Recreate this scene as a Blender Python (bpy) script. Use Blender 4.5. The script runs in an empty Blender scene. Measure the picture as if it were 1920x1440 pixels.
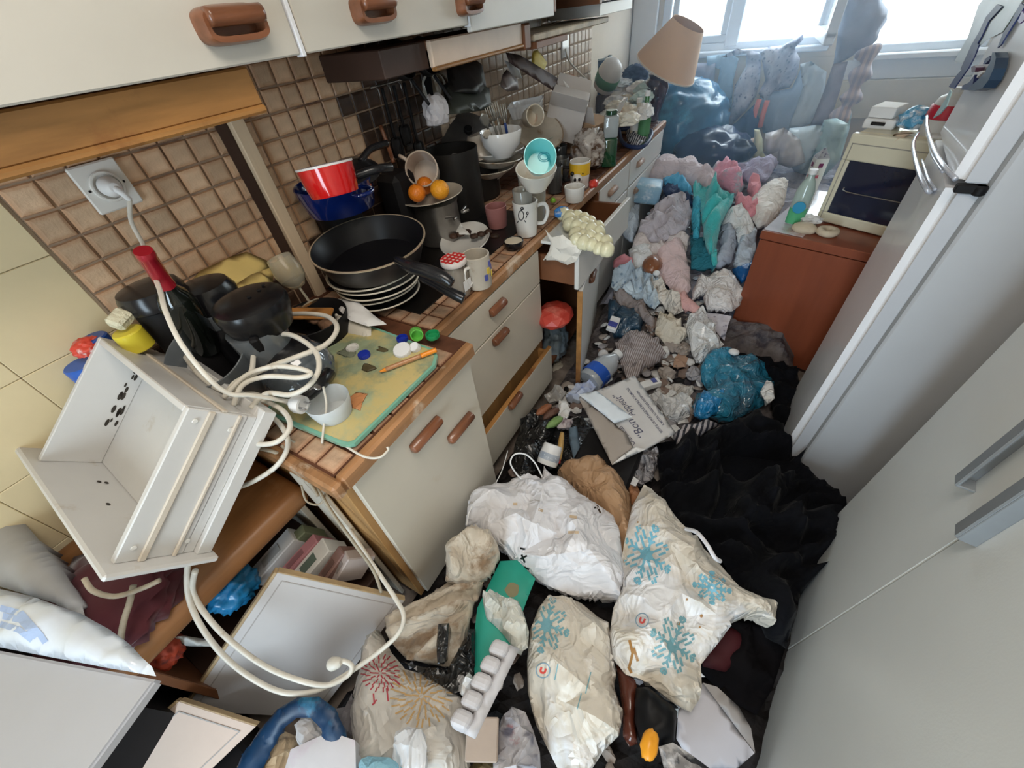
import bpy, bmesh, math, random
from mathutils import Vector, Matrix, Euler, noise
from mathutils.geometry import delaunay_2d_cdt
from mathutils.bvhtree import BVHTree
PI = math.pi
R_ = random.Random(7)
sc = bpy.context.scene
COL = sc.collection

# ---------------------------------------------------------------- camera
CAM = Vector((1.35, 0.0, 1.6)); FPX = 737.7
YAW, PITCH, ROLL = -0.6122932, 0.7619793, 0.1366878
cy, sy, cp, sp = math.cos(YAW), math.sin(YAW), math.cos(PITCH), math.sin(PITCH)
fwd = Vector((sy*cp, cy*cp, -sp)); rt = Vector((cy, -sy, 0)); dn = fwd.cross(rt)
rt2 = rt*math.cos(ROLL) + dn*math.sin(ROLL); dn2 = -rt*math.sin(ROLL) + dn*math.cos(ROLL)
cam = bpy.data.cameras.new('camera'); camo = bpy.data.objects.new('camera', cam); COL.objects.link(camo)
mw = Matrix.Identity(4)
for i in range(3):
    mw[i][0] = rt2[i]; mw[i][1] = -dn2[i]; mw[i][2] = -fwd[i]; mw[i][3] = CAM[i]
camo.matrix_world = mw
cam.sensor_width = 36.0; cam.lens = 36.0*FPX/1920.0; cam.clip_start = 0.02; cam.clip_end = 200
sc.camera = camo
sc.view_settings.view_transform = 'Standard'; sc.view_settings.look = 'None'
sc.view_settings.gamma = 1.0; sc.view_settings.use_curve_mapping = False
sc.view_settings.exposure = 0.6

# ---------------------------------------------------------------- light: overcast sky, ceiling lamp
w = bpy.data.worlds.new('sky'); sc.world = w; w.use_nodes = True
bg = w.node_tree.nodes['Background']; bg.inputs[0].default_value = (0.70, 0.87, 1.0, 1); bg.inputs[1].default_value = 8.0
def area(name, loc, rot, sx, sy_, power, col, portal=False):
    l = bpy.data.lights.new(name, 'AREA'); l.shape = 'RECTANGLE'; l.size = sx; l.size_y = sy_
    l.energy = power; l.color = col
    o = bpy.data.objects.new(name, l); COL.objects.link(o); o.location = loc; o.rotation_euler = rot
    if portal: l.cycles.is_portal = True
    return o
area('window_portal', (1.2, 4.52, 1.8), (-PI/2, 0, 0), 2.1, 1.4, 1, (1, 1, 1), True)
area('doorway_portal', (1.25, -1.9, 1.05), (PI/2, 0, 0), 0.7, 2.1, 1, (1, 1, 1), True)
area('ceiling_lamp_light', (1.30, 0.15, 2.42), (0, 0, 0), 0.7, 0.7, 11, (1.0, 0.92, 0.82))

# ---------------------------------------------------------------- pixel ray helper (1920x1440 frame -> a point on a real plane)
def ray(px, py):
    return rt2*((px-960)/FPX) + dn2*((py-720)/FPX) + fwd
def P(px, py, x=None, y=None, z=None):
    d = ray(px, py)
    if x is not None: s = (x-CAM.x)/d.x
    elif y is not None: s = (y-CAM.y)/d.y
    else: s = (z-CAM.z)/d.z
    return CAM + d*s
def PX(v):
    q = Vector(v)-CAM; zf = q.dot(fwd)
    return (960+FPX*q.dot(rt2)/zf, 720+FPX*q.dot(dn2)/zf)

# ---------------------------------------------------------------- materials
MATS = {}
def mat(name, col, rough=0.5, metal=0.0, var=0.08, scale=6.0, bump=0.0, bscale=60.0, col2=None, mix=0.5, trans=0.0,
        alpha=1.0, coat=0.0, stain=None, sscale=5.0, samt=0.35, kind=None, sheen=0.0, ior=1.45, rnd=0.0, emit=0.0, wr=0.0, wrs=9.0, spec=0.5):
    if name in MATS: return MATS[name]
    m = bpy.data.materials.new(name); m.use_nodes = True; nt = m.node_tree; N = nt.nodes; L = nt.links
    b = N['Principled BSDF']
    tc = N.new('ShaderNodeTexCoord'); mp = N.new('ShaderNodeMapping'); L.new(tc.outputs['Object'], mp.inputs[0])
    nz = N.new('ShaderNodeTexNoise'); nz.inputs['Scale'].default_value = scale; nz.inputs['Detail'].default_value = 6
    nz.inputs['Roughness'].default_value = 0.6
    src = mp
    if kind == 'woodx': mp.inputs['Scale'].default_value = (0.12, 1, 1)
    if kind == 'woody': mp.inputs['Scale'].default_value = (1, 0.12, 1)
    if kind == 'woodz': mp.inputs['Scale'].default_value = (1, 1, 0.12)
    L.new(mp.outputs[0], nz.inputs[0])
    c1 = col; c2 = col2 if col2 else tuple(max(0, c*(1-var*2.2)) for c in col)
    ramp = N.new('ShaderNodeValToRGB'); ramp.color_ramp.elements[0].position = 0.5-0.22; ramp.color_ramp.elements[1].position = 0.5+0.2
    ramp.color_ramp.elements[0].color = (*c2, 1); ramp.color_ramp.elements[1].color = (*c1, 1)
    L.new(nz.outputs['Fac'], ramp.inputs[0]); out = ramp.outputs[0]
    def mixc(fac, a, bcol):
        mx = N.new('ShaderNodeMix'); mx.data_type = 'RGBA'
        L.new(fac, mx.inputs['Factor']); L.new(a, mx.inputs['A'])
        if isinstance(bcol, tuple): mx.inputs['B'].default_value = (*bcol, 1)
        else: L.new(bcol, mx.inputs['B'])
        return mx.outputs['Result']
    if kind == 'tile':
        sx = N.new('ShaderNodeSeparateXYZ'); L.new(tc.outputs['Object'], sx.inputs[0])
        a1 = N.new('ShaderNodeMath'); a1.operation = 'ABSOLUTE'; L.new(sx.outputs[0], a1.inputs[0])
        a2 = N.new('ShaderNodeMath'); a2.operation = 'ABSOLUTE'; L.new(sx.outputs[1], a2.inputs[0])
        mx_ = N.new('ShaderNodeMath'); mx_.operation = 'MAXIMUM'; L.new(a1.outputs[0], mx_.inputs[0]); L.new(a2.outputs[0], mx_.inputs[1])
        mr = N.new('ShaderNodeMapRange'); mr.inputs['From Min'].default_value = 0.016; mr.inputs['From Max'].default_value = 0.033
        mr.inputs['To Max'].default_value = 0.75
        L.new(mx_.outputs[0], mr.inputs[0]); out = mixc(mr.outputs[0], out, tuple(c*k for c, k in zip(col, (0.62, 0.42, 0.3))))
    if stain:
        n2 = N.new('ShaderNodeTexNoise'); n2.inputs['Scale'].default_value = sscale; n2.inputs['Detail'].default_value = 7
        n2.inputs['Roughness'].default_value = 0.65
        off = N.new('ShaderNodeMapping'); off.inputs['Location'].default_value = (3.1, 7.7, 1.3)
        L.new(tc.outputs['Object'], off.inputs[0]); L.new(off.outputs[0], n2.inputs[0])
        r2 = N.new('ShaderNodeValToRGB'); p0 = 0.5+0.3*(0.5-samt)
        r2.color_ramp.elements[0].position = p0; r2.color_ramp.elements[1].position = min(1, p0+0.12)
        L.new(n2.outputs['Fac'], r2.inputs[0]); out = mixc(r2.outputs[0], out, tuple(stain))
    if kind == 'stripe':
        wv = N.new('ShaderNodeTexWave'); wv.inputs['Scale'].default_value = sscale; wv.inputs['Distortion'].default_value = 1.5
        L.new(tc.outputs['Object'], wv.inputs[0]); r3 = N.new('ShaderNodeValToRGB')
        r3.color_ramp.elements[0].position = 0.45; r3.color_ramp.elements[1].position = 0.6
        L.new(wv.outputs['Fac'], r3.inputs[0]); out = mixc(r3.outputs[0], out, tuple(col2))
    if kind == 'check':
        ck = N.new('ShaderNodeTexChecker'); ck.inputs['Scale'].default_value = sscale
        L.new(tc.outputs['Object'], ck.inputs[0]); out = mixc(ck.outputs['Fac'], out, tuple(col2))
    if kind == 'print':
        vz = N.new('ShaderNodeTexVoronoi'); vz.inputs['Scale'].default_value = sscale; L.new(tc.outputs['Object'], vz.inputs[0])
        r3 = N.new('ShaderNodeValToRGB'); r3.color_ramp.elements[0].position = 0.18; r3.color_ramp.elements[1].position = 0.3
        L.new(vz.outputs['Distance'], r3.inputs[0])
        inv = N.new('ShaderNodeMath'); inv.operation = 'SUBTRACT'; inv.inputs[0].default_value = 1.0; L.new(r3.outputs[0], inv.inputs[1])
        out = mixc(inv.outputs[0], out, tuple(col2))
    if rnd:
        oi = N.new('ShaderNodeObjectInfo'); hs = N.new('ShaderNodeHueSaturation')
        mr = N.new('ShaderNodeMapRange'); mr.inputs['To Min'].default_value = 1-rnd; mr.inputs['To Max'].default_value = 1+rnd
        L.new(oi.outputs['Random'], mr.inputs[0]); L.new(mr.outputs[0], hs.inputs['Value']); L.new(out, hs.inputs['Color']); out = hs.outputs[0]
    L.new(out, b.inputs['Base Color'])
    b.inputs['Roughness'].default_value = rough; b.inputs['Metallic'].default_value = metal
    b.inputs['Transmission Weight'].default_value = trans; b.inputs['Alpha'].default_value = alpha
    b.inputs['Coat Weight'].default_value = coat; b.inputs['IOR'].default_value = ior
    b.inputs['Sheen Weight'].default_value = sheen; b.inputs['Specular IOR Level'].default_value = spec
    if emit:
        b.inputs['Emission Strength'].default_value = emit; b.inputs['Emission Color'].default_value = (*col, 1)
    if bump:
        n3 = N.new('ShaderNodeTexNoise'); n3.inputs['Scale'].default_value = bscale; n3.inputs['Detail'].default_value = 4
        L.new(tc.outputs['Object'], n3.inputs[0]); bp = N.new('ShaderNodeBump'); bp.inputs['Strength'].default_value = bump
        bp.inputs['Distance'].default_value = 0.02
        L.new(n3.outputs['Fac'], bp.inputs['Height']); L.new(bp.outputs[0], b.inputs['Normal'])
    if wr:
        n4 = N.new('ShaderNodeTexNoise'); n4.inputs['Scale'].default_value = wrs; n4.inputs['Detail'].default_value = 2.5; n4.inputs['Distortion'].default_value = 1.3
        L.new(tc.outputs['Object'], n4.inputs[0])
        s1 = N.new('ShaderNodeMath'); s1.operation = 'SUBTRACT'; L.new(n4.outputs['Fac'], s1.inputs[0]); s1.inputs[1].default_value = 0.5
        s2 = N.new('ShaderNodeMath'); s2.operation = 'ABSOLUTE'; L.new(s1.outputs[0], s2.inputs[0])
        s3 = N.new('ShaderNodeMapRange'); s3.inputs['From Max'].default_value = 0.13; L.new(s2.outputs[0], s3.inputs[0])
        b4 = N.new('ShaderNodeBump'); b4.inputs['Strength'].default_value = wr; b4.inputs['Distance'].default_value = 0.012; b4.invert = True
        L.new(s3.outputs[0], b4.inputs['Height'])
        if b.inputs['Normal'].is_linked: L.new(b.inputs['Normal'].links[0].from_socket, b4.inputs['Normal'])
        L.new(b4.outputs[0], b.inputs['Normal'])
    MATS[name] = m
    return m
W = mat
m_lam = W('beige_laminate', (0.64, 0.585, 0.49), 0.42, var=0.03, scale=3, stain=(0.55, 0.46, 0.34), sscale=2.5, samt=0.05)
m_lamw = W('pale_laminate', (0.70, 0.69, 0.66), 0.42, var=0.03, scale=3)
m_oak = W('oak', (0.50, 0.24, 0.075), 0.4, var=0.25, scale=16, kind='woody', stain=(0.20, 0.075, 0.025), sscale=3.5, samt=0.35)
m_oakz = W('oak_upright', (0.50, 0.27, 0.10), 0.45, var=0.2, scale=18, kind='woodz', stain=(0.2, 0.09, 0.03), sscale=4, samt=0.2)
m_edge = W('worn_oak_edge', (0.50, 0.25, 0.11), 0.45, var=0.3, scale=22, kind='woody', stain=(0.62, 0.50, 0.38), sscale=8, samt=0.22)
m_hand = W('red_brown_wood', (0.27, 0.10, 0.045), 0.3, var=0.25, scale=30, kind='woody', coat=0.4)
m_dark = W('dark_interior', (0.06, 0.03, 0.02), 0.6)
m_brown = W('brown_board', (0.22, 0.085, 0.035), 0.5, var=0.15)
m_tile = W('wall_tile', (0.74, 0.52, 0.34), 0.32, var=0.1, scale=22, kind='tile', rnd=0.16, bump=0.15, bscale=90, stain=(0.36, 0.18, 0.08), sscale=24, samt=0.1)
m_ctile = W('counter_tile', (0.60, 0.40, 0.27), 0.4, var=0.2, scale=26, kind='tile', rnd=0.2, bump=0.2, stain=(0.22, 0.08, 0.03), sscale=18, samt=0.3)
m_grout = W('grout', (0.40, 0.28, 0.19), 0.8, var=0.2, scale=9, stain=(0.10, 0.045, 0.03), sscale=3, samt=0.4)
m_cgrout = W('greasy_grout', (0.16, 0.06, 0.03), 0.55, var=0.3, scale=12)
m_cream = W('cream_wall', (0.74, 0.60, 0.36), 0.5, var=0.06, scale=2.5, stain=(0.55, 0.40, 0.2), sscale=2, samt=0.2)
m_plaster = W('plaster', (0.72, 0.62, 0.50), 0.7, var=0.06, scale=3, bump=0.05)
m_white = W('white_paint', (0.80, 0.80, 0.80), 0.4, var=0.03, scale=4)
m_upvc = W('window_plastic', (0.72, 0.77, 0.84), 0.35, var=0.03)
m_glass = W('glass', (0.8, 0.92, 1.0), 0.05, alpha=0.12, var=0.0)
m_floor = W('dirty_floor', (0.38, 0.31, 0.26), 0.6, var=0.3, scale=10, stain=(0.10, 0.06, 0.045), sscale=5, samt=0.5)
m_black = W('black_plastic', (0.012, 0.012, 0.014), 0.22, var=0.1)
m_blackm = W('matt_black', (0.012, 0.011, 0.012), 0.6, var=0.2, spec=.25)
m_chrome = W('chrome', (0.7, 0.7, 0.72), 0.22, metal=1.0)
m_steel = W('steel', (0.42, 0.40, 0.38), 0.32, metal=0.9, var=0.2, scale=9)
m_wire = W('white_cable', (0.72, 0.68, 0.60), 0.4, var=0.08, scale=20, stain=(0.42, 0.34, 0.24), sscale=18, samt=0.15)
m_ceram = W('white_ceramic', (0.78, 0.76, 0.72), 0.18, var=0.03, coat=0.5, stain=(0.5, 0.4, 0.28), sscale=9, samt=0.08)
m_dirtyc = W('dirty_ceramic', (0.60, 0.54, 0.45), 0.3, var=0.15, coat=0.3, stain=(0.28, 0.18, 0.10), sscale=10, samt=0.3)
m_paper = W('white_paper', (0.80, 0.79, 0.78), 0.6, var=0.05, bump=0.1, bscale=30)

# ---------------------------------------------------------------- builders
INV = {}
def thing(name, label, cat, loc=(0, 0, 0), rot=None, group=None, kind=None):
    o = bpy.data.objects.new(name, None); COL.objects.link(o)
    m = Matrix.Translation(Vector(loc))
    if rot is not None:
        m = m @ (rot.to_4x4() if isinstance(rot, Matrix) else Euler(rot).to_matrix().to_4x4())
    o.matrix_world = m; o.empty_display_size = 0.05
    if label: o['label'] = label
    if cat: o['category'] = cat
    if group: o['group'] = group
    if kind: o['kind'] = kind
    INV[o.name] = m.inverted()
    return o
def tag(o, label=None, cat=None, group=None, kind=None):
    if label: o['label'] = label
    if cat: o['category'] = cat
    if group: o['group'] = group
    if kind: o['kind'] = kind
    return o
def link(name, me, m, parent=None, world=False, M=None, label=None):
    if M is not None: me.transform(M)
    if parent is not None and world and parent.name in INV: me.transform(INV[parent.name])
    if m is not None and not me.materials: me.materials.append(m)
    o = bpy.data.objects.new(name, me); COL.objects.link(o)
    if parent is not None:
        o.parent = parent
        INV[o.name] = INV.get(parent.name, Matrix.Identity(4)) if world else INV.get(parent.name, Matrix.Identity(4))
    if label: o['label'] = label
    return o
def raw(name, vs, fs, m, parent=None, smooth=False, world=True, M=None, label=None):
    me = bpy.data.meshes.new(name); me.from_pydata([tuple(v) for v in vs], [], fs)
    if smooth: me.shade_smooth()
    me.update()
    return link(name, me, m, parent, world, M, label)
def bm2(name, bm, m, parent=None, smooth=False, world=False, M=None, label=None):
    me = bpy.data.meshes.new(name); bm.to_mesh(me); bm.free()
    if smooth: me.shade_smooth()
    return link(name, me, m, parent, world, M, label)
def bm_box(bm, c, s, rot=None, bev=0.0, seg=1):
    r = bmesh.ops.create_cube(bm, size=1.0); vs = r['verts']
    bmesh.ops.scale(bm, vec=s, verts=vs)
    if bev > 0:
        es = list({e for v in vs for e in v.link_edges})
        g = bmesh.ops.bevel(bm, geom=es, offset=bev, segments=seg, affect='EDGES', profile=0.5)
        vs = list({v for f in g['faces'] for v in f.verts} | {v for v in vs if v.is_valid})
    M = Matrix.Translation(Vector(c))
    if rot is not None: M = M @ (rot.to_4x4() if isinstance(rot, Matrix) else Euler(rot).to_matrix().to_4x4())
    bmesh.ops.transform(bm, matrix=M, verts=vs)
    return vs
def box(name, c, s, m, parent=None, rot=None, bev=0.002, seg=1, world=True, label=None):
    bm = bmesh.new(); bm_box(bm, c, s, rot, bev, seg)
    return bm2(name, bm, m, parent, False, world, None, label)
def ab(name, lo, hi, m, parent=None, bev=0.002, world=True, label=None):
    c = [(a+b)/2 for a, b in zip(lo, hi)]; s = [abs(b-a) for a, b in zip(lo, hi)]
    return box(name, c, s, m, parent, None, min(bev, min(s)*0.3), 1, world, label)
def lathe_bm(bm, prof, seg=32, M=None, jit=0.0, seed=0):
    rings = []; vsall = []
    for i, (r, z) in enumerate(prof):
        if r < 1e-6:
            v = bm.verts.new((0, 0, z)); rings.append([v]); vsall.append(v)
        else:
            ring = []
            for k in range(seg):
                a = 2*PI*k/seg
                rr = r*(1+jit*noise.noise(Vector((math.cos(a)*2+seed, math.sin(a)*2, z*20))))
                v = bm.verts.new((rr*math.cos(a), rr*math.sin(a), z)); ring.append(v); vsall.append(v)
            rings.append(ring)
    for a, b in zip(rings, rings[1:]):
        if len(a) == 1 and len(b) == 1: continue
        if len(a) == 1:
            for k in range(seg): bm.faces.new((a[0], b[k], b[(k+1) % seg]))
        elif len(b) == 1:
            for k in range(seg): bm.faces.new((a[k], a[(k+1) % seg], b[0]))
        else:
            for k in range(seg): bm.faces.new((a[k], a[(k+1) % seg], b[(k+1) % seg], b[k]))
    if M is not None: bmesh.ops.transform(bm, matrix=M, verts=vsall)
def lathe(name, prof, m, parent=None, seg=32, M=None, smooth=True, label=None, world=False, jit=0.0, seed=0):
    bm = bmesh.new(); lathe_bm(bm, prof, seg, M, jit, seed); bmesh.ops.recalc_face_normals(bm, faces=bm.faces)
    me = bpy.data.meshes.new(name); bm.to_mesh(me); bm.free()
    if smooth:
        me.shade_smooth()
        try: me.set_sharp_from_angle(angle=0.7)
        except Exception: pass
    return link(name, me, m, parent, world, None, label)
def smooth_path(pts, n=6, closed=False):
    pts = [Vector(p) for p in pts]; out = []
    N = len(pts)
    for i in range(N-1 if not closed else N):
        p0 = pts[i-1] if (i > 0 or closed) else pts[0]; p1 = pts[i]; p2 = pts[(i+1) % N]
        p3 = pts[(i+2) % N] if (i+2 < N or closed) else pts[-1]
        for k in range(n):
            t = k/n
            out.append(0.5*((2*p1)+(-p0+p2)*t+(2*p0-5*p1+4*p2-p3)*t*t+(-p0+3*p1-3*p2+p3)*t*t*t))
    if not closed: out.append(pts[-1])
    return out
def tube_bm(bm, pts, r, seg=8, cap=True):
    n = len(pts); rings = []; up = None
    for i, p in enumerate(pts):
        t = (pts[min(i+1, n-1)]-pts[max(i-1, 0)])
        if t.length < 1e-9: t = Vector((0, 0, 1))
        t.normalize()
        if up is None:
            up = t.orthogonal().normalized()
        else:
            up = up - t*up.dot(t)
            if up.length < 1e-6: up = t.orthogonal()
            up.normalize()
        s = t.cross(up); rr = r(i/(n-1)) if callable(r) else r
        rings.append([bm.verts.new(p+(up*math.cos(2*PI*k/seg)+s*math.sin(2*PI*k/seg))*rr) for k in range(seg)])
    for a, b in zip(rings, rings[1:]):
        for k in range(seg): bm.faces.new((a[k], a[(k+1) % seg], b[(k+1) % seg], b[k]))
    if cap:
        bm.faces.new(rings[0][::-1]); bm.faces.new(rings[-1])
def tube(name, pts, r, m, parent=None, n=6, seg=8, world=True, label=None, closed=False):
    bm = bmesh.new(); tube_bm(bm, smooth_path(pts, n, closed) if n > 1 else [Vector(p) for p in pts], r, seg)
    bmesh.ops.recalc_face_normals(bm, faces=bm.faces)
    return bm2(name, bm, m, parent, True, world, None, label)
def fbm(p, o=4):
    v = 0; a = 1; t = 0
    for k in range(o):
        v += a*noise.noise(p*(2**k)); t += a; a *= 0.5
    return v/t
def ridge(p, o=3):
    v = 0; a = 1; t = 0
    for k in range(o):
        v += a*(1-abs(noise.noise(p*(1.9**k)+Vector((k*5.3, 1.7, 0))))*2); t += a; a *= 0.5
    return v/t
def blob(name, c, s, m, parent=None, seed=0, amp=0.25, freq=3.0, sub=4, rot=0.0, flat=False, label=None, squash=0.55, tilt=(0, 0)):
    """crumpled bundle of paper, plastic or cloth"""
    bm = bmesh.new(); bmesh.ops.create_icosphere(bm, subdivisions=sub, radius=1.0)
    off = Vector((seed*3.17, seed*1.91, seed*0.73))
    for v in bm.verts:
        d = v.co.normalized(); q = d*freq+off
        warp = Vector((fbm(q+Vector((9, 0, 0)), 2), fbm(q+Vector((0, 9, 0)), 2), fbm(q+Vector((0, 0, 9)), 2)))
        h = 1+amp*(ridge(q*0.7+warp*1.4, 3)-0.45)*1.6+amp*0.7*fbm(d*1.3+off, 2)
        co = d*h
        if co.z < -squash: co.z = -squash-(abs(co.z)-squash)*0.15
        v.co = Vector((co.x*s[0], co.y*s[1], co.z*s[2]))
    M = Matrix.Translation(Vector(c)) @ Euler((tilt[0], tilt[1], rot)).to_matrix().to_4x4()
    bmesh.ops.transform(bm, matrix=M, verts=bm.verts)
    return bm2(name, bm, m, parent, not flat, True, None, label)
PERM = {'z': (0, 1, 2), 'y': (0, 2, 1), 'x': (1, 2, 0)}
SURF = {}
def puff(name, pts, m, parent=None, ax='z', bulge=0.05, thick=0.01, amp=0.01, freq=9.0, h=0.02, seed=0, fold=None, sharp=False,
         label=None, flat=False, prof=0.75, closed_round=None, sgn=1):
    """pts: world points of the outline. A solid cushion/sheet bulging along +-axis with creases."""
    a, b, c = PERM[ax]; P3 = [Vector(p) for p in pts]
    # resample boundary
    B = []
    for i, p in enumerate(P3):
        q = P3[(i+1) % len(P3)]; n = max(1, int((q-p).length/h))
        for k in range(n): B.append(p.lerp(q, k/n))
    b2 = [Vector((p[a], p[b])) for p in B]
    xs = [p.x for p in b2]; ys = [p.y for p in b2]
    cpt = []; ctri = []; cedge = []; chh = []
    inner = []
    rr = random.Random(seed)
    def inside(x, y):
        r = False; n = len(b2); j = n-1
        for i in range(n):
            if (b2[i].y > y) != (b2[j].y > y) and x < (b2[j].x-b2[i].x)*(y-b2[i].y)/(b2[j].y-b2[i].y)+b2[i].x: r = not r
            j = i
        return r
    yy = min(ys); row = 0
    dist = {}
    while yy < max(ys):
        xx = min(xs)+(h/2 if row % 2 else 0)
        while xx < max(xs):
            X = xx+rr.uniform(-.15, .15)*h; Y = yy+rr.uniform(-.15, .15)*h
            if inside(X, Y):
                d = min((p.x-X)**2+(p.y-Y)**2 for p in b2)**0.5
                if d > h*0.45: inner.append(Vector((X, Y))); dist[len(inner)-1] = d
            xx += h
        yy += h*0.87; row += 1
    nb = len(b2); V2 = b2+inner
    cons = [(i, (i+1) % nb) for i in range(nb)]
    if flat and amp > 0.004 and len(inner) > 30:      # crumpled sheet: flat fields meeting in sharp creases
        cs = max(h*2.2, 0.42/freq); r5 = random.Random(seed+77)
        x0, x1, y0, y1 = min(xs)-.05, max(xs)+.05, min(ys)-.05, max(ys)+.05
        cpt = [Vector((x0, y0)), Vector((x1, y0)), Vector((x1, y1)), Vector((x0, y1))]
        n_ = int((x1-x0)*(y1-y0)/(cs*cs*.8)); tries = 0
        while len(cpt) < n_ and tries < n_*20:
            tries += 1; p = Vector((r5.uniform(x0, x1), r5.uniform(y0, y1)))
            if all((p-q_).length > cs*.62 for q_ in cpt): cpt.append(p)
        chh = [r5.choice([-1, 1])*r5.uniform(.35, 1.0) for _ in cpt]
        cr_ = delaunay_2d_cdt(cpt, [], [], 0, 1e-6); ctri = [tuple(cr_[3][i][0] for i in f) for f in cr_[2]]
        k0 = len(V2)
        for (a_, b_) in cr_[1]:
            pa, pb = cr_[0][a_], cr_[0][b_]; n2 = max(1, int((pb-pa).length/h)); prev = None
            for k in range(n2+1):
                p = pa.lerp(pb, k/n2)
                if inside(p.x, p.y):
                    dd = min((c_.x-p.x)**2+(c_.y-p.y)**2 for c_ in b2)**.5
                    if dd > h*.35:
                        V2.append(p); inner.append(p); dist[len(inner)-1] = dd
                        if prev is not None: cons.append((prev, len(V2)-1))
                        prev = len(V2)-1; continue
                prev = None
    def plin(x, y):
        for (i0, i1, i2) in ctri:
            A, B_, C_ = cpt[i0], cpt[i1], cpt[i2]; den = (B_.y-C_.y)*(A.x-C_.x)+(C_.x-B_.x)*(A.y-C_.y)
            if abs(den) < 1e-12: continue
            l0 = ((B_.y-C_.y)*(x-C_.x)+(C_.x-B_.x)*(y-C_.y))/den; l1 = ((C_.y-A.y)*(x-C_.x)+(A.x-C_.x)*(y-C_.y))/den; l2 = 1-l0-l1
            if l0 > -1e-4 and l1 > -1e-4 and l2 > -1e-4: return l0*chh[i0]+l1*chh[i1]+l2*chh[i2]
        return 0.0
    res = delaunay_2d_cdt(V2, cons, [], 1, 1e-6)
    vv, ff, orig = res[0], res[2], res[3]
    dmax = max(list(dist.values())+[h])
    off = Vector((seed*2.3, seed*1.1, 0))
    top = []; bot = []; isb = []
    for k, v in enumerate(vv):
        o = [q for q in orig[k]]; src = o[0] if o else None
        if src is not None and src < nb:
            z = B[src][c]; d = 0; bd = True
        else:
            ws = 0; z = 0
            for i in range(0, nb, 2 if nb > 60 else 1):
                w_ = 1/((b2[i].x-v.x)**2+(b2[i].y-v.y)**2+1e-6); ws += w_; z += w_*B[i][c]
            z /= ws; d = dist.get(src-nb, h) if src is not None else h; bd = False
        t = min(1, d/(dmax*0.75)); pr = (1-(1-t)**2)**prof if d > 0 else 0
        q = Vector((v.x*freq, v.y*freq, 0))+off
        if fold:
            th, sq = fold; u = v.x*math.cos(th)+v.y*math.sin(th); w2 = -v.x*math.sin(th)+v.y*math.cos(th)
            q = Vector((u*freq*sq, w2*freq, 0))+off
        wv = Vector((noise.noise(q*0.8+Vector((4, 4, 1))), noise.noise(q*0.8+Vector((8, 1, 5))), 0))*0.9
        if flat:      # paper and film: smooth fields broken by narrow creases
            a1 = abs(noise.noise(q*0.75+wv)); a2 = abs(noise.noise(q*1.5+wv*1.5+Vector((7, 3, 2)))); a3 = abs(noise.noise(q*2.9+wv+Vector((1, 9, 4))))
            e = amp*(0.8*noise.noise(q*0.5)+0.22*max(0, 1-a2*5)**1.3+0.15*max(0, 1-a3*5)**1.2)+(amp*0.85*plin(v.x, v.y) if ctri else amp*(.8*max(0, 1-a1*4.5)-.3))
        else:
            w3 = q+wv*0.8; a1 = noise.noise(w3*0.8); a2 = noise.noise(w3*1.9+Vector((3, 8, 1)))
            e = amp*1.35*(1.5*(1-abs(a1)*3.2)+0.9*(1-abs(a2)*3.0)-1.3)
        if bd: e *= 0.5
        zt = z+sgn*(bulge*pr+(e if not bd else e*0.6))
        p = [0, 0, 0]; p[a] = v.x; p[b] = v.y; p[c] = zt; top.append(p)
        p2 = list(p); p2[c] = z-sgn*thick*(1 if not bd else 0)+(sgn*(e*0.6) if bd else 0); bot.append(p2); isb.append(bd)
    vs = list(top); idx = []
    for k in range(len(vv)):
        if isb[k]: idx.append(k)
        else: idx.append(len(vs)); vs.append(bot[k])
    fs = []
    fl = (ax != 'y') == (sgn > 0)
    for f in ff:
        f = list(f)
        fs.append(f if fl else f[::-1]); g = [idx[i] for i in f]
        if set(g) != set(f): fs.append(g[::-1] if fl else g)
    SURF[name+str(seed)] = None
    o = raw(name, vs, fs, m, parent, True, True, None, label)
    if flat == 1:
        try: o.data.set_sharp_from_angle(angle=0.42)
        except Exception: pass
    o_b = BVHTree.FromPolygons([Vector(v) for v in vs], fs)
    return o, o_b
def px_outline(pp, z=None, x=None, y=None):
    out = []
    for p in pp:
        if len(p) == 3: out.append(P(p[0], p[1], z=p[2]) if (x is None and y is None) else P(p[0], p[1], x=(p[2] if x is not None else None), y=(p[2] if y is not None else None)))
        else: out.append(P(p[0], p[1], x=x, y=y, z=z))
    return out
def decal(name, v2, fs, bvh, m, parent, lift=0.0012, label=None):
    """printed marks: 2-D mesh carried onto the real surface that bears it"""
    vs = []; ok = []
    for (a, b) in v2:
        d = ray(a, b).normalized(); hit, n, i, _ = bvh.ray_cast(CAM, d)
        if hit is None: vs.append(Vector((0, 0, 0))); ok.append(False)
        else:
            vs.append(hit-d*lift); ok.append(True)
    f2 = [f for f in fs if all(ok[i] for i in f) and max((vs[f[0]]-vs[i]).length for i in f) < 0.05]
    used = sorted({i for f in f2 for i in f}); mp = {i: k for k, i in enumerate(used)}
    if not used: return None
    return raw(name, [vs[i] for i in used], [[mp[i] for i in f] for f in f2], m, parent, False, True, None, label)
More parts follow.
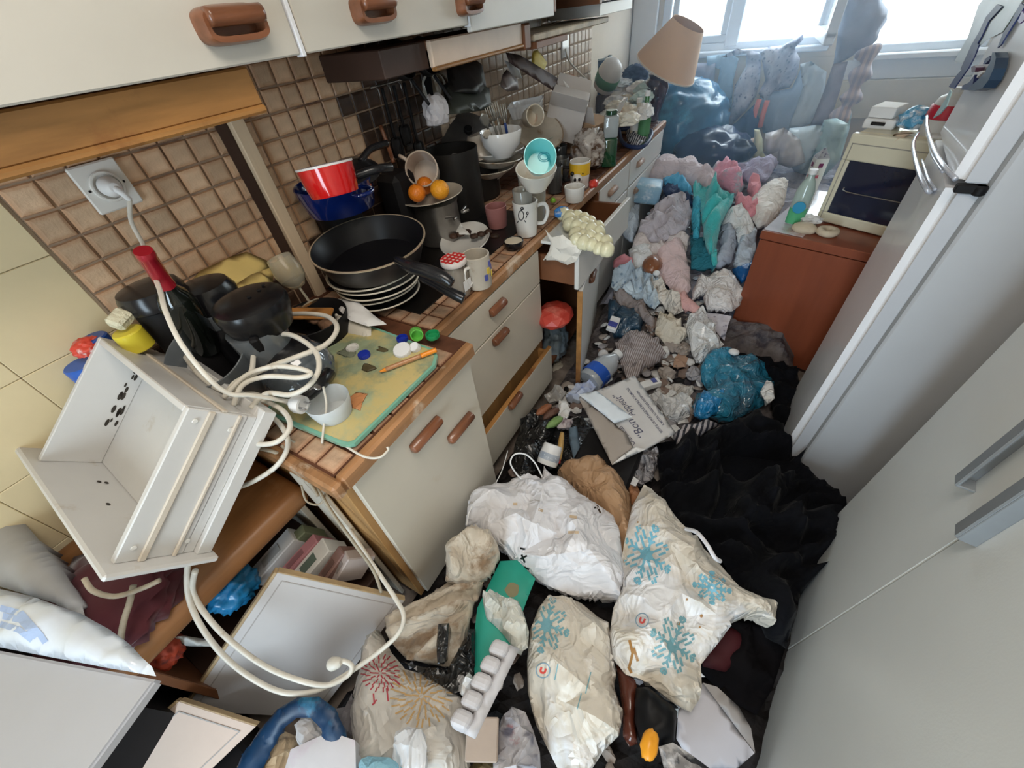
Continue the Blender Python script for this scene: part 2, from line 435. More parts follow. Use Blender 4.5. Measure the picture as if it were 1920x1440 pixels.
def strokes2d(lines, wpx, step=5):
    V = []; F = []
    for ln in lines:
        ww = wpx
        pts = []
        for p, q in zip(ln, ln[1:]):
            n = max(1, int(math.hypot(q[0]-p[0], q[1]-p[1])/step))
            for k in range(n): pts.append((p[0]+(q[0]-p[0])*k/n, p[1]+(q[1]-p[1])*k/n))
        pts.append(ln[-1])
        base = len(V)
        for i, p in enumerate(pts):
            a = pts[max(0, i-1)]; b = pts[min(len(pts)-1, i+1)]; dx, dy = b[0]-a[0], b[1]-a[1]; l = math.hypot(dx, dy) or 1
            nx, ny = -dy/l*ww/2, dx/l*ww/2
            V += [(p[0]+nx, p[1]+ny), (p[0]-nx, p[1]-ny)]
        for i in range(len(pts)-1):
            F.append((base+2*i, base+2*i+1, base+2*i+3, base+2*i+2))
    return V, F
def text2d(s, size=1.0, bold=False, shear=0.0):
    cu = bpy.data.curves.new('t', 'FONT'); cu.body = s; cu.size = size; cu.resolution_u = 2; cu.shear = shear
    if bold: cu.offset = 0.02*size
    ob = bpy.data.objects.new('t', cu); me = ob.to_mesh()
    V = [(v.co.x, v.co.y) for v in me.vertices]; F = [tuple(p.vertices) for p in me.polygons]
    ob.to_mesh_clear(); bpy.data.objects.remove(ob); bpy.data.curves.remove(cu)
    return V, F
def text_plane(name, s, o, ux, uy, size, m, parent, n=None, bold=False, lift=0.001, shear=0.0):
    V, F = text2d(s, size, bold, shear); o = Vector(o); ux = Vector(ux).normalized(); uy = Vector(uy).normalized()
    nn = ux.cross(uy) if n is None else Vector(n)
    return raw(name, [o+ux*a+uy*b+nn*lift for a, b in V], F, m, parent, False, True)
def text_px(name, s, org, ux, uy, m, parent, bvh, bold=False, shear=0.0):
    """ux, uy: pixel vectors of one text unit"""
    V, F = text2d(s, 1.0, bold, shear)
    return decal(name, [(org[0]+a*ux[0]+b*uy[0], org[1]+a*ux[1]+b*uy[1]) for a, b in V], F, bvh, m, parent)
def basis(o, u, v, w):
    u, v, w = Vector(u), Vector(v), Vector(w); M = Matrix.Identity(4)
    for i in range(3): M[i][0], M[i][1], M[i][2], M[i][3] = u[i], v[i], w[i], o[i]
    return M
def copy_thing(src, loc, rotz=0.0, label=None):
    """a copy of a thing, its parts and sub-parts"""
    def rec(o, par):
        c = o.copy(); COL.objects.link(c)
        if par: c.parent = par
        for ch in list(o.children): rec(ch, c)
        return c
    kids = list(src.children); c = src.copy(); COL.objects.link(c)
    for k in kids: rec(k, c)
    c.location = loc; c.rotation_euler[2] += rotz
    if label: c['label'] = label
    return c
# ================================================================ ROOM
XR = 2.42; YB = 4.42; ZC = 2.5; YF = -1.9
S = lambda o: tag(o, kind='structure')
S(ab('floor', (-0.1, YF, -0.05), (XR+0.1, YB+0.1, 0), m_floor))
S(ab('ceiling', (-0.1, YF, ZC), (XR+0.1, YB+0.1, ZC+0.05), m_plaster))
wl = S(ab('wall_left', (-0.1, YF, 0), (-0.006, YB, ZC), m_plaster))
S(ab('wall_right', (XR, YF, 0), (XR+0.1, YB, ZC), m_plaster))
# grout bed, cream painted stretch and plain plaster beyond the tiles
YT0, YT1, ZT0, ZT1 = 0.205, 3.45, 0.905, 1.62
ab('grout_bed', (-0.006, YT0, ZT0-0.1), (0.0, YT1, ZT1), m_grout, wl, 0)
TP = 0.0652
def tile_mesh(name, s, d, m):
    a = s/2; b = s/2-0.0045
    vs = [(-a, -a, 0), (a, -a, 0), (a, a, 0), (-a, a, 0), (-b-.002, -b-.002, d*.75), (b+.002, -b-.002, d*.75), (b+.002, b+.002, d*.75), (-b-.002, b+.002, d*.75),
          (-b+.004, -b+.004, d), (b-.004, -b+.004, d), (b-.004, b-.004, d), (-b+.004, b-.004, d)]
    fs = []
    for k in range(4):
        j = (k+1) % 4; fs += [(k, j, j+4, k+4), (k+4, j+4, j+8, k+8)]
    fs.append((8, 9, 10, 11))
    me = bpy.data.meshes.new(name); me.from_pydata(vs, [], fs); me.materials.append(m); return me
tm = tile_mesh('tile', TP-0.0045, 0.006, m_tile)
m_dtile = W('dark_tile', (0.10, 0.055, 0.035), 0.4, var=0.35, scale=14, rnd=0.3)  # dark tiles below the hood and low on the wall
tms = tile_mesh('tile', TP-0.0045, 0.006, m_dtile)
rest = bmesh.new(); cnt = 0
# socket hole: plate sits over the tiles
cells = []
y = YT0+TP/2
while y < YT1:
    z = ZT1-TP/2
    while z > ZT0-0.07:
        cells.append((y, z)); z -= TP*0.93
    y += TP
RT = Matrix(((0, 0, 1), (1, 0, 0), (0, 1, 0)))   # local z -> +x
gapy = (0.70, 0.72)
for (y, z) in cells:
    if gapy[0] < y < gapy[1]: continue
    e = Euler((R_.uniform(-.02, .02), R_.uniform(-.02, .02), R_.uniform(-.015, .015))).to_matrix()
    M = (RT @ e).to_4x4(); M.translation = Vector((0.0, y, z))
    if cnt < 290:
        ragged = noise.noise(Vector((y*4, z*4, 0)))*.12
        o = bpy.data.objects.new('tile', tms if (1.20+ragged < y < 1.75 and z < 1.50+ragged) or (z < 1.13+ragged and .8 < y < 1.3) or z < 1.0 else tm); COL.objects.link(o); o.parent = wl; o.matrix_local = M @ Matrix.Diagonal((1, 0.93, 1, 1)); cnt += 1
    else:
        n0 = len(rest.verts); rest.from_mesh(tm); rest.verts.ensure_lookup_table()
        bmesh.ops.transform(rest, matrix=M @ Matrix.Diagonal((1, 0.93, 1, 1)), verts=rest.verts[n0:])
m_tile2 = W('wall_tile_far', (0.62, 0.47, 0.34), 0.32, var=0.12, scale=14, bump=0.1, bscale=90)
o = bm2('tile', rest, m_tile2, wl, False, True); tag(o, kind='stuff')
# cream glazed wall left of the tiled part, large square glazing bars
m_creamt = W('cream_glazed', (0.80, 0.67, 0.42), 0.4, var=0.05, scale=4, stain=(0.62, 0.46, 0.26), sscale=2.2, samt=0.25)
for iy in range(-6, 1):
    for iz in range(0, 8):
        y1 = 0.198+iy*0.21; z0 = 0.30+iz*0.20
        ab('cream_tile', (-0.006, y1-0.2088, z0), (0.004, y1, z0+0.1988), m_creamt, wl, 0.0015)
# window wall with openings (window_1 the opened pair on the left, window_2 on the right)
wb = S(ab('wall_back', (-0.1, YF-0.1, 0), (0.9, YF, ZC), m_plaster))
ab('wall_piece', (1.6, YF-0.1, 0), (XR+0.1, YF, ZC), m_plaster, wb, 0); ab('wall_piece', (0.9, YF-0.1, 2.1), (1.6, YF, ZC), m_plaster, wb, 0)
W1 = (0.27, 1.38); W2 = (1.66, 2.28); ZS1 = 1.19; ZS2 = 1.10; ZH = 2.28
ww = S(ab('wall_window', (-0.1, YB, 0), (XR+0.1, YB+0.1, ZS2), m_plaster))
ab('wall_piece', (-0.1, YB, ZH), (XR+0.1, YB+0.1, ZC), m_plaster, ww, 0)
for a, b, z in ((-0.1, W1[0], ZS2), (W1[1], W2[0], ZS2), (W2[1], XR+0.1, ZS2)): ab('wall_piece', (a, YB, z), (b, YB+0.1, ZH), m_plaster, ww, 0)
ab('wall_piece', (W1[0], YB, ZS2), (W1[1], YB+0.1, ZS1), m_plaster, ww, 0)
def frame(name, x0, x1, z0, z1, y, m, t=0.055, d=0.06, parent=None):
    bm = bmesh.new()
    for c, s in ((((x0+x1)/2, y, z0+t/2), (x1-x0, d, t)), (((x0+x1)/2, y, z1-t/2), (x1-x0, d, t)),
                 ((x0+t/2, y, (z0+z1)/2), (t, d, z1-z0-2*t)), ((x1-t/2, y, (z0+z1)/2), (t, d, z1-z0-2*t))): bm_box(bm, c, s, None, 0.006)
    return bm2(name, bm, m, parent, False, True)
w1 = S(frame('window_1', W1[0]-0.03, W1[1]+0.03, ZS1-0.03, ZH, YB+0.03, m_upvc, 0.06, 0.09))
ab('mullion', (0.745, YB-0.02, ZS1), (0.845, YB+0.06, ZH-0.03), m_upvc, w1, 0.008)
frame('window_sash', 0.31, 0.75, ZS1+0.03, ZH-0.05, YB+0.02, m_upvc, 0.05, 0.05, w1)
ab('pane', (0.36, YB+0.018, ZS1+0.07), (0.70, YB+0.022, ZH-0.1), m_glass, w1, 0)
ab('window_sill', (W1[0]-0.05, YB-0.10, ZS1-0.05), (W1[1]+0.08, YB+0.0, ZS1-0.015), m_upvc, w1, 0.006)
# the opened casement, hinged at x=1.47, swung into the room
ang = math.radians(97); hx, hy, cwid = 1.37, YB-0.06, 0.56
def hinge(pt): # local (u along sash, v thickness, z)
    u, v, z = pt; d = Vector((-math.cos(ang), -math.sin(ang), 0)); n = Vector((-d.y, d.x, 0)); return Vector((hx, hy, 0))+d*u+n*v+Vector((0, 0, z))
Mh = Matrix.Identity(4); d_ = Vector((-math.cos(ang), -math.sin(ang), 0)); n_ = Vector((d_.y, -d_.x, 0))
for i in range(3): Mh[i][0], Mh[i][1], Mh[i][2] = d_[i], n_[i], (0, 0, 1)[i]
Mh.translation = Vector((hx, hy, 0))
bm = bmesh.new(); t = 0.065
for c, s in (((cwid/2, 0, ZS1+0.03+t/2), (cwid, 0.055, t)), ((cwid/2, 0, ZH-t/2), (cwid, 0.055, t)),
             ((t/2, 0, (ZS1+ZH)/2), (t, 0.055, ZH-ZS1-2*t)), ((cwid-t/2, 0, (ZS1+ZH)/2), (t, 0.055, ZH-ZS1-2*t))): bm_box(bm, c, s, None, 0.006)
bm2('casement', bm, m_upvc, w1, False, True, Mh)
bm = bmesh.new(); bm_box(bm, (cwid/2, 0, (ZS1+ZH)/2), (cwid-2*t, 0.004, ZH-ZS1-2*t)); bm2('pane', bm, m_glass, w1, False, True, Mh)
w2 = S(frame('window_2', W2[0]-0.03, W2[1]+0.05, ZS2, ZH, YB+0.03, m_upvc, 0.05, 0.09))
ab('pane', (W2[0], YB+0.028, ZS2+0.04), (W2[1]+0.02, YB+0.032, ZH-0.05), m_glass, w2, 0)
ab('window_sill', (W2[0]-0.02, YB-0.09, ZS2-0.03), (XR, YB, ZS2+0.005), m_white, w2, 0.006)
# boxed-in ledge below the right window
S(ab('trim_1', (1.62, YB-0.06, 0.72), (XR, YB, 0.955), W('cream_paint', (.74, .66, .52), .5), None, 0.004))
S(ab('trim_3', (1.60, YB-0.03, 0.957), (XR, YB, ZS2-0.032), m_white, None, 0.003))
# white upright casing in the left corner and the window jamb
S(ab('trim_2', (0.0, YB-0.05, 0.9), (0.2, YB, ZC), m_white, None, 0.004))
# opposite balcony and wall outside
ab_o = ab('building', (-6, 15.5, -4), (9, 16.0, 1.9), W('pale_facade', (0.85, 0.82, 0.76), 0.8), None, 0.02)
tag(ab_o, 'pale facade seen across the street through both windows', 'building')
aw = puff('awning', [Vector((3.0, 10.2, 2.0)), Vector((4.3, 10.2, 1.9)), Vector((4.4, 11.4, 2.7)), Vector((3.1, 11.4, 2.8))], W('yellow_canvas', (0.95, 0.72, 0.12), 0.7), None, 'z', 0.05, 0.02, 0.01, 2, 0.25)[0]
tag(aw, 'yellow awning outside the right-hand window', 'awning')
for k in range(1):
    t_ = thing('balcony_railing', 'pinkish pale balcony railing outside the right-hand window', 'railing', (2.4, 7.0, 0.0))
    m_rail = W('rail_paint', (0.75, 0.6, 0.62), 0.5)
    ab('top_rail', (1.2, 6.98, 1.02), (3.4, 7.02, 1.06), m_rail, t_)
    for i in range(14): ab('baluster', (1.25+i*0.155, 6.99, 0.1), (1.27+i*0.155, 7.01, 1.02), m_rail, t_, 0)
    ab('balcony_slab', (1.1, 6.9, 0.0), (3.5, 7.6, 0.1), m_plaster, t_)

# ================================================================ UPPER CABINETS (fronts at x = .35)
def bar_handle(c, L, m, parent, axis='y', w=0.034, h=0.026, out=Vector((1, 0, 0)), along=None, up=None, name='handle'):
    """solid bevelled wooden grip standing on a front"""
    c = Vector(c); al = Vector(along) if along is not None else Vector((0, 1, 0)); up_ = Vector(up) if up is not None else Vector((0, 0, 1)); o_ = Vector(out)
    sec = [(-0.5, 0), (-0.5, .45), (-0.18, 1.0), (0.18, 1.0), (0.5, .55), (0.5, 0)]
    st = [(-0.5, 0.82), (-0.46, 1), (0.46, 1), (0.5, 0.82)]
    vs = []; fs = []
    for (t, k) in st:
        for (a, b) in sec: vs.append(c+al*L*t+up_*w*a*k+o_*h*b*k)
    n = len(sec)
    for i in range(len(st)-1):
        for k in range(n): fs.append((i*n+k, i*n+(k+1) % n, (i+1)*n+(k+1) % n, (i+1)*n+k))
    fs.append(tuple(range(n))[::-1]); fs.append(tuple(range((len(st)-1)*n, len(st)*n)))
    bm = bmesh.new(); q = [bm.verts.new(v) for v in vs]
    for f in fs: bm.faces.new([q[i] for i in f])
    bmesh.ops.recalc_face_normals(bm, faces=bm.faces)
    bmesh.ops.bevel(bm, geom=list(bm.edges), offset=0.003, segments=2, affect='EDGES', clamp_overlap=True)
    return bm2(name, bm, m, parent, True, True)
def loop_handle(y0, y1, z0, z1, x, m, parent, out=0.035):
    """shell-shaped wooden pull of the wall cabinets: rounded frame round a slot, bar across the top"""
    cy_, cz = (y0+y1)/2, (z0+z1)/2; hy_, hz = (y1-y0)/2, (z1-z0)/2
    bm = bmesh.new(); N = 40
    def sup(a, ry, rz, p=4.0):
        c, s = math.cos(a), math.sin(a); return (math.copysign(abs(c)**(2/p), c)*ry, math.copysign(abs(s)**(2/p), s)*rz)
    rings = []
    for (ry, rz, dz, xo) in ((hy_, hz, 0, 0.0), (hy_, hz, 0, out*.6), (hy_*.93, hz*.86, 0, out), (hy_*.80, hz*.42, -hz*.12, out), (hy_*.78, hz*.38, -hz*.12, out*.25)):
        ring = []
        for k in range(N):
            a, b = sup(2*PI*k/N, ry, rz); ring.append(bm.verts.new((x+xo, cy_+a, cz+b+dz)))
        rings.append(ring)
    for a, b in zip(rings, rings[1:]):
        for k in range(N): bm.faces.new((a[k], a[(k+1) % N], b[(k+1) % N], b[k]))
    bm.faces.new(rings[-1]); bmesh.ops.recalc_face_normals(bm, faces=bm.faces)
    o = bm2('handle', bm, m, parent, True, True)
    try: o.data.set_sharp_from_angle(angle=0.8)
    except Exception: pass
    tube('grip_bar', [(x+out*1.02, y0+0.012, cz+hz*.42), (x+out*1.1, cy_, cz+hz*.42), (x+out*1.02, y1-0.012, cz+hz*.42)], hz*.5, m, o, 6, 12)
    return o
XU = 0.35; ZU = 1.566
m_gloss = W('white_trim', (0.85, 0.86, 0.9), 0.25)
def ucab(label, y0, y1, zb, door=True, xd=XU, hpos=None, m=m_lamw):
    t = thing('wall_cabinet', label, 'cabinet', (0.0, (y0+y1)/2, zb))
    ab('body', (0.002, y0+0.004, zb+0.02), (XU-0.022, y1-0.004, 2.3), m_brown, t, 0.001)
    d = None
    if door:
        d = ab('door', (XU-0.02, y0+0.002, zb), (XU, y1-0.002, 2.3), m, t, 0.003)
    if hpos: loop_handle(hpos[0], hpos[1], hpos[2], hpos[3], XU, m_hand, d)
    return t, d
m_lamn = W('warm_pale_laminate', (0.60, 0.565, 0.50), 0.42, var=0.03, scale=3)
t1, d1 = ucab('cream wall cabinet nearest the camera, above the socket', -0.15, 0.775, ZU, hpos=(0.563, 0.70, 1.597, 1.656), m=m_lamn)
ab('edge_strip', (XU-0.02, 0.776, ZU-0.004), (XU+0.003, 0.786, 2.3), m_gloss, t1, 0.001)
t2, d2 = ucab('second cream wall cabinet from the camera, its door slightly ajar', 0.79, 1.46, ZU, hpos=(0.957, 1.09, 1.598, 1.655), m=m_lamn)
ab('edge_strip', (XU-0.02, 1.461, ZU-0.004), (XU+0.003, 1.468, 2.3), m_gloss, t2, 0.001)
t3, d3 = ucab('third cream wall cabinet, half hidden behind its neighbour', 1.47, 2.12, ZU-0.018, hpos=(1.40, 1.515, 1.588, 1.64))
# open unit with jars, red-brown inside
t4 = thing('open_wall_unit', 'open wall shelf unit holding small jars between two doors', 'cabinet', (0, 2.4, ZU))
for nm, lo, hi in (('shelf_board', (0.004, 2.13, 1.60), (XU-0.01, 2.66, 1.645)), ('side_panel', (0.004, 2.12, 1.56), (XU, 2.14, 2.3)), ('side_panel', (0.004, 2.66, 1.56), (XU, 2.70, 2.3)), ('back_panel', (0.002, 2.14, 1.65), (0.012, 2.66, 2.3))):
    ab(nm, lo, hi, m_brown if nm != 'shelf_board' else m_lamw, t4)
t5, d5 = ucab('fourth cream wall cabinet, beyond the open shelf unit', 2.72, 3.45, ZU-0.0, hpos=(2.75, 2.86, 1.60, 1.65))
t6, d6 = ucab('last small wall cabinet beside the window', 3.75, 4.2, ZU+0.06)
ab('under_panel', (0.02, 2.75, ZU-0.055), (XU-0.03, 3.3, ZU-0.005), m_lamw, t5)
# wooden fascia shelves beneath the wall cabinets
t = thing('under_cabinet_shelf', 'orange oak fascia shelf under the nearest wall cabinet', 'shelf', (0, 0.4, 1.49))
ab('fascia', (0.28, -0.15, 1.492), (0.30, 0.665, 1.562), m_oak, t, 0.004)
ab('lip', (0.285, -0.15, 1.478), (0.308, 0.665, 1.494), m_oak, t, 0.006)
ab('shelf_board', (0.004, -0.15, 1.545), (0.28, 0.665, 1.562), m_oak, t)
t = thing('range_hood', 'dark brown cooker hood box with pale lit front under the wall cabinets', 'hood', (0, 1.6, 1.47))
ab('hood_body', (0.004, 1.10, 1.475), (0.27, 1.315, 1.545), m_dark, t, 0.003)
ab('hood_front', (0.27, 1.315, 1.475), (0.29, 1.93, 1.545), W('hood_front', (0.72, 0.55, 0.42), 0.4), t, 0.004)  # pale colour puts the warm light on the hood front
ab('hood_top', (0.004, 1.315, 1.52), (0.27, 1.93, 1.545), m_brown, t, 0.003)
ab('end_block', (0.02, 1.93, 1.455), (0.30, 1.99, 1.54), m_brown, t, 0.006)
ab('lip', (0.275, 1.315, 1.466), (0.297, 1.93, 1.478), m_oak, t, 0.005)
t = thing('wall_shelf', 'pale worn shelf plank with dark bracket below the open shelf unit', 'shelf', (0, 2.5, 1.5))
ab('plank', (0.01, 2.02, 1.475), (0.30, 2.95, 1.50), W('worn_plank', (0.68, 0.57, 0.42), 0.6, var=0.3, scale=9), t, 0.004)
ab('backboard', (0.004, 2.02, 1.50), (0.02, 2.65, 1.56), m_lamw, t)
ab('bracket', (0.05, 2.02, 1.45), (0.31, 2.35, 1.474), m_brown, t)
# loose wooden batten leaning against the tiles
bo = P(393, 214, x=0.012)
t = box('batten', (0.02, 0.737, 1.19), (0.022, 0.042, 0.66), W('raw_pine', (0.82, 0.64, 0.44), 0.6, var=0.12, scale=14, kind='woodz'), None, None, 0.003)
tag(t, 'upright raw pine batten standing against the wall tiles', 'batten')
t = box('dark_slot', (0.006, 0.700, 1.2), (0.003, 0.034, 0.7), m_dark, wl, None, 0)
# ================================================================ BASE CABINETS AND WORKTOP
ZT = 0.90
def worktop(name, label, x1, y0, y1, seed, cap):
    t = thing(name, label, 'worktop', (x1/2, (y0+y1)/2, ZT-0.045))
    ab('slab', (0.004, y0, ZT-0.042), (x1-0.03, y1, ZT-0.004), m_cgrout, t, 0)
    ab('wood_edge', (x1-0.03, y0, ZT-0.045), (x1, y1, ZT+0.002), m_edge, t, 0.007)
    return t
ctm = tile_mesh('counter_tile', TP-0.006, 0.006, m_ctile)
def lay(t, x0, x1, y0, y1, ymax_single, jit=0.02):
    rest = bmesh.new(); y = y0+TP/2
    while y < y1-TP*0.4:
        x = x1-TP/2
        while x > x0:
            e = Euler((R_.uniform(-jit, jit), R_.uniform(-jit, jit), R_.uniform(-.03, .03))).to_matrix().to_4x4(); e.translation = Vector((x, y, ZT-0.005))
            if y < ymax_single:
                o = bpy.data.objects.new('counter_tile', ctm); COL.objects.link(o); o.parent = t; o.matrix_local = INV[t.name] @ e
            else:
                n0 = len(rest.verts); rest.from_mesh(ctm); rest.verts.ensure_lookup_table()
                bmesh.ops.transform(rest, matrix=INV[t.name] @ e, verts=rest.verts[n0:])
            x -= TP
        y += TP
    if len(rest.verts): tag(bm2('counter_tile', rest, m_cgrout, t), kind='stuff')
    else: rest.free()
wA = worktop('tiled_worktop', 'short tiled worktop with worn oak edge jutting out nearest the camera', 0.74, 0.187, 0.705, 1, 0)
ab('end_edge', (0.02, 0.16, ZT-0.045), (0.74, 0.188, ZT+0.002), m_edge, wA, 0.007)
lay(wA, 0.03, 0.708, 0.19, 0.70, 9)
wB = worktop('tiled_worktop', 'long tiled worktop with oak edge running to the window', 0.605, 0.708, 3.42, 2, 0)
lay(wB, 0.03, 0.574, 0.71, 3.4, 1.9)
# cabinet A
tA = thing('base_cabinet', 'beige base cabinet with two wooden grips nearest the camera', 'cabinet', (0.35, 0.45, 0.0))
ab('side_panel', (0.02, 0.193, 0.10), (0.655, 0.213, 0.854), m_oakz, tA)
ab('side_panel', (0.02, 0.683, 0.10), (0.68, 0.703, 0.854), m_oakz, tA)
ab('back_panel', (0.004, 0.2, 0.1), (0.02, 0.7, 0.85), m_brown, tA)
ab('bottom_panel', (0.02, 0.213, 0.10), (0.655, 0.683, 0.12), m_brown, tA)
ab('stile', (0.655, 0.193, 0.10), (0.690, 0.225, 0.852), m_oakz, tA)
ab('plinth', (0.1, 0.2, 0.0), (0.60, 0.70, 0.10), m_dark, tA)
dA = ab('door', (0.692, 0.212, 0.12), (0.712, 0.700, 0.85), m_lam, tA, 0.003)
for p in ((795, 812), (860, 800)):
    c = P(p[0], p[1], x=0.712); bar_handle(c, 0.125, m_hand, dA)
# cabinet B: drawers
tB = thing('base_cabinet', 'beige three-drawer base cabinet, lowest drawer pulled slightly open', 'cabinet', (0.3, 1.05, 0))
ab('carcass', (0.02, 0.706, 0.10), (0.578, 1.395, 0.852), m_oakz, tB, 0.002)
ab('plinth', (0.05, 0.71, 0), (0.52, 1.39, 0.1), m_dark, tB, 0)
for (z0, z1, x, hp, hn) in ((0.700, 0.850, 0.600, (930, 575), 0.10), (0.385, 0.695, 0.600, (935, 630), 0.10), (0.125, 0.345, 0.645, (963, 750), 0.10)):
    f = ab('drawer', (x-0.02, 0.712, z0), (x, 1.392, z1), m_lam, tB, 0.003)
    if x > 0.6:
        ab('drawer_side', (0.3, 0.72, z0+0.01), (x-0.02, 0.735, z1-0.02), m_oak, f); ab('drawer_side', (0.3, 1.37, z0+0.01), (x-0.02, 1.385, z1-0.02), m_oak, f)
        ab('top_edge', (x-0.02, 0.712, z1), (x, 1.392, z1+0.003), m_oak, f, 0.001)
    bar_handle(P(hp[0], hp[1], x=x), hn, m_hand, f)
# cabinet C: open drawer and door standing ajar
tC = thing('base_cabinet', 'base cabinet with its top drawer pulled out and door standing ajar', 'cabinet', (0.3, 1.75, 0))
ab('side_panel', (0.02, 1.400, 0.1), (0.58, 1.418, 0.852), m_brown, tC); ab('side_panel', (0.02, 2.085, 0.1), (0.60, 2.103, 0.852), m_brown, tC)
ab('bottom_panel', (0.02, 1.418, 0.1), (0.58, 2.085, 0.118), m_brown, tC); ab('back_panel', (0.004, 1.4, 0.1), (0.02, 2.1, 0.85), m_dark, tC)
ab('shelf_board', (0.02, 1.418, 0.45), (0.30, 2.085, 0.466), m_brown, tC); ab('plinth', (0.05, 1.41, 0), (0.52, 2.1, 0.1), m_dark, tC, 0)
fC = ab('drawer', (0.755, 1.41, 0.685), (0.775, 2.08, 0.845), m_lamw, tC, 0.003)
ab('drawer_side', (0.25, 1.425, 0.695), (0.755, 1.443, 0.815), m_brown, fC); ab('drawer_side', (0.25, 2.05, 0.695), (0.755, 2.068, 0.815), m_brown, fC)
ab('drawer_bottom', (0.25, 1.443, 0.695), (0.755, 2.05, 0.705), m_brown, fC)
bar_handle(P(1128, 458, x=0.775), 0.11, m_hand, fC)
Mz = Matrix.Translation(Vector((0.62, 2.08, 0))) @ Matrix.Rotation(math.radians(13.5), 4, 'Z')
dC = bm2('door', (lambda b: (bm_box(b, (0, -0.335, 0.39), (0.02, 0.67, 0.56), None, 0.003), b)[1])(bmesh.new()), m_lamw, tC, False, True, Mz)
bm2('door_edge', (lambda b: (bm_box(b, (0, -0.672, 0.39), (0.024, 0.008, 0.56), None, 0.001), b)[1])(bmesh.new()), m_oak, dC, False, True, Mz)
dirC = Mz.to_3x3() @ Vector((0, 1, 0)); outC = Mz.to_3x3() @ Vector((1, 0, 0))
bar_handle(Mz @ Vector((0.01, -0.40, 0.60)), 0.11, m_hand, dC, out=outC, along=dirC)
# cabinets D and E
def dcab(label, y0, y1, rows, hy):
    t = thing('base_cabinet', label, 'cabinet', (0.3, (y0+y1)/2, 0))
    ab('carcass', (0.02, y0+0.002, 0.1), (0.578, y1-0.002, 0.852), m_brown, t); ab('plinth', (0.05, y0, 0), (0.52, y1, 0.1), m_dark, t, 0)
    for z0, z1 in rows:
        f = ab('drawer', (0.58, y0+0.006, z0), (0.60, y1-0.006, z1), m_lamw, t, 0.003)
        bar_handle((0.60, hy, z1-0.06), 0.11, W('pale_grip', (0.50, 0.33, 0.25), 0.4, var=0.2), f)  # paler grip colour on the far drawers
    return t
dcab('fourth base cabinet of beige drawers behind the pulled-out drawer', 2.11, 2.62, ((0.70, 0.85), (0.50, 0.69), (0.125, 0.49)), 2.30)
dcab('last base cabinet of the run, beside the blue rubbish bag', 2.63, 3.40, ((0.70, 0.85), (0.50, 0.69), (0.125, 0.49)), 2.82)

# ================================================================ LOW BENCH AT LEFT (nearest)
ZBn = 0.70
t = thing('low_bench', 'worn rounded brown wooden bench board beneath the white drawer', 'bench', (0.2, -0.1, 0.0))
bm = bmesh.new(); bm_box(bm, (0.245, -0.07, ZBn-0.035), (0.47, 0.50, 0.07), None, 0.028, 4); bm2('bench_top', bm, W('bench_wood', (0.36, 0.16, 0.06), 0.4, var=0.25, scale=12, kind='woody', stain=(.48, .27, .13), sscale=4, samt=.3), t, True, True)
ab('bench_back', (0.01, -0.32, 0.0), (0.03, 0.18, ZBn-0.07), m_brown, t)
ab('bench_side', (0.03, 0.145, 0.0), (0.42, 0.163, ZBn-0.07), m_lam, t); ab('bench_side', (0.03, -0.32, 0.0), (0.42, -0.30, ZBn-0.07), m_brown, t)
ab('bench_shelf', (0.03, -0.30, 0.30), (0.42, 0.145, 0.318), m_dark, t)
# beige strip beside cabinet A
tag(ab('filler_strip', (0.50, 0.170, 0.05), (0.60, 0.185, 0.80), m_lam, None, 0.003), 'narrow beige filler board between bench and near cabinet', 'board')
# ================================================================ THINGS ON THE WORKTOP
def dep(v): return (Vector(v)-CAM).dot(fwd)
def mpx(n, v): return n/FPX*dep(v)
def cup(R, H, rb=0.8, t=0.005, foot=0.0, lip=0.002):
    return [(0, foot), (R*rb*0.9, foot), (R*rb, 0.0), (R*rb*1.02, H*0.05), (R*(rb*0.3+0.7), H*0.55), (R, H-lip), (R-t*0.5, H), (R-t, H-lip), (R*(rb*0.3+0.7)-t, H*0.55), (R*rb-t, t*1.5), (0, t*1.3)]
def plate(R, H=0.022, t=0.004):
    return [(0, 0), (R*0.55, 0), (R*0.6, 0.004), (R*0.98, H), (R, H+0.002), (R*0.98, H+t), (R*0.66, 0.004+t), (R*0.6, t), (0, t)]
def cyl(R, H, b=0.003):
    return [(0, 0), (R-b, 0), (R, b), (R, H-b), (R-b, H), (0, H)]
def ear(name, R, z0, z1, out, r, m, parent, a=0.0):
    """mug handle"""
    c, s = math.cos(a), math.sin(a)
    pts = [(R*.96, z1), (R+out*.7, z1+0.002), (R+out, (z0+z1)/2+0.004), (R+out*.6, z0), (R*.93, z0)]
    return tube(name, [(x*c, x*s, z) for x, z in pts], r, m, parent, 6, 10, world=False)
def oth(name, label, cat, loc, prof, m, part='body', rot=None, group=None, seg=32, jit=0):
    t = thing(name, label, cat, loc, rot, group); b = lathe(part, prof, m, t, seg, jit=jit); return t, b

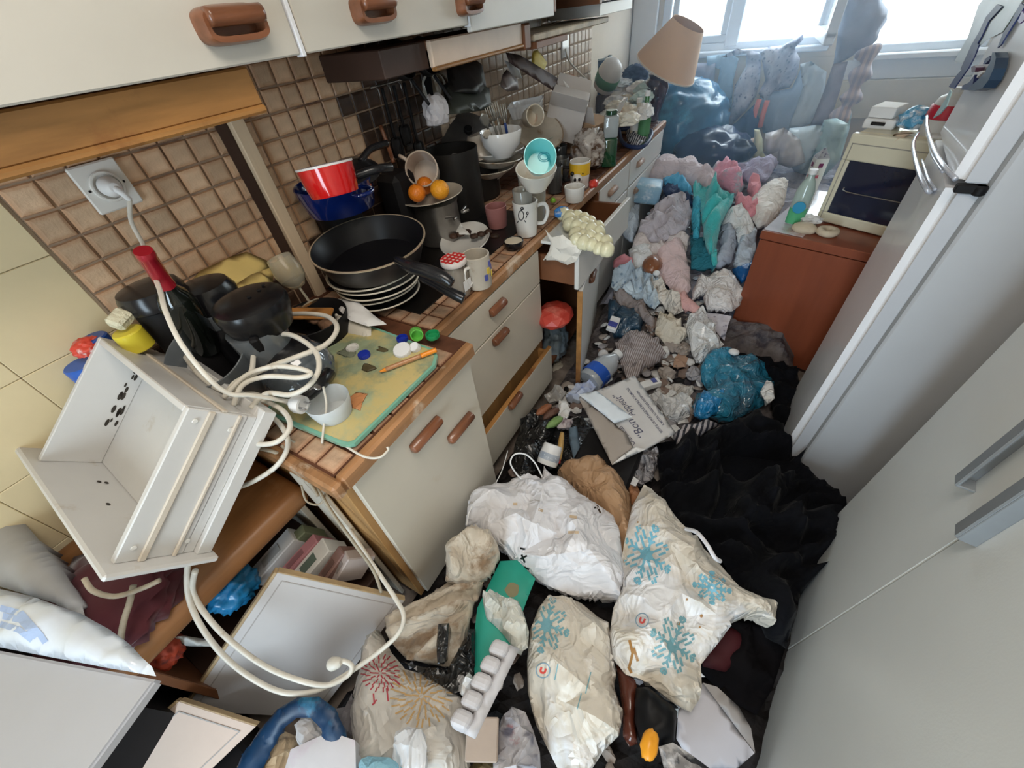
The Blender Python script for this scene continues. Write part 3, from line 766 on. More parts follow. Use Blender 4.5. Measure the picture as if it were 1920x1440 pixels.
# --- socket and cables
ps = P(198, 349, x=0.006)
t = thing('wall_socket', 'white square wall socket with round well on the near tiles', 'socket', ps)
box('plate', (0.010, ps.y, ps.z), (0.010, 0.096, 0.100), m_ceram, t, (0, 0, 0), 0.003)
rim = lathe('socket_ring', [(0.026, 0), (0.032, 0), (0.033, 0.006), (0.031, 0.008), (0.027, 0.008), (0.026, 0.0)], m_ceram, t, 32, Matrix.Translation((0.008, 0, 0)) @ RT.to_4x4())
for dy, dz in ((-0.036, 0.0), (0.036, 0.0)): lathe('screw', cyl(0.0028, 0.002, .0005), m_blackm, t, 10, Matrix.Translation((0.0085, dy, dz)) @ RT.to_4x4())
t = thing('power_plug', 'white plug pushed into the near wall socket, its cable hanging down', 'plug', ps+Vector((0.014, 0, 0)))
lathe('plug_body', [(0, 0.0), (0.021, 0), (0.022, 0.012), (0.016, 0.026), (0.010, 0.034), (0, 0.036)], m_white, t, 24, RT.to_4x4())
p0 = ps+Vector((0.042, 0.0, -0.01))
tube('plug_neck', [ps+Vector((0.04, 0, 0)), ps+Vector((0.052, 0.004, -0.012)), ps+Vector((0.05, 0.01, -0.03))], lambda q: 0.009-0.003*q, m_white, t)
cab = [ps+Vector((0.05, 0.01, -0.03)), P(246, 415, x=0.06), P(268, 458, x=0.09), P(283, 500, x=0.20), P(300, 545, x=0.33), P(311, 585, x=0.40), P(340, 645, x=0.46), P(390, 708, x=0.50), P(430, 738, x=0.52), P(480, 742, x=0.53), P(560, 758, x=0.53)]
tube('cable', cab, 0.0048, m_wire, t, 8, 10)

# --- wine bottle
b = P(330, 600, z=1.06); b = P(318, 545, x=0.26)
axis = (P(268, 470, x=0.30)-b).normalized()
Mb = Matrix.Translation(b) @ axis.to_track_quat('Z', 'Y').to_matrix().to_4x4()
t = thing('wine_bottle', 'dark wine bottle with red foil neck leaning by the socket', 'bottle', b, Mb.to_3x3())
L_ = (P(268, 470, x=0.30)-b).length
lathe('bottle', [(0, -0.20), (0.036, -0.20), (0.038, -0.18), (0.038, -0.04), (0.030, -0.012), (0.0165, 0.01), (0.015, L_*.97), (0, L_*.97)], W('green_black_glass', (0.006, 0.008, 0.006), 0.06, coat=0.6), t, 28)
lathe('foil_capsule', [(0, L_), (0.0165, L_), (0.0175, L_*.93), (0.0172, L_*.85), (0.0165, L_*.84), (0.0168, L_*.3), (0.0185, L_*.14), (0.0168, L_*.14)], W('red_foil', (0.42, 0.015, 0.03), 0.25, metal=0.3, coat=0.5), t, 24)
# --- black lidded canister
c = P(272, 535, z=1.21)
t = thing('canister', 'dull black canister with flat domed lid next to the cream wall', 'canister', (c.x, c.y, 0.905))
h = 1.21-0.905
lathe('body', [(0, 0), (0.062, 0), (0.065, 0.02), (0.060, h-0.05), (0.05, h-0.045), (0, h-0.045)], m_blackm, t, 32)
lathe('lid', [(0.058, h-0.048), (0.069, h-0.045), (0.071, h-0.02), (0.064, h-0.004), (0.03, h+0.002), (0, h+0.002)], m_black, t, 32)
# --- food processor / fryer: smoky tub with two domed black lids
mk_smoke = W('smoky_plastic', (0.13, 0.145, 0.16), 0.12, coat=0.5, stain=(0.22, 0.23, 0.22), sscale=4, samt=0.2)
dust = W('dusty_black', (0.012, 0.012, 0.014), 0.25, var=0.3, stain=(0.05, 0.05, 0.05), sscale=9, samt=0.15)
def oval(name, prof, m, parent, sx, M):
    return lathe(name, prof, m, parent, 36, M @ Matrix.Diagonal((sx, 1, 1, 1)))
c1 = P(453, 556, z=1.17); c2 = P(374, 528, z=1.18)
t = thing('coffee_machine', 'black domed coffee machine with smoky grey tank and three vent holes', 'coffee maker', (c1.x, c1.y, 0.905))
tilt = Matrix.Rotation(math.radians(-14), 4, 'Y')
h = 1.17-0.905
lathe('tank', [(0, 0), (0.05, 0), (0.055, 0.01), (0.064, h-0.11), (0.066, h-0.07), (0, h-0.07)], mk_smoke, t, 36, Matrix.Translation((0.015, -0.02, 0)))
hd = lathe('domed_lid', [(0.05, h-0.085), (0.064, h-0.08), (0.074, h-0.04), (0.076, h-0.016), (0.072, h-0.004), (0.058, h+0.003), (0.03, h+0.007), (0, h+0.008)], dust, t, 40, Matrix.Translation((0.0, 0, 0.0)) @ Matrix.Rotation(math.radians(5), 4, 'Y') @ Matrix.Diagonal((1.0, 1.12, 1, 1)))
for dx, dy in ((0.030, 0.03), (0.036, 0.0), (0.018, 0.05)): lathe('vent_hole', cyl(0.0045, 0.002, .0005), m_blackm, hd, 12, Matrix.Translation((dx, dy, h+0.006)))
box('clip', (c1.x+0.06, c1.y-0.05, 1.085), (0.03, 0.02, 0.05), m_blackm, t, (0, 0.3, -0.6), 0.004)
ab('base', (c1.x-0.08, c1.y-0.06, 0.905), (c1.x+0.05, c1.y+0.06, 0.93), m_black, t, 0.01)
t = thing('coffee_machine', 'second low black domed lid unit just left of the coffee machine', 'coffee maker', (c2.x, c2.y, 0.905))
lathe('tank', [(0, 0), (0.065, 0), (0.07, 0.01), (0.066, h-0.10), (0, h-0.10)], m_black, t, 36)
h = 1.18-0.905
lathe('domed_lid', [(0.05, h-0.10), (0.064, h-0.095), (0.068, h-0.03), (0.058, h-0.008), (0.03, h), (0, h+0.001)], dust, t, 40)
# smoky slanted jug between them
j = P(425, 660, z=1.03)
t = thing('measuring_jug', 'tilted smoky grey plastic jug in front of the domed black lids', 'jug', (j.x, j.y, 0.95), Euler((0.35, 0.25, 0)).to_matrix())
lathe('body', cup(0.098, 0.17, 0.75, 0.004), mk_smoke, t, 40, Matrix.Translation((0, 0, -0.03)))
# --- glass kettle with black handle
k = P(552, 680, z=0.98)
mk_kglass = W('kettle_glass', (0.16, 0.19, 0.22), 0.05, coat=1.0, trans=0.35, stain=(0.06, 0.06, 0.07), sscale=6, samt=0.3)
t = thing('glass_kettle', 'round smoky glass coffee jug with black lid and handle under white cable loops', 'kettle', (k.x, k.y, 0.905))
lathe('jug', [(0, 0), (0.07, 0.0), (0.088, 0.02), (0.094, 0.05), (0.086, 0.085), (0.062, 0.112), (0.055, 0.118), (0.05, 0.11), (0, 0.11)], mk_kglass, t, 40)
lathe('lid', [(0.0, 0.108), (0.058, 0.112), (0.062, 0.125), (0.045, 0.14), (0.02, 0.144), (0, 0.145)], m_black, t, 36)
hb = [k+Vector((0.05, 0.0, 0.035)), P(572, 735, z=0.985), P(598, 728, z=0.985), P(618, 700, z=0.975)]
hb = [P(560, 745, z=0.97), P(578, 738, z=0.98), P(603, 716, z=0.985), P(616, 700, z=0.975)]
tube('handle', hb, 0.017, m_black, t, 6, 12)
lathe('rivet', cyl(0.009, 0.004, .001), m_chrome, t, 16, INV[t.name] @ Matrix.Translation(P(594, 727, z=1.003)) @ Euler((-0.5, 0.5, 0)).to_matrix().to_4x4())
# --- loose cable bundle
def cablepx(pts, r, name='cable', label='', zz=None):
    o = tube(name, [P(a, b, z=c) for a, b, c in pts], r, m_wire, None, 8, 10)
    tag(o, label, 'cable'); return o
cablepx([(300, 545, 1.10), (306, 580, 1.08), (330, 640, 1.05), (372, 700, 1.04), (420, 733, 1.03), (445, 715, 1.05), (500, 690, 1.06), (560, 668, 1.07), (612, 645, 1.06), (632, 615, 1.06), (615, 594, 1.05), (575, 588, 1.04), (530, 590, 1.03)], 0.0062, label='thick white cable running from the socket over the coffee machine in a wide loop')
cablepx([(435, 745, 1.03), (470, 700, 1.05), (478, 660, 1.06), (505, 632, 1.07), (545, 628, 1.08), (588, 655, 1.07), (598, 690, 1.05), (580, 722, 1.04), (545, 740, 1.03), (500, 738, 1.03), (470, 765, 1.02)], 0.006, label='white cable coiled in a round loop over the glass coffee jug')
cablepx([(420, 745, 1.04), (460, 705, 1.07), (510, 688, 1.08), (555, 690, 1.08), (583, 700, 1.07), (560, 708, 1.07), (500, 706, 1.07), (455, 722, 1.06), (438, 760, 1.03)], 0.0055, label='white cable folded back in a narrow loop above the glass jug')
cablepx([(436, 738, 1.02), (490, 750, 1.0), (530, 770, 0.99), (544, 800, 0.98), (520, 828, 0.97), (480, 832, 0.96), (452, 812, 0.95), (448, 790, 0.95), (480, 770, 0.96), (520, 790, 0.95), (540, 830, 0.93), (520, 872, 0.90), (470, 905, 0.86), (420, 922, 0.83), (405, 930, 0.8)], 0.0058, label='grubby white cable drooping in a loop beside the white drawer')
pp_ = P(556, 757, z=0.985)
t = thing('power_plug', 'white two-pin plug lying among the cable loops', 'plug', pp_)
pa = P(500, 745, z=0.99); ax_ = (pp_-pa).normalized(); Mq = Matrix.Translation(Vector((0, 0, 0))) @ ax_.to_track_quat('Z', 'Y').to_matrix().to_4x4()
lathe('plug_body', [(0, -0.03), (0.006, -0.03), (0.008, -0.018), (0.019, -0.006), (0.022, 0.004), (0.021, 0.018), (0.016, 0.019), (0.015, 0.014), (0, 0.014)], m_white, t, 20, Mq)
for s_ in (-1, 1): lathe('pin', cyl(0.0025, 0.02, .0005), m_chrome, t, 10, Mq @ Matrix.Translation((0.009*s_, 0, 0.013)))
tube('cord', [P(430, 742, z=1.0), P(470, 738, z=1.0), pa, pp_], 0.0055, m_wire, t)
# long double cable hanging over the near boards to the floor bags
def wpts(l): return [P(a, b, z=c) for a, b, c in l]
tag(tube('extension_cable', wpts([(352, 1055, .80), (352, 1110, .72), (372, 1165, .66), (415, 1225, .58), (470, 1270, .50), (530, 1298, .46), (590, 1296, .44), (640, 1270, .43), (700, 1230, .43), (745, 1190, .45), (757, 1155, .46), (740, 1120, .47), (700, 1060, .50), (660, 1000, .56), (625, 955, .64), (590, 905, .74), (560, 870, .82), (520, 845, .88)]), 0.0062, m_wire, None, 8, 10),
    'long white cord sweeping from the drawer across the grey boards and up again', 'cable')
tag(tube('extension_cable', wpts([(366, 1070, .78), (362, 1110, .71), (388, 1155, .66), (430, 1200, .60), (490, 1245, .53), (550, 1272, .48), (610, 1285, .45), (650, 1268, .44), (660, 1250, .45), (645, 1240, .46), (620, 1244, .46)]), 0.0062, m_wire, None, 8, 10),
    'second white cord beside the long one, ending in a small plug on the boards', 'cable')
t = thing('power_plug', 'small white plug lying at the foot of the grey board', 'plug', P(618, 1246, z=.46))
lathe('plug_body', [(0, 0), (0.012, 0), (0.016, 0.008), (0.012, 0.028), (0.006, 0.034), (0, 0.034)], m_wire, t, 16, Euler((0, 1.3, 0.6)).to_matrix().to_4x4())
tag(tube('thin_cable', wpts([(606, 725, .99), (612, 760, .96), (607, 800, .93), (604, 830, .915), (608, 800, .915), (640, 830, .91), (680, 855, .905), (710, 858, .905), (727, 845, .905), (726, 838, .91)]), 0.0028, m_wire, None, 8, 8), 'thin white cord hooked over the oak edge by the clear tub', 'cable')
m_gcord = W('dirty_cord', (0.45, 0.38, 0.28), 0.6, var=0.2, scale=30)
for i, (l, tx) in enumerate((([(528, 835, .90), (560, 870, .86), (592, 912, .80), (625, 965, .72), (665, 1020, .62), (700, 1070, .52), (715, 1110, .45)], 'frayed beige cord running down the side of the near cabinet'),
                       ([(540, 822, .91), (575, 845, .88), (598, 885, .84), (610, 920, .78), (600, 945, .74), (575, 940, .76), (565, 910, .80)], 'thin beige cord curled beside the corner of the near worktop'),
                       ([(480, 1020 - 180, .92), (520, 850, .9), (556, 876, .86), (580, 905, .82), (596, 930, .78)], 'dirty cord tangled over the end of the bench'))):
    tag(tube('loose_cable', wpts(l), 0.0045 if i != 1 else 0.0025, m_gcord, None, 6, 8), tx, 'cable')
tag(tube('loose_cable', [P(158, 1085, x=.42), P(175, 1108, x=.45), P(215, 1118, x=.47), P(262, 1105, x=.5), P(300, 1088, x=.52)], 0.005, m_gcord, None, 6, 8), 'grubby cord looping below the white drawer front', 'cable')
tag(tube('loose_cable', [P(250, 1098, x=.47), P(243, 1130, x=.475), P(232, 1165, x=.48), P(226, 1200, x=.485)], 0.006, m_gcord, None, 6, 8), 'short upright cord hanging below the white drawer front', 'cable')
# --- yellow plastic tray behind
m_yel = W('yellow_plastic', (0.78, 0.60, 0.22), 0.35, var=0.1, stain=(0.55, 0.38, 0.12), sscale=6, samt=0.25)
t = thing('yellow_tray', 'pale yellow plastic dish tray propped against the tiles', 'tray', (0.12, 0.42, 1.06))
o, _ = puff('tray_back', [P(350, 535, x=.10), P(375, 508, x=.08), P(430, 482, x=.06), P(462, 472, x=.06), P(500, 488, x=.08), P(510, 505, x=.1), P(470, 520, x=.16), P(420, 545, x=.18)], m_yel, t, 'z', 0.002, 0.006, 0.0, 6, 0.03)
o, _ = puff('tray_front', [P(425, 545, x=.18), P(470, 515, x=.16), P(512, 500, x=.12), P(512, 540, x=.2), P(480, 560, x=.24), P(440, 565, x=.24)], m_yel, t, 'z', 0.002, 0.006, 0.0, 6, 0.03, seed=1)
ab('foot', (0.08, 0.33, 0.905), (0.16, 0.45, 1.09), m_yel, t, 0.01)
# wooden drawer handle-like piece at tray (small cork)
o = box('sponge', P(226, 598, x=.16), (0.035, 0.045, 0.03), W('cream_sponge', (0.72, 0.68, 0.5), 0.8, bump=0.4, bscale=80), None, (0.3, 0.5, 0.4), 0.006); tag(o, 'small cream block beside the yellow tin behind the white drawer', 'sponge')
# coloured round boxes behind drawer
for (px, py, z_, R, H, colr, tx) in ((236, 620, 1.02, .030, .05, (0.75, .62, .05), 'yellow round tin behind the white drawer'), (150, 682, 1.0, .035, .05, (0.03, .13, .55), 'blue cap at the left of the white drawer'), (173, 632, 1.03, .028, .04, (0.02, .08, .35), 'dark blue cap behind the red one at left')):
    q = P(px, py, x=.16 if px > 200 else .055); t, _b = oth('bottle_stopper', tx, 'cap', (q.x, q.y, q.z-H), cyl(R, H), W('plast'+tx[:6], colr, 0.35), 'cap')
o = blob('red_wrapper', P(166, 650, x=.06), (0.03, 0.03, 0.02), W('red_wrap', (0.75, 0.08, 0.05), 0.4, stain=(0.8, .8, .8), sscale=20, samt=.3), seed=4); tag(o, 'crumpled red and white wrapper left of the white drawer', 'wrapper')
tag(ab('dark_box', (0.006, -0.02, 0.70), (0.055, 0.17, 0.975), m_blackm, None, 0.01), 'dark box holding caps on the bench behind the white drawer', 'box')

# --- tilted wine glass
g = P(540, 505, x=0.25)
ga = (P(520, 478, x=0.22)-P(560, 535, x=0.27)).normalized()
t = thing('wine_glass', 'smeared wine glass lying tilted by the batten', 'glass', P(562, 540, x=0.27), ga.to_track_quat('Z', 'Y').to_matrix())
Lg = (P(520, 478, x=0.22)-P(560, 535, x=0.27)).length
mg = W('smeared_glass', (0.75, 0.70, 0.58), 0.12, trans=0.75, ior=1.2, stain=(0.7, 0.62, 0.45), sscale=9, samt=0.4)
lathe('bowl', [(0.003, 0.0), (0.02, 0.005), (0.036, Lg*.3), (0.040, Lg*.55), (0.034, Lg), (0.032, Lg), (0.038, Lg*.55), (0.034, Lg*.3), (0.0, 0.008)], mg, t, 32)
lathe('stem', [(0, -0.05), (0.028, -0.05), (0.028, -0.047), (0.004, -0.043), (0.0035, -0.01), (0.004, 0.003), (0, 0.003)], mg, t, 24)

# --- frying pan with scraps and wooden spatula (dark bowl)
c = P(583, 592, z=0.985)
t = thing('saucepan', 'black saucepan holding an orange wooden scraper and crusts, behind the glass jug', 'pan', (c.x, c.y, 0.905))
lathe('pan', cup(0.105, 0.08, 0.85, 0.004), m_blackm, t, 40)
o = box('wooden_scraper', P(573, 588, z=0.985), (0.16, 0.05, 0.012), W('orange_wood', (0.62, 0.27, 0.07), 0.5, var=0.2, scale=12), None, (0.1, 0.12, 0.55), 0.004); tag(o, 'flat orange-brown wooden scraper resting in the black saucepan', 'spatula')
for i in range(3):
    o = blob('bread_crust', P(560+i*28, 582+i*14, z=0.965), (0.035, 0.022, 0.015), W('crust', (0.40, 0.22, 0.13), 0.7, var=0.3, bump=.3), seed=30+i, sub=3)
    tag(o, 'brown crust lying in the black saucepan', 'crust', 'crusts in the black saucepan')
# --- torn white paper by the pan
o, _ = puff('torn_paper', px_outline([(632, 560, .96), (668, 562, .98), (700, 590, .95), (725, 608, .93), (690, 612, .95), (655, 600, .96), (636, 582, .95)]), m_paper, None, 'z', 0.012, 0.003, 0.004, 14, 0.012, flat=True); tag(o, 'upper piece of torn white paper beside the frying pan', 'paper')
o, _ = puff('torn_paper', px_outline([(628, 588, .93), (660, 600, .945), (696, 614, .93), (696, 638, .912), (655, 630, .912), (630, 618, .912)]), W('cream_paper', (0.72, 0.67, 0.58), 0.6), None, 'z', 0.01, 0.003, 0.004, 14, 0.012, seed=2, flat=True); tag(o, 'lower piece of torn cream paper above the green cutting board', 'paper')

# --- plate stack and frying pan
c = P(700, 505, z=1.02)
zb = 0.908
mk_pl = W('striped_plate', (0.46, 0.44, 0.40), 0.25, var=0.2, coat=0.4); mk_plr = W('cream_rim', (0.72, 0.66, 0.55), 0.3); mk_pld = W('dark_plate', (0.05, 0.05, 0.055), 0.3, coat=.3)
for i in range(5):
    pc = Vector((c.x+R_.uniform(-.006, .006), c.y+R_.uniform(-.006, .006), zb+i*0.024))
    R = 0.150-0.004*(4-i)*1.4
    t, _b = oth('dinner_plate', ['lowest dark plate of the stack under the frying pan', 'second plate from the bottom of the stack under the frying pan', 'middle cream-rimmed plate of the stack under the frying pan', 'second plate from the top of the stack under the frying pan', 'top cream-rimmed plate directly under the frying pan'][i], 'plate', pc, plate(R, 0.024), mk_pld if i % 2 == 0 else mk_pl, 'dish', (R_.uniform(-.03, .03), R_.uniform(-.03, .03), 0), 'plates stacked under the frying pan', 48)
    lathe('rim', [(R*.95, 0.0225), (R*1.0, 0.0255), (R*1.003, 0.0275), (R*.985, 0.0295), (R*.95, 0.0275)], mk_plr, t, 48)
c = P(690, 452, z=1.115)
t = thing('frying_pan', 'large black non-stick frying pan on top of the plate stack', 'pan', (c.x, c.y, 1.042), Euler((0.05, 0.06, 0)).to_matrix())
Rp = 0.176
lathe('pan', [(0, 0), (Rp*.80, 0), (Rp*.84, .004), (Rp, 0.072), (Rp*1.01, 0.075)], W('pan_outside', (0.03, 0.028, 0.028), 0.35, var=.3), t, 56)
lathe('cooking_surface', [(Rp*1.0, 0.0745), (Rp*.985, 0.070), (Rp*.82, 0.006), (0, 0.005)], W('nonstick', (0.008, 0.008, 0.010), 0.38, var=.2, spec=.35), t, 56)
lathe('rim', [(Rp*.995, .072), (Rp*1.018, .073), (Rp*1.02, .077), (Rp*.99, .077)], W('brass_rim', (0.62, 0.50, 0.36), 0.35, metal=.5), t, 56)
hp = [P(745, 488, z=1.105), P(770, 500, z=1.115), P(800, 508, z=1.112), P(830, 520, z=1.10), P(848, 532, z=1.085)]
tube('handle', hp, lambda q: 0.013+0.006*math.sin(q*PI), m_black, t, 6, 12)
t = thing('frying_pan', 'second black pan handle reaching the oak edge below the frying pan', 'pan', P(700, 500, z=1.03))
lathe('pan', [(0, 0), (0.12, 0), (0.135, 0.012), (0.130, 0.012), (0.0, 0.004)], m_blackm, t, 40, Matrix.Translation((0, 0, 0.004)))
tube('handle', [P(790, 520, z=1.045), P(820, 535, z=1.035), P(848, 550, z=1.02), P(870, 560, z=1.005)], lambda q: 0.012+0.005*q, m_black, t, 6, 12)

# --- pots behind
b1 = P(648, 400, z=1.13)
t = thing('stock_pot', 'black stock pot beneath the blue casserole by the tiles', 'pot', (0.085, 0.90, 0.905)); lathe('pot', cup(0.075, 0.257, 0.95, 0.004), m_blackm, t, 40)
t = thing('casserole', 'cobalt blue enamel casserole under the red saucepan', 'pot', (0.135, 0.885, 1.165)); mb = W('blue_enamel', (0.004, 0.018, 0.14), 0.12, coat=0.8, var=.3)
lathe('pot', cup(0.125, 0.085, 0.86, 0.004), mb, t, 48)
tube('handle', [(0.108, -0.03, 0.06), (0.14, -0.03, 0.06), (0.152, 0.0, 0.06), (0.14, 0.03, 0.06), (0.112, 0.04, 0.06)], 0.007, mb, t, 6, 10, world=False)
t = thing('pot_cover', 'black domed lid tilted over the blue casserole', 'lid', (0.165, 0.955, 1.255), Euler((0.15, 0.25, 0)).to_matrix())
lathe('lid', [(0.0, 0), (0.085, 0.0), (0.087, 0.004), (0.07, 0.016), (0.04, 0.024), (0, 0.027)], m_black, t, 40); tube('handle', [(0.0, 0.04, 0.02), (0.0, 0.09, 0.035), (0.01, 0.13, 0.035), (0.015, 0.16, 0.03)], 0.011, m_black, t, 6, 10, world=False)
rc = P(613, 322, z=1.315)
t = thing('saucepan', 'bright red enamel saucepan stacked on top by the tiles', 'pan', (rc.x, rc.y, 1.255), Euler((-.10, -.15, 0)).to_matrix()); mr_ = W('red_enamel', (0.62, 0.012, 0.012), 0.12, coat=0.8, var=.1)
Rr = mpx(52, rc)
lathe('pan', cup(Rr, 0.075, 0.86, 0.004), mr_, t, 48); lathe('rim', [(Rr*.97, .073), (Rr*1.01, .073), (Rr*1.015, .078), (Rr*.97, .078)], W('pale_rim', (.75, .72, .7), .3), t, 48)
hs = P(655, 335, z=1.28)
tube('handle_joint', [hs, P(668, 330, z=1.285)], 0.010, W('cream_plastic', (.75, .62, .45), .4), t, 3, 10)
tube('handle', [P(668, 330, z=1.285), P(690, 322, z=1.29), P(712, 316, z=1.29), P(733, 314, z=1.28)], lambda q: 0.012, m_black, t, 6, 12)
# --- upside beige mug
c = P(786, 314, x=0.16); ax_ = (P(770, 308, x=0.20)-P(800, 325, x=0.14)).normalized()
t = thing('mug', 'empty beige mug tipped on its side near the tiles', 'mug', P(800, 325, x=0.14), Euler((math.radians(68), 0, math.radians(35))).to_matrix())
mbg = W('beige_glaze', (0.62, 0.50, 0.40), 0.3, var=.1, coat=.3); lathe('cup', cup(0.062, 0.13, 0.85, 0.005), mbg, t, 36); ear('handle', 0.06, 0.035, 0.10, 0.04, 0.007, mbg, t, 2.5)
tag(ab('blackened_box', (0.05, 1.12, 0.905), (0.17, 1.24, 1.19), m_blackm, None, 0.02), 'blackened square tin behind the plate of oranges', 'tin')
# --- oranges on plate on steel pot
c = P(812, 372, z=1.075)
t = thing('cooking_pot', 'dull steel cooking pot under the plate of oranges', 'pot', (c.x, c.y, 0.905)); hh = 1.072-0.905
lathe('pot', [(0, 0), (0.085, 0), (0.092, 0.008), (0.092, hh-0.02), (0.097, hh-0.004), (0, hh-0.004)], m_steel, t, 40)
for s_ in (-1, 1): tube('handle', [(0.06*s_+0.03, -0.085+0.17*(s_ > 0), hh*.7), (0.11, 0.03*s_, hh*.7), (0.13, 0.05*s_, hh*.72)], 0.006, m_steel, t, 4, 8, world=False)
t, _b = oth('fruit_plate', 'speckled plate carrying three oranges', 'plate', (c.x, c.y, 1.072), plate(0.125, 0.018), m_dirtyc, 'dish', (0.03, -0.04, 0), None, 48)
mo = W('orange_peel', (0.90, 0.24, 0.012), 0.38, var=0.12, bump=0.25, bscale=160, coat=.2); oc = []
for px, py, tx in ((782, 363, 'left orange on the speckled plate'), (797, 349, 'orange at the back of the speckled plate'), (825, 358, 'right-hand, yellower orange on the speckled plate')):
    q = P(px, py, z=1.118); R = 0.0335 if px < 820 else 0.036
    m2 = mo if px < 820 else W('orange_peel2', (0.93, 0.38, 0.02), 0.38, var=0.1, bump=0.25, bscale=160)
    t = thing('orange', tx, 'orange', (q.x, q.y, 1.088)); lathe('fruit', [(0, 0)]+[(R*math.sin(a), R*(1-math.cos(a))*.96) for a in [PI*i/14 for i in range(1, 14)]]+[(0, R*1.92)], m2, t, 32)
    lathe('stem_scar', cyl(0.003, 0.0015, .0004), m_brown, t, 8, Matrix.Translation((0.006, 0, R*1.89)))
# --- pink cup
c = P(932, 412, z=0.935); R = mpx(20, c)
t, _b = oth('cup', 'dusty pink straight cup behind the dish of leftovers', 'cup', (c.x, c.y, 0.908), cup(R, 0.088, 0.85), W('pink_glaze', (0.40, 0.17, 0.16), 0.4, var=.1), 'cup')
# --- dish of leftovers
c = P(872, 447, z=0.945)
t = thing('oval_dish', 'white oval dish of dried leftovers', 'dish', (c.x, c.y, 0.915)); lathe('dish', plate(0.16, 0.03, 0.005), m_ceram, t, 48, Matrix.Rotation(0.45, 4, 'Z') @ Matrix.Diagonal((0.62, 1.0, 1, 1)))
for i in range(7):
    q = P(850+i*13, 443-(i % 3)*4, z=0.945); o = blob('food_scrap', q, (0.018, 0.016, 0.01), W('scraps', (0.12, 0.055, 0.03), 0.6, var=.4), seed=50+i, sub=2); tag(o, 'dark dried food scrap on the white oval dish', 'food', 'scraps on the oval dish')
o, _ = puff('foil_wrapper', px_outline([(837, 414, .98), (858, 410, .98), (868, 425, .96), (882, 440, .95), (862, 440, .95), (848, 428, .96)]), W('white_wrap', (.8, .78, .74), .3), None, 'z', .006, .003, .002, 20, .008, flat=True); tag(o, 'white wrapper standing on the oval dish', 'wrapper')
# --- jam jar and patterned mug
c = P(862, 545, z=0.915); ct = P(862, 484, z=1.03); H = 0.11; R = mpx(25, ct)
t = thing('jam_jar', 'jam jar with red gingham lid at the worktop edge', 'jar', (c.x, c.y, 0.908)); lathe('jar', [(0, 0), (R*.86, 0), (R*.92, 0.006), (R*.95, H*.7), (R*.82, H*.88), (R*.82, H), (0, H)], W('jar_glass', (0.38, 0.33, 0.27), 0.08, trans=.3, coat=.8, stain=(.2, .16, .12), sscale=9, samt=.4), t, 40)
ld = lathe('lid', [(0, H+.016), (R*.93, H+.016), (R*.99, H+.012), (R*1.0, H), (R*.95, H-.003), (0, H-.003)], W('lid_white', (.8, .72, .68), .3), t, 40)
V = []; F = []
ml = W('gingham_red', (0.62, 0.03, 0.03), .35)
bm = bmesh.new()
for k in range(-2, 3):
    s_ = k*R*.38; l = math.sqrt(max(0, (R*.93)**2-s_**2))
    if k % 1 == 0 and l > 0.004:
        bm_box(bm, (s_, 0, H+.0163), (R*.17, 2*l, .0006)); bm_box(bm, (0, s_, H+.0165), (2*l, R*.17, .0006))
bm2('gingham_pattern', bm, ml, ld)
ab('label', (c.x+R*.93, c.y-.02, .93), (c.x+R*.96, c.y+.02, .965), m_paper, t, 0)
c = P(900, 530, z=0.915); ct = P(900, 470, z=1.02); R = mpx(26, ct)
t = thing('mug', 'white mug with yellow print beside the gingham-lidded jar', 'mug', (c.x, c.y, 0.908), Euler((0, 0, 0)).to_matrix()); lathe('cup', cup(R, 0.115, 0.9), m_dirtyc, t, 40); ear('handle', R, 0.03, 0.085, 0.028, 0.006, m_ceram, t, -1.6)
mt = W('yellow_print', (.75, .55, .08), .3)
for i in range(5):
    a = -0.35+i*0.28; box('printed_mark', (c.x+R*.985*math.cos(a), c.y+R*.985*math.sin(a), 0.95+0.02*(i % 3)), (0.003, 0.014, 0.022), mt if i % 2 else W('blue_print', (.1, .12, .4), .3), t, (0, 0, a), 0.001)
# --- black ramekin
c = P(963, 455, z=0.925); R = mpx(19, c)
t, _b = oth('ramekin', 'small black ramekin with cream inside by the oak edge', 'ramekin', (c.x, c.y, 0.908), cup(R, 0.028, 0.85, 0.004), m_black, 'bowl'); lathe('cream_filling', [(0, .024), (R*.86, .025), (R*.86, .02), (0, .02)], W('cream_fill', (.78, .70, .55), .4), t, 28)
for s_ in (-1, 1): tube('ear', [(0, R*.95*s_, .022), (0.006, R*1.15*s_, .022), (-0.006, R*1.15*s_, .022), (-.004, R*.95*s_, .022)], .003, m_black, t, 3, 8, world=False)
# --- tall character mug with glassware stacked above
c = P(988, 435, z=0.915); R = mpx(24, P(988, 385, z=1.03)); H = 0.135
t = thing('mug', 'tall white mug with a little penguin drawing, knives and glass inside', 'mug', (c.x, c.y, 0.908)); bmug = lathe('cup', cup(R, H, 0.82), m_ceram, t, 44); ear('handle', R*.95, 0.035, 0.105, 0.045, 0.0075, m_ceram, t, 0.75)
me_ = bmug.data; bvm = BVHTree.FromPolygons([Vector((c.x, c.y, .908))+v.co for v in me_.vertices], [tuple(p.vertices) for p in me_.polygons])
def ring2d(cx, cy_, rx, ry, n=14): return [(cx+rx*math.cos(2*PI*k/n), cy_+ry*math.sin(2*PI*k/n)) for k in range(n+1)]
Vd, Fd = strokes2d([ring2d(977, 404, 5, 9), [(977, 395), (980, 390)], [(988, 404), (986, 410)], [(972, 414), (970, 418)], [(983, 413), (986, 417)], ring2d(979, 391, 2.5, 2.5, 8), ring2d(989, 400, 1.5, 3, 8)], 1.6, 3)
decal('penguin_drawing', Vd, Fd, bvm, m_blackm, t)
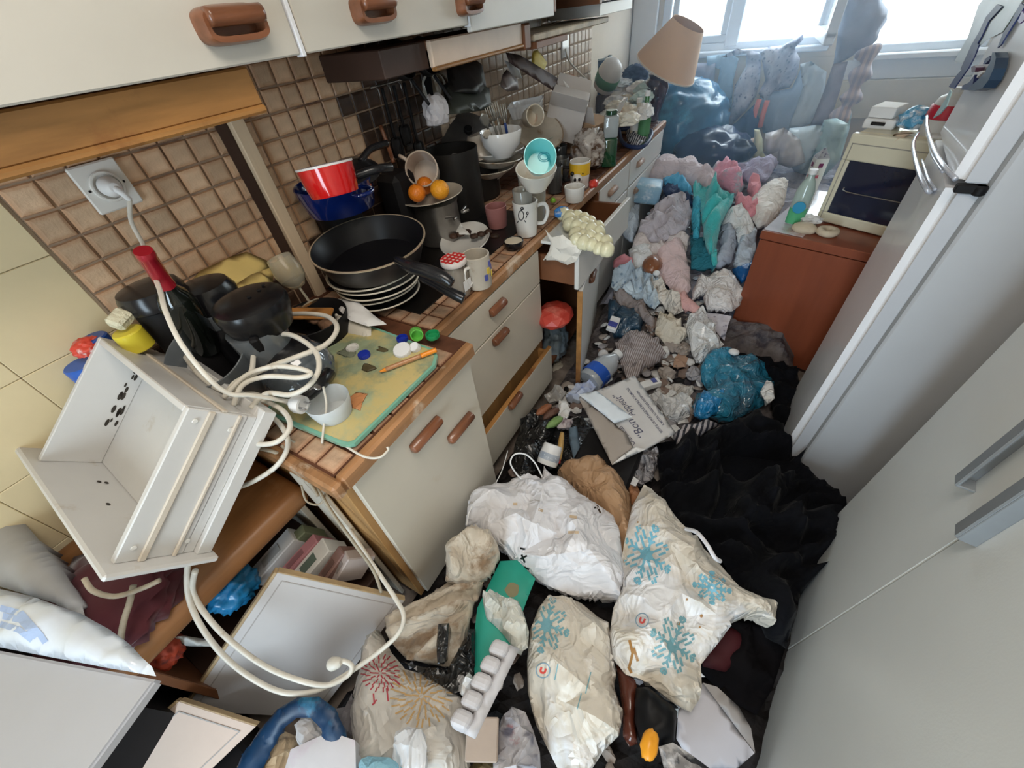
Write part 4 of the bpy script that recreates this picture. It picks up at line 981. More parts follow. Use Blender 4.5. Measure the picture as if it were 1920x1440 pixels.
mcl = W('clear_dirty_glass', (0.70, 0.68, 0.62), 0.1, trans=.6, ior=1.2, coat=.6, stain=(.6, .55, .45), sscale=8, samt=.35)
t = thing('glass_tumbler', 'dirty tumbler standing inside the penguin mug', 'glass', (c.x-0.005, c.y-.005, 0.975)); lathe('glass', cup(R*.78, 0.11, .8, .003), mcl, t, 32)
t = thing('tall_beaker', 'tall milky beaker behind the penguin mug', 'beaker', (P(1003, 420, z=.92).x-.03, P(1003, 420, z=.92).y+.05, 0.908)); lathe('beaker', cup(0.058, 0.22, .85, .004), mcl, t, 36)
q = P(1004, 325, z=1.17)
t = thing('soup_bowl', 'cream bowl balanced under the turquoise cup', 'bowl', (q.x, q.y, 1.125), Euler((0.2, 0.15, 0)).to_matrix()); lathe('bowl', cup(mpx(38, q), 0.07, .55, .004), W('cream_glaze', (.72, .68, .60), .3, coat=.4, stain=(.5, .42, .3), sscale=7, samt=.2), t, 40)
# turquoise cup, opening towards the camera
q = P(1011, 300, z=1.245); axc = (CAM-q).normalized(); axc = (axc+Vector((0.05, 0.1, 0.25))).normalized()
t = thing('plastic_cup', 'turquoise plastic cup tipped to show its round emblem', 'cup', q-axc*0.05, axc.to_track_quat('Z', 'Y').to_matrix())
mtq = W('turquoise_plastic', (0.22, 0.68, 0.68), 0.3, var=.06, coat=.3); Rt = mpx(29, q); bcup = lathe('cup', [(0, 0), (Rt*.72, 0), (Rt*.74, .003), (Rt, 0.085), (Rt*1.03, .088), (Rt*.98, .088), (Rt*.7, .006), (0, .005)], mtq, t, 44)
Mx = t.matrix_basis.copy(); bvc = BVHTree.FromPolygons([Mx @ v.co for v in bcup.data.vertices], [tuple(p.vertices) for p in bcup.data.polygons])
mte = W('teal_print', (0.05, 0.35, 0.40), .4)
Vd, Fd = strokes2d([ring2d(1020, 294, 11, 9, 18), ring2d(1020, 294, 8, 6, 14), [(1024, 290), (1031, 300), (1033, 312)]], 1.7, 2); decal('emblem', Vd, Fd, bvc, mte, bcup)
# --- spoon handle on cups etc: dish pile left of it
c = P(925, 320, z=1.0)
for i, (px, py, z_, R, tx) in enumerate(((905, 342, .95, .12, 'lowest dish of the crockery pile under the cutlery bowl'), (915, 325, 1.01, .135, 'brown stained dish in the middle of the crockery pile'), (925, 305, 1.06, .14, 'upper wide plate of the crockery pile under the cutlery bowl'), (930, 293, 1.085, .14, 'top plate directly under the cutlery bowl'))):
    q = P(px, py, z=z_); t, _b = oth('stacked_dish', tx, 'plate', (q.x, q.y, z_-.01), plate(R, .035, .005), m_dirtyc if i < 3 else m_ceram, 'dish', (R_.uniform(-.08, .08), R_.uniform(-.08, .08), 0), 'crockery pile under the cutlery bowl', 44)
q = Vector((.12, 1.78, 0)); tag(ab('steel_tin', (q.x-.05, q.y-.06, .905), (q.x+.05, q.y+.06, 1.0), m_steel, None, .02), 'small steel tin propping up the crockery pile', 'tin')
q = P(899, 283, z=1.12)
t = thing('soup_bowl', 'beige stained bowl overturned left of the cutlery bowl', 'bowl', (q.x, q.y, 1.105), Euler((0.1, -0.1, 0)).to_matrix()); lathe('bowl', [(0, .085), (.035, .085), (.04, .08), (.085, .03), (.095, 0), (.088, 0), (.078, .03), (.03, .075), (0, .076)], W('beige_bowl', (.62, .55, .47), .35, coat=.3, stain=(.4, .3, .22), sscale=9, samt=.2), t, 40)
q = P(941, 272, z=1.155)
t = thing('cutlery_bowl', 'clean white bowl standing full of cutlery', 'bowl', (q.x, q.y, 1.11)); Rb = mpx(41, P(941, 258, z=1.2)); lathe('bowl', [(0, 0), (Rb*.45, 0), (Rb*.5, .008), (Rb*.9, .05), (Rb, .10), (Rb*.985, .104), (Rb*.955, .10), (Rb*.86, .05), (Rb*.45, .012), (0, .01)], W('clean_white', (.82, .81, .79), .15, coat=.6), t, 44)
bb = Vector((q.x, q.y, 1.13))
def fork(name, label, base, tip, m, tines=4, hm=None, wd=.02):
    t = thing(name, label, 'fork' if tines else 'spoon', base); d = Vector(tip)-Vector(base); L2 = d.length; dd = d.normalized(); sd = dd.cross(CAM-Vector(base)).normalized(); nn = sd.cross(dd)
    tube('handle', [base, Vector(base)+d*.3, Vector(base)+d*.62], lambda k: .0075-.002*k, hm or m, t, 4, 8)
    if tines:
        tube('neck', [Vector(base)+d*.6, Vector(base)+d*.70], .0045, m, t, 3, 8)
        bm = bmesh.new()
        for k in range(tines):
            off = sd*((k-(tines-1)/2)*wd/2.2); tube_bm(bm, [Vector(base)+d*.68+off*.6, Vector(base)+d*.78+off, Vector(base)+d+off], .0026, 6)
        bm2('tines', bm, m, t, True, True)
    else:
        puff('spoon_bowl', [Vector(base)+d*.64+sd*.004, Vector(base)+d*.78+sd*wd, Vector(base)+d*.92+sd*wd*.9, Vector(tip), Vector(base)+d*.92-sd*wd*.9, Vector(base)+d*.78-sd*wd, Vector(base)+d*.64-sd*.004], m, t, 'x', .003, .002, 0, 5, .008)
    return t
mfk = W('tarnished_steel', (.34, .32, .28), .35, metal=.5)
fork('fork', 'steel fork leaning left in the white cutlery bowl', bb+Vector((0, 0, 0)), P(915, 200, x=q.x+.0), mfk)
fork('fork', 'steel fork upright in the middle of the cutlery bowl', bb+Vector((0.01, .01, 0)), P(925, 192, x=q.x+.0), mfk)
fork('fork', 'blue-handled fork standing at the right of the cutlery bowl', bb+Vector((.03, .02, 0)), P(940, 196, x=q.x+.02), mfk, 4, W('navy_plastic', (.02, .05, .2), .3))
fork('spoon', 'steel spoon leaning over the left rim of the cutlery bowl', bb+Vector((-.01, -.02, 0)), P(903, 212, x=q.x), mfk, 0)
fork('spoon', 'small spoon with beige bowl low in the cutlery bowl', bb+Vector((-.02, 0, 0)), P(908, 245, x=q.x), W('beige_spoon', (.6, .52, .42), .4), 0)
# ================================================================ CUTTING BOARD AND WHAT LIES ON IT
zc = 0.905
mgb = W('green_glass_board', (0.40, 0.47, 0.30), 0.25, var=0.25, scale=9, stain=(0.56, 0.46, 0.20), sscale=6, samt=0.6, coat=0.3)
pts = px_outline([(640, 838, zc), (655, 842, zc), (668, 838, zc), (818, 690, zc), (822, 672, zc), (812, 660, zc), (720, 625, zc), (640, 600, zc), (560, 700, zc), (500, 780, zc)])
t = thing('cutting_board', 'stained green glass cutting board on the near tiled worktop', 'cutting board', (0.5, 0.42, zc))
bm = bmesh.new(); lo = [bm.verts.new(p+Vector((0, 0, 0.002))) for p in pts]; hi = [bm.verts.new(p+Vector((0, 0, 0.013))) for p in pts]
for k in range(len(pts)): bm.faces.new((lo[k], lo[(k+1) % len(pts)], hi[(k+1) % len(pts)], hi[k]))
bm.faces.new(hi); bm.faces.new(lo[::-1]); bmesh.ops.recalc_face_normals(bm, faces=bm.faces)
hf = [f for f in bm.faces if len(f.verts) > 4]
bd = bm2('board', bm, W('green_edge', (0.22, 0.50, 0.38), 0.15, coat=.5), t, False, True)
cen = sum(pts, Vector())/len(pts)
ins = [cen+(p-cen)*0.955+Vector((0, 0, 0.0138)) for p in pts]; raw('board_surface', ins, [tuple(range(len(ins)))], mgb, bd)
me = bd.children[0].data
ZB_ = zc+0.0145
msk = W('dried_stain', (0.16, 0.13, 0.06), 0.5, var=.4)
for i, (px, py, sx, sy) in enumerate(((690, 690, .022, .014), (715, 655, .02, .009), (650, 660, .03, .018))):
    o, _ = puff('stain_crust', [P(px, py, z=ZB_)+Vector((sx*math.cos(a)*(1+.3*math.sin(3*a+i)), sy*1.4*math.sin(a)*(1+.3*math.cos(2*a)), 0)) for a in [2*PI*k/14 for k in range(14)]], msk if i != 2 else W('grey_stain', (.22, .24, .17), .5), t, 'z', .002, .0, .0015, 60, .006)
o, _ = puff('food_smear', px_outline([(655, 745, ZB_), (668, 735, ZB_), (690, 738, ZB_), (680, 755, ZB_), (676, 770, ZB_), (660, 765, ZB_)]), W('orange_smear', (.55, .24, .1), .4), t, 'z', .002, 0, .001, 50, .006)
def cap(px, py, R, H, m, label, rot=(0, 0, 0), open_=True, z0=ZB_):
    q = P(px, py, z=z0+.008); t = thing('bottle_stopper', label, 'cap', (q.x, q.y, z0+(R if abs(rot[0]) > 1 else 0)), Euler(rot).to_matrix())
    prof = [(0, 0), (R*.94, 0), (R, .002), (R, H), (R*.9, H), (R*.9, .003), (0, .003)] if open_ else [(0, 0), (R, 0), (R, H-.002), (R*.94, H), (0, H)]
    lathe('shell', prof, m, t, 28)
    bm = bmesh.new()
    for k in range(20):
        a = 2*PI*k/20; bm_box(bm, (R*math.cos(a), R*math.sin(a), H/2), (.0018, .0012, H*.8), (0, 0, a))
    bm2('grip_ribs', bm, m, t)
mgr = W('green_plastic', (0.02, 0.34, 0.12), .3, coat=.3); mlg = W('lime_plastic', (0.18, .62, .10), .3, coat=.3); mbl = W('blue_plastic', (0.015, .04, .42), .3, coat=.3)
cap(811, 628, .020, .014, mgr, 'dark green bottle cap, open side up, at the far corner of the board')
cap(781, 628, .018, .026, mlg, 'lime green cap lying on its side beside the dark green one', (1.4, 0, 0.9))
cap(754, 634, .016, .012, mbl, 'navy blue cap behind the big white cap')
cap(755, 656, .025, .016, m_white, 'large white bottle cap lying flat on the cutting board', (0.25, 0.1, 0), False)
cap(780, 650, .014, .018, m_white, 'small white cap between the large white cap and the pen', (0.5, 0, 0), False)
cap(682, 664, .0165, .012, mbl, 'round blue cap in the middle of the cutting board', (0, 0, 0), False)
cap(660, 650, .018, .008, m_ceram, 'pale ring-shaped cap near the torn paper')
# pen
a, b = P(712, 697, z=ZB_+.008), P(818, 656, z=ZB_+.01)
t = thing('pen', 'orange-tipped ballpoint pen lying across the cutting board', 'pen', a); d = b-a
tube('barrel', [a+d*.1, a+d*.5, a+d*.72], .0065, W('brown_barrel', (.45, .22, .10), .3), t, 3, 10); mop = W('orange_plastic', (.85, .27, .02), .3)
tube('tip', [a, a+d*.05, a+d*.13], lambda q: .002+.0045*q, mop, t, 3, 10); tube('cap', [a+d*.72, a+d*.9, b], .007, mop, t, 3, 10)
# clear tub
q = P(628, 775, z=ZB_); t = thing('plastic_tub', 'clear plastic tub on the corner of the cutting board', 'tub', (q.x, q.y, ZB_))
Rk = mpx(41, P(626, 750, z=.96)); lathe('tub', cup(Rk, .052, .8, .002), W('clear_tub', (.86, .89, .90), .15, trans=.45, ior=1.1), t, 40)
# ================================================================ WHITE DRAWER UNIT TIPPED ON THE BENCH
O = Vector((0.065, -0.113, 0.953)); Md = basis(O, (0.0781, 0.8081, 0.5839), (0.9969, -0.0711, -0.035), (0.0132, 0.5848, -0.8111)); A_, B_, D_ = 0.314, 0.447, 0.114
mwm = W('white_melamine', (0.66, 0.65, 0.635), 0.35, var=0.04, scale=5, stain=(0.47, 0.40, 0.31), sscale=7, samt=0.12)
mrust = W('rusty_edge', (0.70, 0.62, 0.52), .5, stain=(0.36, 0.20, 0.10), sscale=16, samt=0.05)
t = thing('drawer_box', 'dirty white melamine drawer tipped on its end on the brown bench', 'drawer', O)
def dbox(nm, lo, hi, m, bev=.002):
    bm = bmesh.new(); bm_box(bm, [(a+b)/2 for a, b in zip(lo, hi)], [abs(b-a) for a, b in zip(lo, hi)], None, bev)
    return bm2(nm, bm, m, t, False, True, Md)
th = 0.014
dbox('bottom_panel', (0, 0, D_-.004), (A_, B_, D_+.002), mwm)
dbox('side_panel', (0, 0, 0), (A_, th, D_-.004), mwm); dbox('side_panel', (0, B_-th, 0), (A_, B_, D_+.02), mwm)
dbox('back_panel', (A_-th, th, 0), (A_, B_-th, D_+.02), mwm)
f = dbox('front_panel', (-th, -.075, -.02), (0, B_+.03, D_+.06), mwm, .004)
dbox('runner', (0.0, B_, .035), (A_, B_+.006, .048), mrust); dbox('runner', (0, B_, D_-.022), (A_, B_+.006, D_-.014), mrust)
dbox('runner', (A_, th, .06), (A_+.005, B_, .072), mrust)
dbox('ledge', (0.0, B_-th, D_+.02), (A_+.02, B_+.012, D_+.05), mwm); dbox('ledge', (A_-th, .1, D_+.02), (A_+.02, B_-th, D_+.05), mwm)
for (u, v) in ((.03, .02), (.29, .02), (.28, .09), (.03, .11)):
    lathe('screw_cap', cyl(.005, .002, .0005), m_ceram, t, 12, INV[t.name] @ Md @ Matrix.Translation((u, B_+.0005, v)) @ Matrix.Rotation(-PI/2, 4, 'X'))
mmold = W('black_mould', (0.05, 0.04, 0.03), .7, var=.3)
for i in range(22):
    u = .10+R_.random()*.17; k = R_.uniform(.003, .008)
    puff('mould_spot', [Md @ Vector((u+k*math.cos(a)*1.6, th+.0008, D_-.014-R_.random()*.0+k*.6*math.sin(a)-(i % 4)*.006)) for a in [2*PI*j/8 for j in range(8)]], mmold, t, 'x', .0004, 0, 0, 5, .02, seed=i)
for (px_, py_) in ((200, 905), (203, 945), (186, 903)):
    dd = ray(px_, py_)
    Mi = Md.inverted(); o_ = Mi @ CAM; dl = Mi.to_3x3() @ dd; s_ = (0.001-o_.x)/dl.x; c_ = o_+dl*s_
    raw('mould_spot', [Md @ (c_+Vector((0, .006*math.cos(a), .004*math.sin(a)))) for a in [2*PI*j/10 for j in range(10)]], [tuple(range(10))], mmold, t)
# ---- white appliance corner, bottom left of the view, with a bag lying on top
zz = 0.85
c0 = P(292, 1274, z=zz); cl = P(0, 1220, z=zz); ud = (cl-c0).normalized(); vd = Vector((ud.y, -ud.x, 0))
if vd.y > 0: vd = -vd
vd2 = Vector((0.10, -1, 0)).normalized()
t = thing('white_appliance', 'white appliance housing at the bottom left corner, nearest the camera', 'appliance', (c0.x, c0.y, 0))
mwa = W('appliance_white', (0.50, 0.51, 0.55), .3, var=.02)
A0 = c0; A1 = c0+ud*0.55; V4 = [A0, A1, A1+(P(170, 1440, z=zz)-c0).normalized()*.5, A0+(P(170, 1440, z=zz)-c0).normalized()*.5]
bm = bmesh.new(); hi = [bm.verts.new(p) for p in V4]; lo = [bm.verts.new((p.x, p.y, zz-.022)) for p in V4]
for k in range(4): bm.faces.new((lo[k], lo[(k+1) % 4], hi[(k+1) % 4], hi[k]))
bm.faces.new(hi); bm.faces.new(lo); bmesh.ops.recalc_face_normals(bm, faces=bm.faces)
bmesh.ops.bevel(bm, geom=list(bm.edges), offset=.004, segments=2, affect='EDGES'); bm2('top_panel', bm, mwa, t, False, True)
V5 = [Vector((.20, -.36, 0)), Vector((.44, -.36, 0)), Vector((.44, -.85, 0)), Vector((.20, -.85, 0))]
bm = bmesh.new(); hi = [bm.verts.new((p.x, p.y, zz-.024)) for p in V5]; lo = [bm.verts.new((p.x, p.y, 0)) for p in V5]
for k in range(4): bm.faces.new((lo[k], lo[(k+1) % 4], hi[(k+1) % 4], hi[k]))
bm.faces.new(hi); bm.faces.new(lo); bmesh.ops.recalc_face_normals(bm, faces=bm.faces); bm2('body', bm, m_blackm, t, False, True)
mbag = W('white_plastic_bag', (0.80, 0.82, 0.88), .3, var=.04, coat=.2)
o, bv = puff('plastic_bag', px_outline([(-40, 1095, .86), (60, 1118, .87), (98, 1132, .88), (150, 1150, .87), (205, 1180, .86), (250, 1215, .86), (285, 1250, .86), (292, 1268, .86), (200, 1252, .86), (100, 1233, .86), (0, 1214, .86), (-60, 1205, .86)]), W('bag_film', (0.80, 0.87, 0.97), .22, coat=.4), None, 'z', .022, .006, .010, 7, .015, seed=3)
tag(o, 'crumpled white plastic bag on the back of the white appliance', 'bag')
Vd, Fd = strokes2d([[(0, 1140), (40, 1150), (75, 1190), (85, 1205)], [(5, 1155), (38, 1162), (68, 1195)], [(0, 1170), (34, 1180), (60, 1200)]], 12, 6); decal('pale_blue_print', Vd, Fd, bv, W('pale_blue_ink', (.45, .58, .85), .4), o)
o, _ = puff('plastic_chair', px_outline([(-60, 900, .80), (0, 930, .80), (50, 985, .80), (105, 1050, .80), (150, 1120, .79), (162, 1165, .78), (100, 1130, .80), (0, 1100, .80), (-70, 1080, .80)]), W('grey_white_shell', (.42, .42, .43), .5), None, 'z', .03, .05, .0, 5, .02)
tag(o, 'smooth grey-white rounded shell behind the white appliance at the left edge', 'chair')
tag(ab('dark_block', (.03, -0.60, 0.0), (0.18, -0.36, 0.755), m_dark, None, .01), 'dark block beside the bench under the grey-white shell', 'block')
# maroon cloth behind the drawer front
o = blob('maroon_cloth', P(190, 1130, z=.72), (.16, .16, .04), W('maroon', (.10, .012, .02), .8, sheen=.3), seed=9, sub=4); tag(o, 'dark maroon cloth bunched under the white drawer', 'cloth')
# ================================================================ LOOSE CABINET FRONTS ON THE FLOOR
mgp = W('grey_panel', (0.56, 0.53, 0.52), .45, var=.05, scale=3); mpe = W('raw_edge', (0.50, 0.36, 0.20), .6, var=.15, scale=20)
def panel(name, label, Mp, a, b, m):
    t = thing(name, label, 'panel', Mp.translation)
    bm = bmesh.new(); bm_box(bm, (a/2, b/2, 0.008), (a, b, .016), None, .001); bm2('board', bm, m, t, False, True, Mp)
    bm = bmesh.new(); bm_box(bm, (-.004, b/2, .008), (.008, b, .018), None, .001); bm_box(bm, (a/2, -.002, .008), (a, .004, .017), None, .001); bm2('edge_band', bm, mpe, t, False, True, Mp)
    i_ = .022; bm = bmesh.new()
    for c, s in (((a/2, i_, -.0005), (a-2*i_, .003, .0015)), ((i_, b/2, -.0005), (.003, b-2*i_, .0015)), ((a-i_, b/2, -.0005), (.003, b-2*i_, .0015))): bm_box(bm, c, s)
    bm2('routed_line', bm, W('panel_line', (.42, .38, .36), .5), t, False, True, Mp)
    return t
u_ = Vector((0.5834, 0.3609, -0.7276)); v_ = Vector((-0.3428, -0.7027, -0.6234)); n1 = u_.cross(v_)
if n1.z > 0: n1 = -n1
panel('loose_cupboard_board', 'grey-white cupboard door leaning under the bench, beneath the cords', basis(Vector((0.545, -0.008, 0.614)), u_, v_, n1), .37, .53, mgp)
A = P(335, 1315, z=.42); B = P(480, 1362, z=.35); Cc = P(195, 1440, z=.38)
uu = (B-A); vv_ = (Cc-A); uu2 = uu.normalized(); vv2 = (vv_-uu2*vv_.dot(uu2)).normalized(); nn = uu2.cross(vv2)
if nn.z > 0: nn = -nn
# keep the true skewed outline by using both edge directions
panel('loose_cupboard_board', 'peach-tinted cupboard door lying at the bottom left', basis(A, uu2, vv_.normalized(), nn), uu.length*1.0, vv_.length*2.2, W('peach_panel', (0.68, 0.53, 0.44), .5, var=.05))
tag(ab('crate', (0.47, -0.60, 0.0), (0.70, -0.34, 0.28), m_blackm, None, .01), 'black crate under the lowest loose cupboard door', 'crate')
# books and boxes in the dark under the bench
bk = [((545, 1000), (470, 1085), (.62, .60, .58)), ((590, 1008), (515, 1090), (.45, .20, .22)), ((610, 1020), (545, 1095), (.68, .66, .62)), ((640, 1030), (590, 1100), (.20, .11, .09)), ((650, 1040), (622, 1085), (.40, .33, .30)), ((568, 990), (500, 1060), (.18, .20, .12)), ((662, 1062), (640, 1100), (.20, .07, .08))]
tx = ['white paperback standing under the bench nearest the brown board', 'thin dull-red book between two white ones under the bench', 'wide white book with green square label under the bench', 'dark brown book beside the wide white one', 'greyish book nearest the near cabinet', 'dark olive book at the back under the bench', 'small reddish book low under the bench by the grey door']
tag(ab('dark_plank', (0.25, 0.02, 0.30), (0.62, 0.14, .33), m_dark, None, .004), 'dark plank carrying books beneath the bench', 'board')
for i, ((ax1, ay1), (bx1, by1), cc) in enumerate(bk):
    if i == 6: continue
    a = P(ax1, ay1, z=.53); b = P(bx1, by1, z=.47); d = (b-a); w_ = .035 if i not in (0, 2) else .055
    nrm = Vector((0, 0, 1)); s_ = d.normalized().cross(nrm).normalized(); up = s_.cross(d.normalized())
    t = thing('book', tx[i], 'book', a); mbk = W('book%d' % i, cc, .6, var=.08)
    Mq = basis(a, d.normalized(), s_, up)
    bm = bmesh.new(); bm_box(bm, (d.length/2, 0, -.045), (d.length, w_, .09), None, .003); bm2('cover', bm, mbk, t, False, True, Mq)
    bm = bmesh.new(); bm_box(bm, (d.length*.5, 0, .0005), (d.length*.4, w_*.5, .002)); bm2('spine_label', bm, W('label%d' % i, (.12, .16, .13) if i == 2 else tuple(c*.6 for c in cc), .6), t, False, True, Mq)
o = blob('blue_bag', P(440, 1105, z=.50), (.05, .06, .05), W('blue_film', (.02, .22, .48), .3, coat=.3), seed=12); tag(o, 'small blue plastic bag under the bench above the grey door', 'bag')
o = blob('red_net', P(310, 1222, z=.52), (.035, .04, .05), W('red_net', (.40, .05, .02), .5, stain=(.1, .02, .02), sscale=30, samt=.4), seed=13); tag(o, 'reddish crumpled net packaging below the end of the bench', 'packaging')
o, _ = puff('grey_strap', px_outline([(322, 1195, .55), (345, 1192, .54), (385, 1198, .5), (412, 1212, .48), (360, 1212, .5), (340, 1210, .52)]), W('grey_strap', (.42, .42, .40), .5), None, 'z', .006, .004, 0, 5, .01); tag(o, 'small grey strap piece beside the red net packaging', 'strap')

# ================================================================ FAR HALF OF THE WORKTOP
# pan wall: utensils on a rail, dark lids, baking sheets
t = thing('utensil_rail', 'grimy rail with hanging utensils under the cooker hood', 'rail', P(700, 160, x=.04))
a_, b_ = P(695, 165, x=.04), P(770, 145, x=.04); tube('rail', [a_, (a_+b_)/2, b_], .004, m_steel, t, 2, 8)
for i in range(4):
    q = a_.lerp(b_, .1+.27*i); tube('hook', [q, q+Vector((.012, 0, -.01)), q+Vector((.012, 0, -.03))], .002, m_steel, t, 3, 6)
for i, (px, py, L_, nm) in enumerate(((716, 165, .16, 'black ladle hanging at the left end of the rail'), (738, 160, .13, 'black slotted spoon hanging in the middle of the rail'), (757, 155, .2, 'long black turner hanging at the right end of the rail'))):
    q = P(px, py, x=.055); t = thing('utensil', nm, 'utensil', q); tube('handle', [q, q-Vector((0, 0, L_*.5)), q-Vector((0, 0, L_))], .006, m_blackm, t, 3, 8)
    bm = bmesh.new(); bm_box(bm, q-Vector((0, 0, L_+.03)), (.01, .05, .07), None, .012, 2); bm2('head', bm, m_blackm, t, True, True)
q = P(722, 262, x=.03); t = thing('utensil', 'brown wooden-handled skimmer leaning on the tiles behind the pots', 'utensil', q); tube('handle', [P(713, 235, x=.03), P(728, 275, x=.05), P(738, 305, x=.08)], .008, m_hand, t, 3, 8)
mgrime = W('grimy_black', (.018, .016, .015), .5, var=.3); mgg = W('grimy_green', (.03, .035, .025), .5, var=.3)
def slab(name, label, cat, pp, m, ax='x', th=.008, bulge=.002, amp=.001):
    o, b = puff(name, pp, m, None, ax, bulge, th, amp, 8, .03); tag(o, label, cat); return o
slab('baking_sheet', 'black greasy baking tray standing behind the crockery', 'tray', [P(835, 112, x=.08), P(892, 112, x=.08), P(905, 125, x=.09), P(912, 160, x=.14), P(900, 175, x=.2), P(842, 172, x=.16)], mgrime)
slab('roasting_tin', 'dark green-black roasting tin propped in front of the baking tray', 'tin', [P(830, 160, x=.14), P(865, 142, x=.12), P(918, 165, x=.16), P(922, 205, x=.22), P(870, 212, x=.24), P(838, 215, x=.22)], mgg)
q = P(880, 245, z=1.2); t = thing('wok_cover', 'large dusty grey pan lid leaning behind the cutlery bowl', 'lid', (q.x-.02, q.y, 1.16), Euler((0.35, 0.55, 0)).to_matrix()); lathe('lid', [(0, 0), (.15, 0), (.155, .006), (.13, .03), (.07, .045), (0, .05)], W('dusty_grey', (.14, .13, .125), .45, var=.3), t, 44); lathe('knob', cyl(.02, .02), m_blackm, t, 20, Matrix.Translation((0, 0, .05)))
lathe_t = thing('stock_pot', 'blackened tall pot hidden beneath the grey pan lid', 'pot', (q.x-.03, q.y+.02, .905)); lathe('pot', cup(.13, .26, .95, .004), mgrime, lathe_t, 36)
t = thing('stock_pot', 'sooty pot standing by the tiles left of the crockery pile', 'pot', (.13, 1.52, .905)); lathe('pot', cup(.115, .28, .95, .004), mgrime, t, 36)
for i, (px, py) in enumerate(((745, 118), (790, 112))):
    q = P(px, py, x=.12); t = thing('hanging_pan', ['small black pan hung under the hood at its left end', 'small black pan hung under the hood at its right end'][i], 'pan', q, Euler((0.2, 1.2, .3)).to_matrix()); lathe('pan', cup(.06, .03, .9, .003), mgrime, t, 28); tube('handle', [(0.06, 0, .02), (.10, 0, .03), (.15, 0, .04)], .006, m_blackm, t, 3, 8, world=False)
mfoil = W('foil', (.55, .54, .55), .3, metal=.6, bump=.3, bscale=60)
o = blob('foil_ball', P(818, 212, x=.18), (.045, .045, .06), W('grey_tissue', (.5, .48, .5), .6), seed=21, sub=3, flat=True); tag(o, 'crumpled grey tissue wedged before the roasting tin', 'tissue')
slab('dish_rack', 'black wire plate rack with white plates against the tiles', 'rack', [P(795, 155, x=.05), P(806, 130, x=.05), P(815, 190, x=.1), P(808, 200, x=.1)], m_blackm)
for i in range(3):
    q = P(812+i*9, 165, x=.05); t, _b = oth('rack_plate', 'white plate edge standing in the dark rack', 'plate', q, plate(.05, .008), m_dirtyc, 'dish', Euler((1.4, .3, 0)).to_matrix(), 'plates standing in the dark rack', 28)
# ribbed clear tray, foil dishes
q = P(985, 190, z=1.25); t = thing('plastic_punnet', 'crinkled clear plastic food punnet above the crockery pile', 'punnet', q, Euler((0.1, -.1, .3)).to_matrix())
mpun = W('punnet', (.80, .82, .84), .15, trans=.3, coat=.5)
bm = bmesh.new(); pr = [(0, 0), (.8, 0), (.86, .05), (1, 1), (1.05, 1), (1.05, 1.05), (.98, 1.03), (.82, .08), (0, .05)]
ns = 64; rings = []
for (r, z) in pr:
    if r == 0: rings.append([bm.verts.new((0, 0, z*.055-.06))]); continue
    ring = []
    for k in range(ns):
        a = 2*PI*k/ns; c_, s_ = math.cos(a), math.sin(a); f_ = 1/max(abs(c_), abs(s_))**.8; rib = 1+(.04 if k % 2 else 0)*(0 < z < 1 or z == 0 and r > .5)
        ring.append(bm.verts.new((.085*r*c_*f_*rib, .055*r*s_*f_*rib, z*.055-.06)))
    rings.append(ring)
for a, b in zip(rings, rings[1:]):
    for k in range(ns):
        if len(a) == 1: bm.faces.new((a[0], b[k], b[(k+1) % ns]))
        elif len(b) == 1: bm.faces.new((a[k], a[(k+1) % ns], b[0]))
        else: bm.faces.new((a[k], a[(k+1) % ns], b[(k+1) % ns], b[k]))
bmesh.ops.recalc_face_normals(bm, faces=bm.faces); bm2('tray', bm, mpun, t)
q = P(1002, 232, z=1.14)
t, _b = oth('serving_platter', 'large cream platter with brown rim tilted behind the cutlery bowl', 'plate', (q.x, q.y, 1.10), plate(.15, .02), m_dirtyc, 'dish', Euler((.25, .5, 0)).to_matrix(), None, 44); lathe('rim', [(.145, .019), (.152, .021), (.153, .026), (.146, .025)], W('brown_rim', (.30, .22, .15), .4), t, 44)
q = P(992, 222, z=1.2); t, _b = oth('mug', 'cream mug with faded red leaves lying behind the cutlery bowl', 'mug', q, cup(.045, .09, .85), W('cream_mug', (.68, .6, .48), .35, stain=(.5, .25, .15), sscale=12, samt=.15), 'cup', Euler((1.3, .2, .8)).to_matrix())
for i in range(4):
    q = P(1005, 262+i*7, z=1.06-.022*i); t, _b = oth('side_plate', ['top greenish side plate right of the cutlery bowl', 'second greenish side plate right of the cutlery bowl', 'third greenish side plate right of the cutlery bowl', 'lowest greenish side plate right of the cutlery bowl'][i], 'plate', (q.x, q.y, 1.05-.022*i), plate(.10, .016), W('greenish_plate', (.42, .46, .40), .3, coat=.3), 'dish', (R_.uniform(-.06, .06), R_.uniform(-.06, .06), 0), 'greenish side plates')
tag(ab('steel_tin', (q.x-.05, q.y-.05, .906), (q.x+.05, q.y+.05, .98), m_steel, None, .01), 'steel tin under the greenish side plates', 'tin')
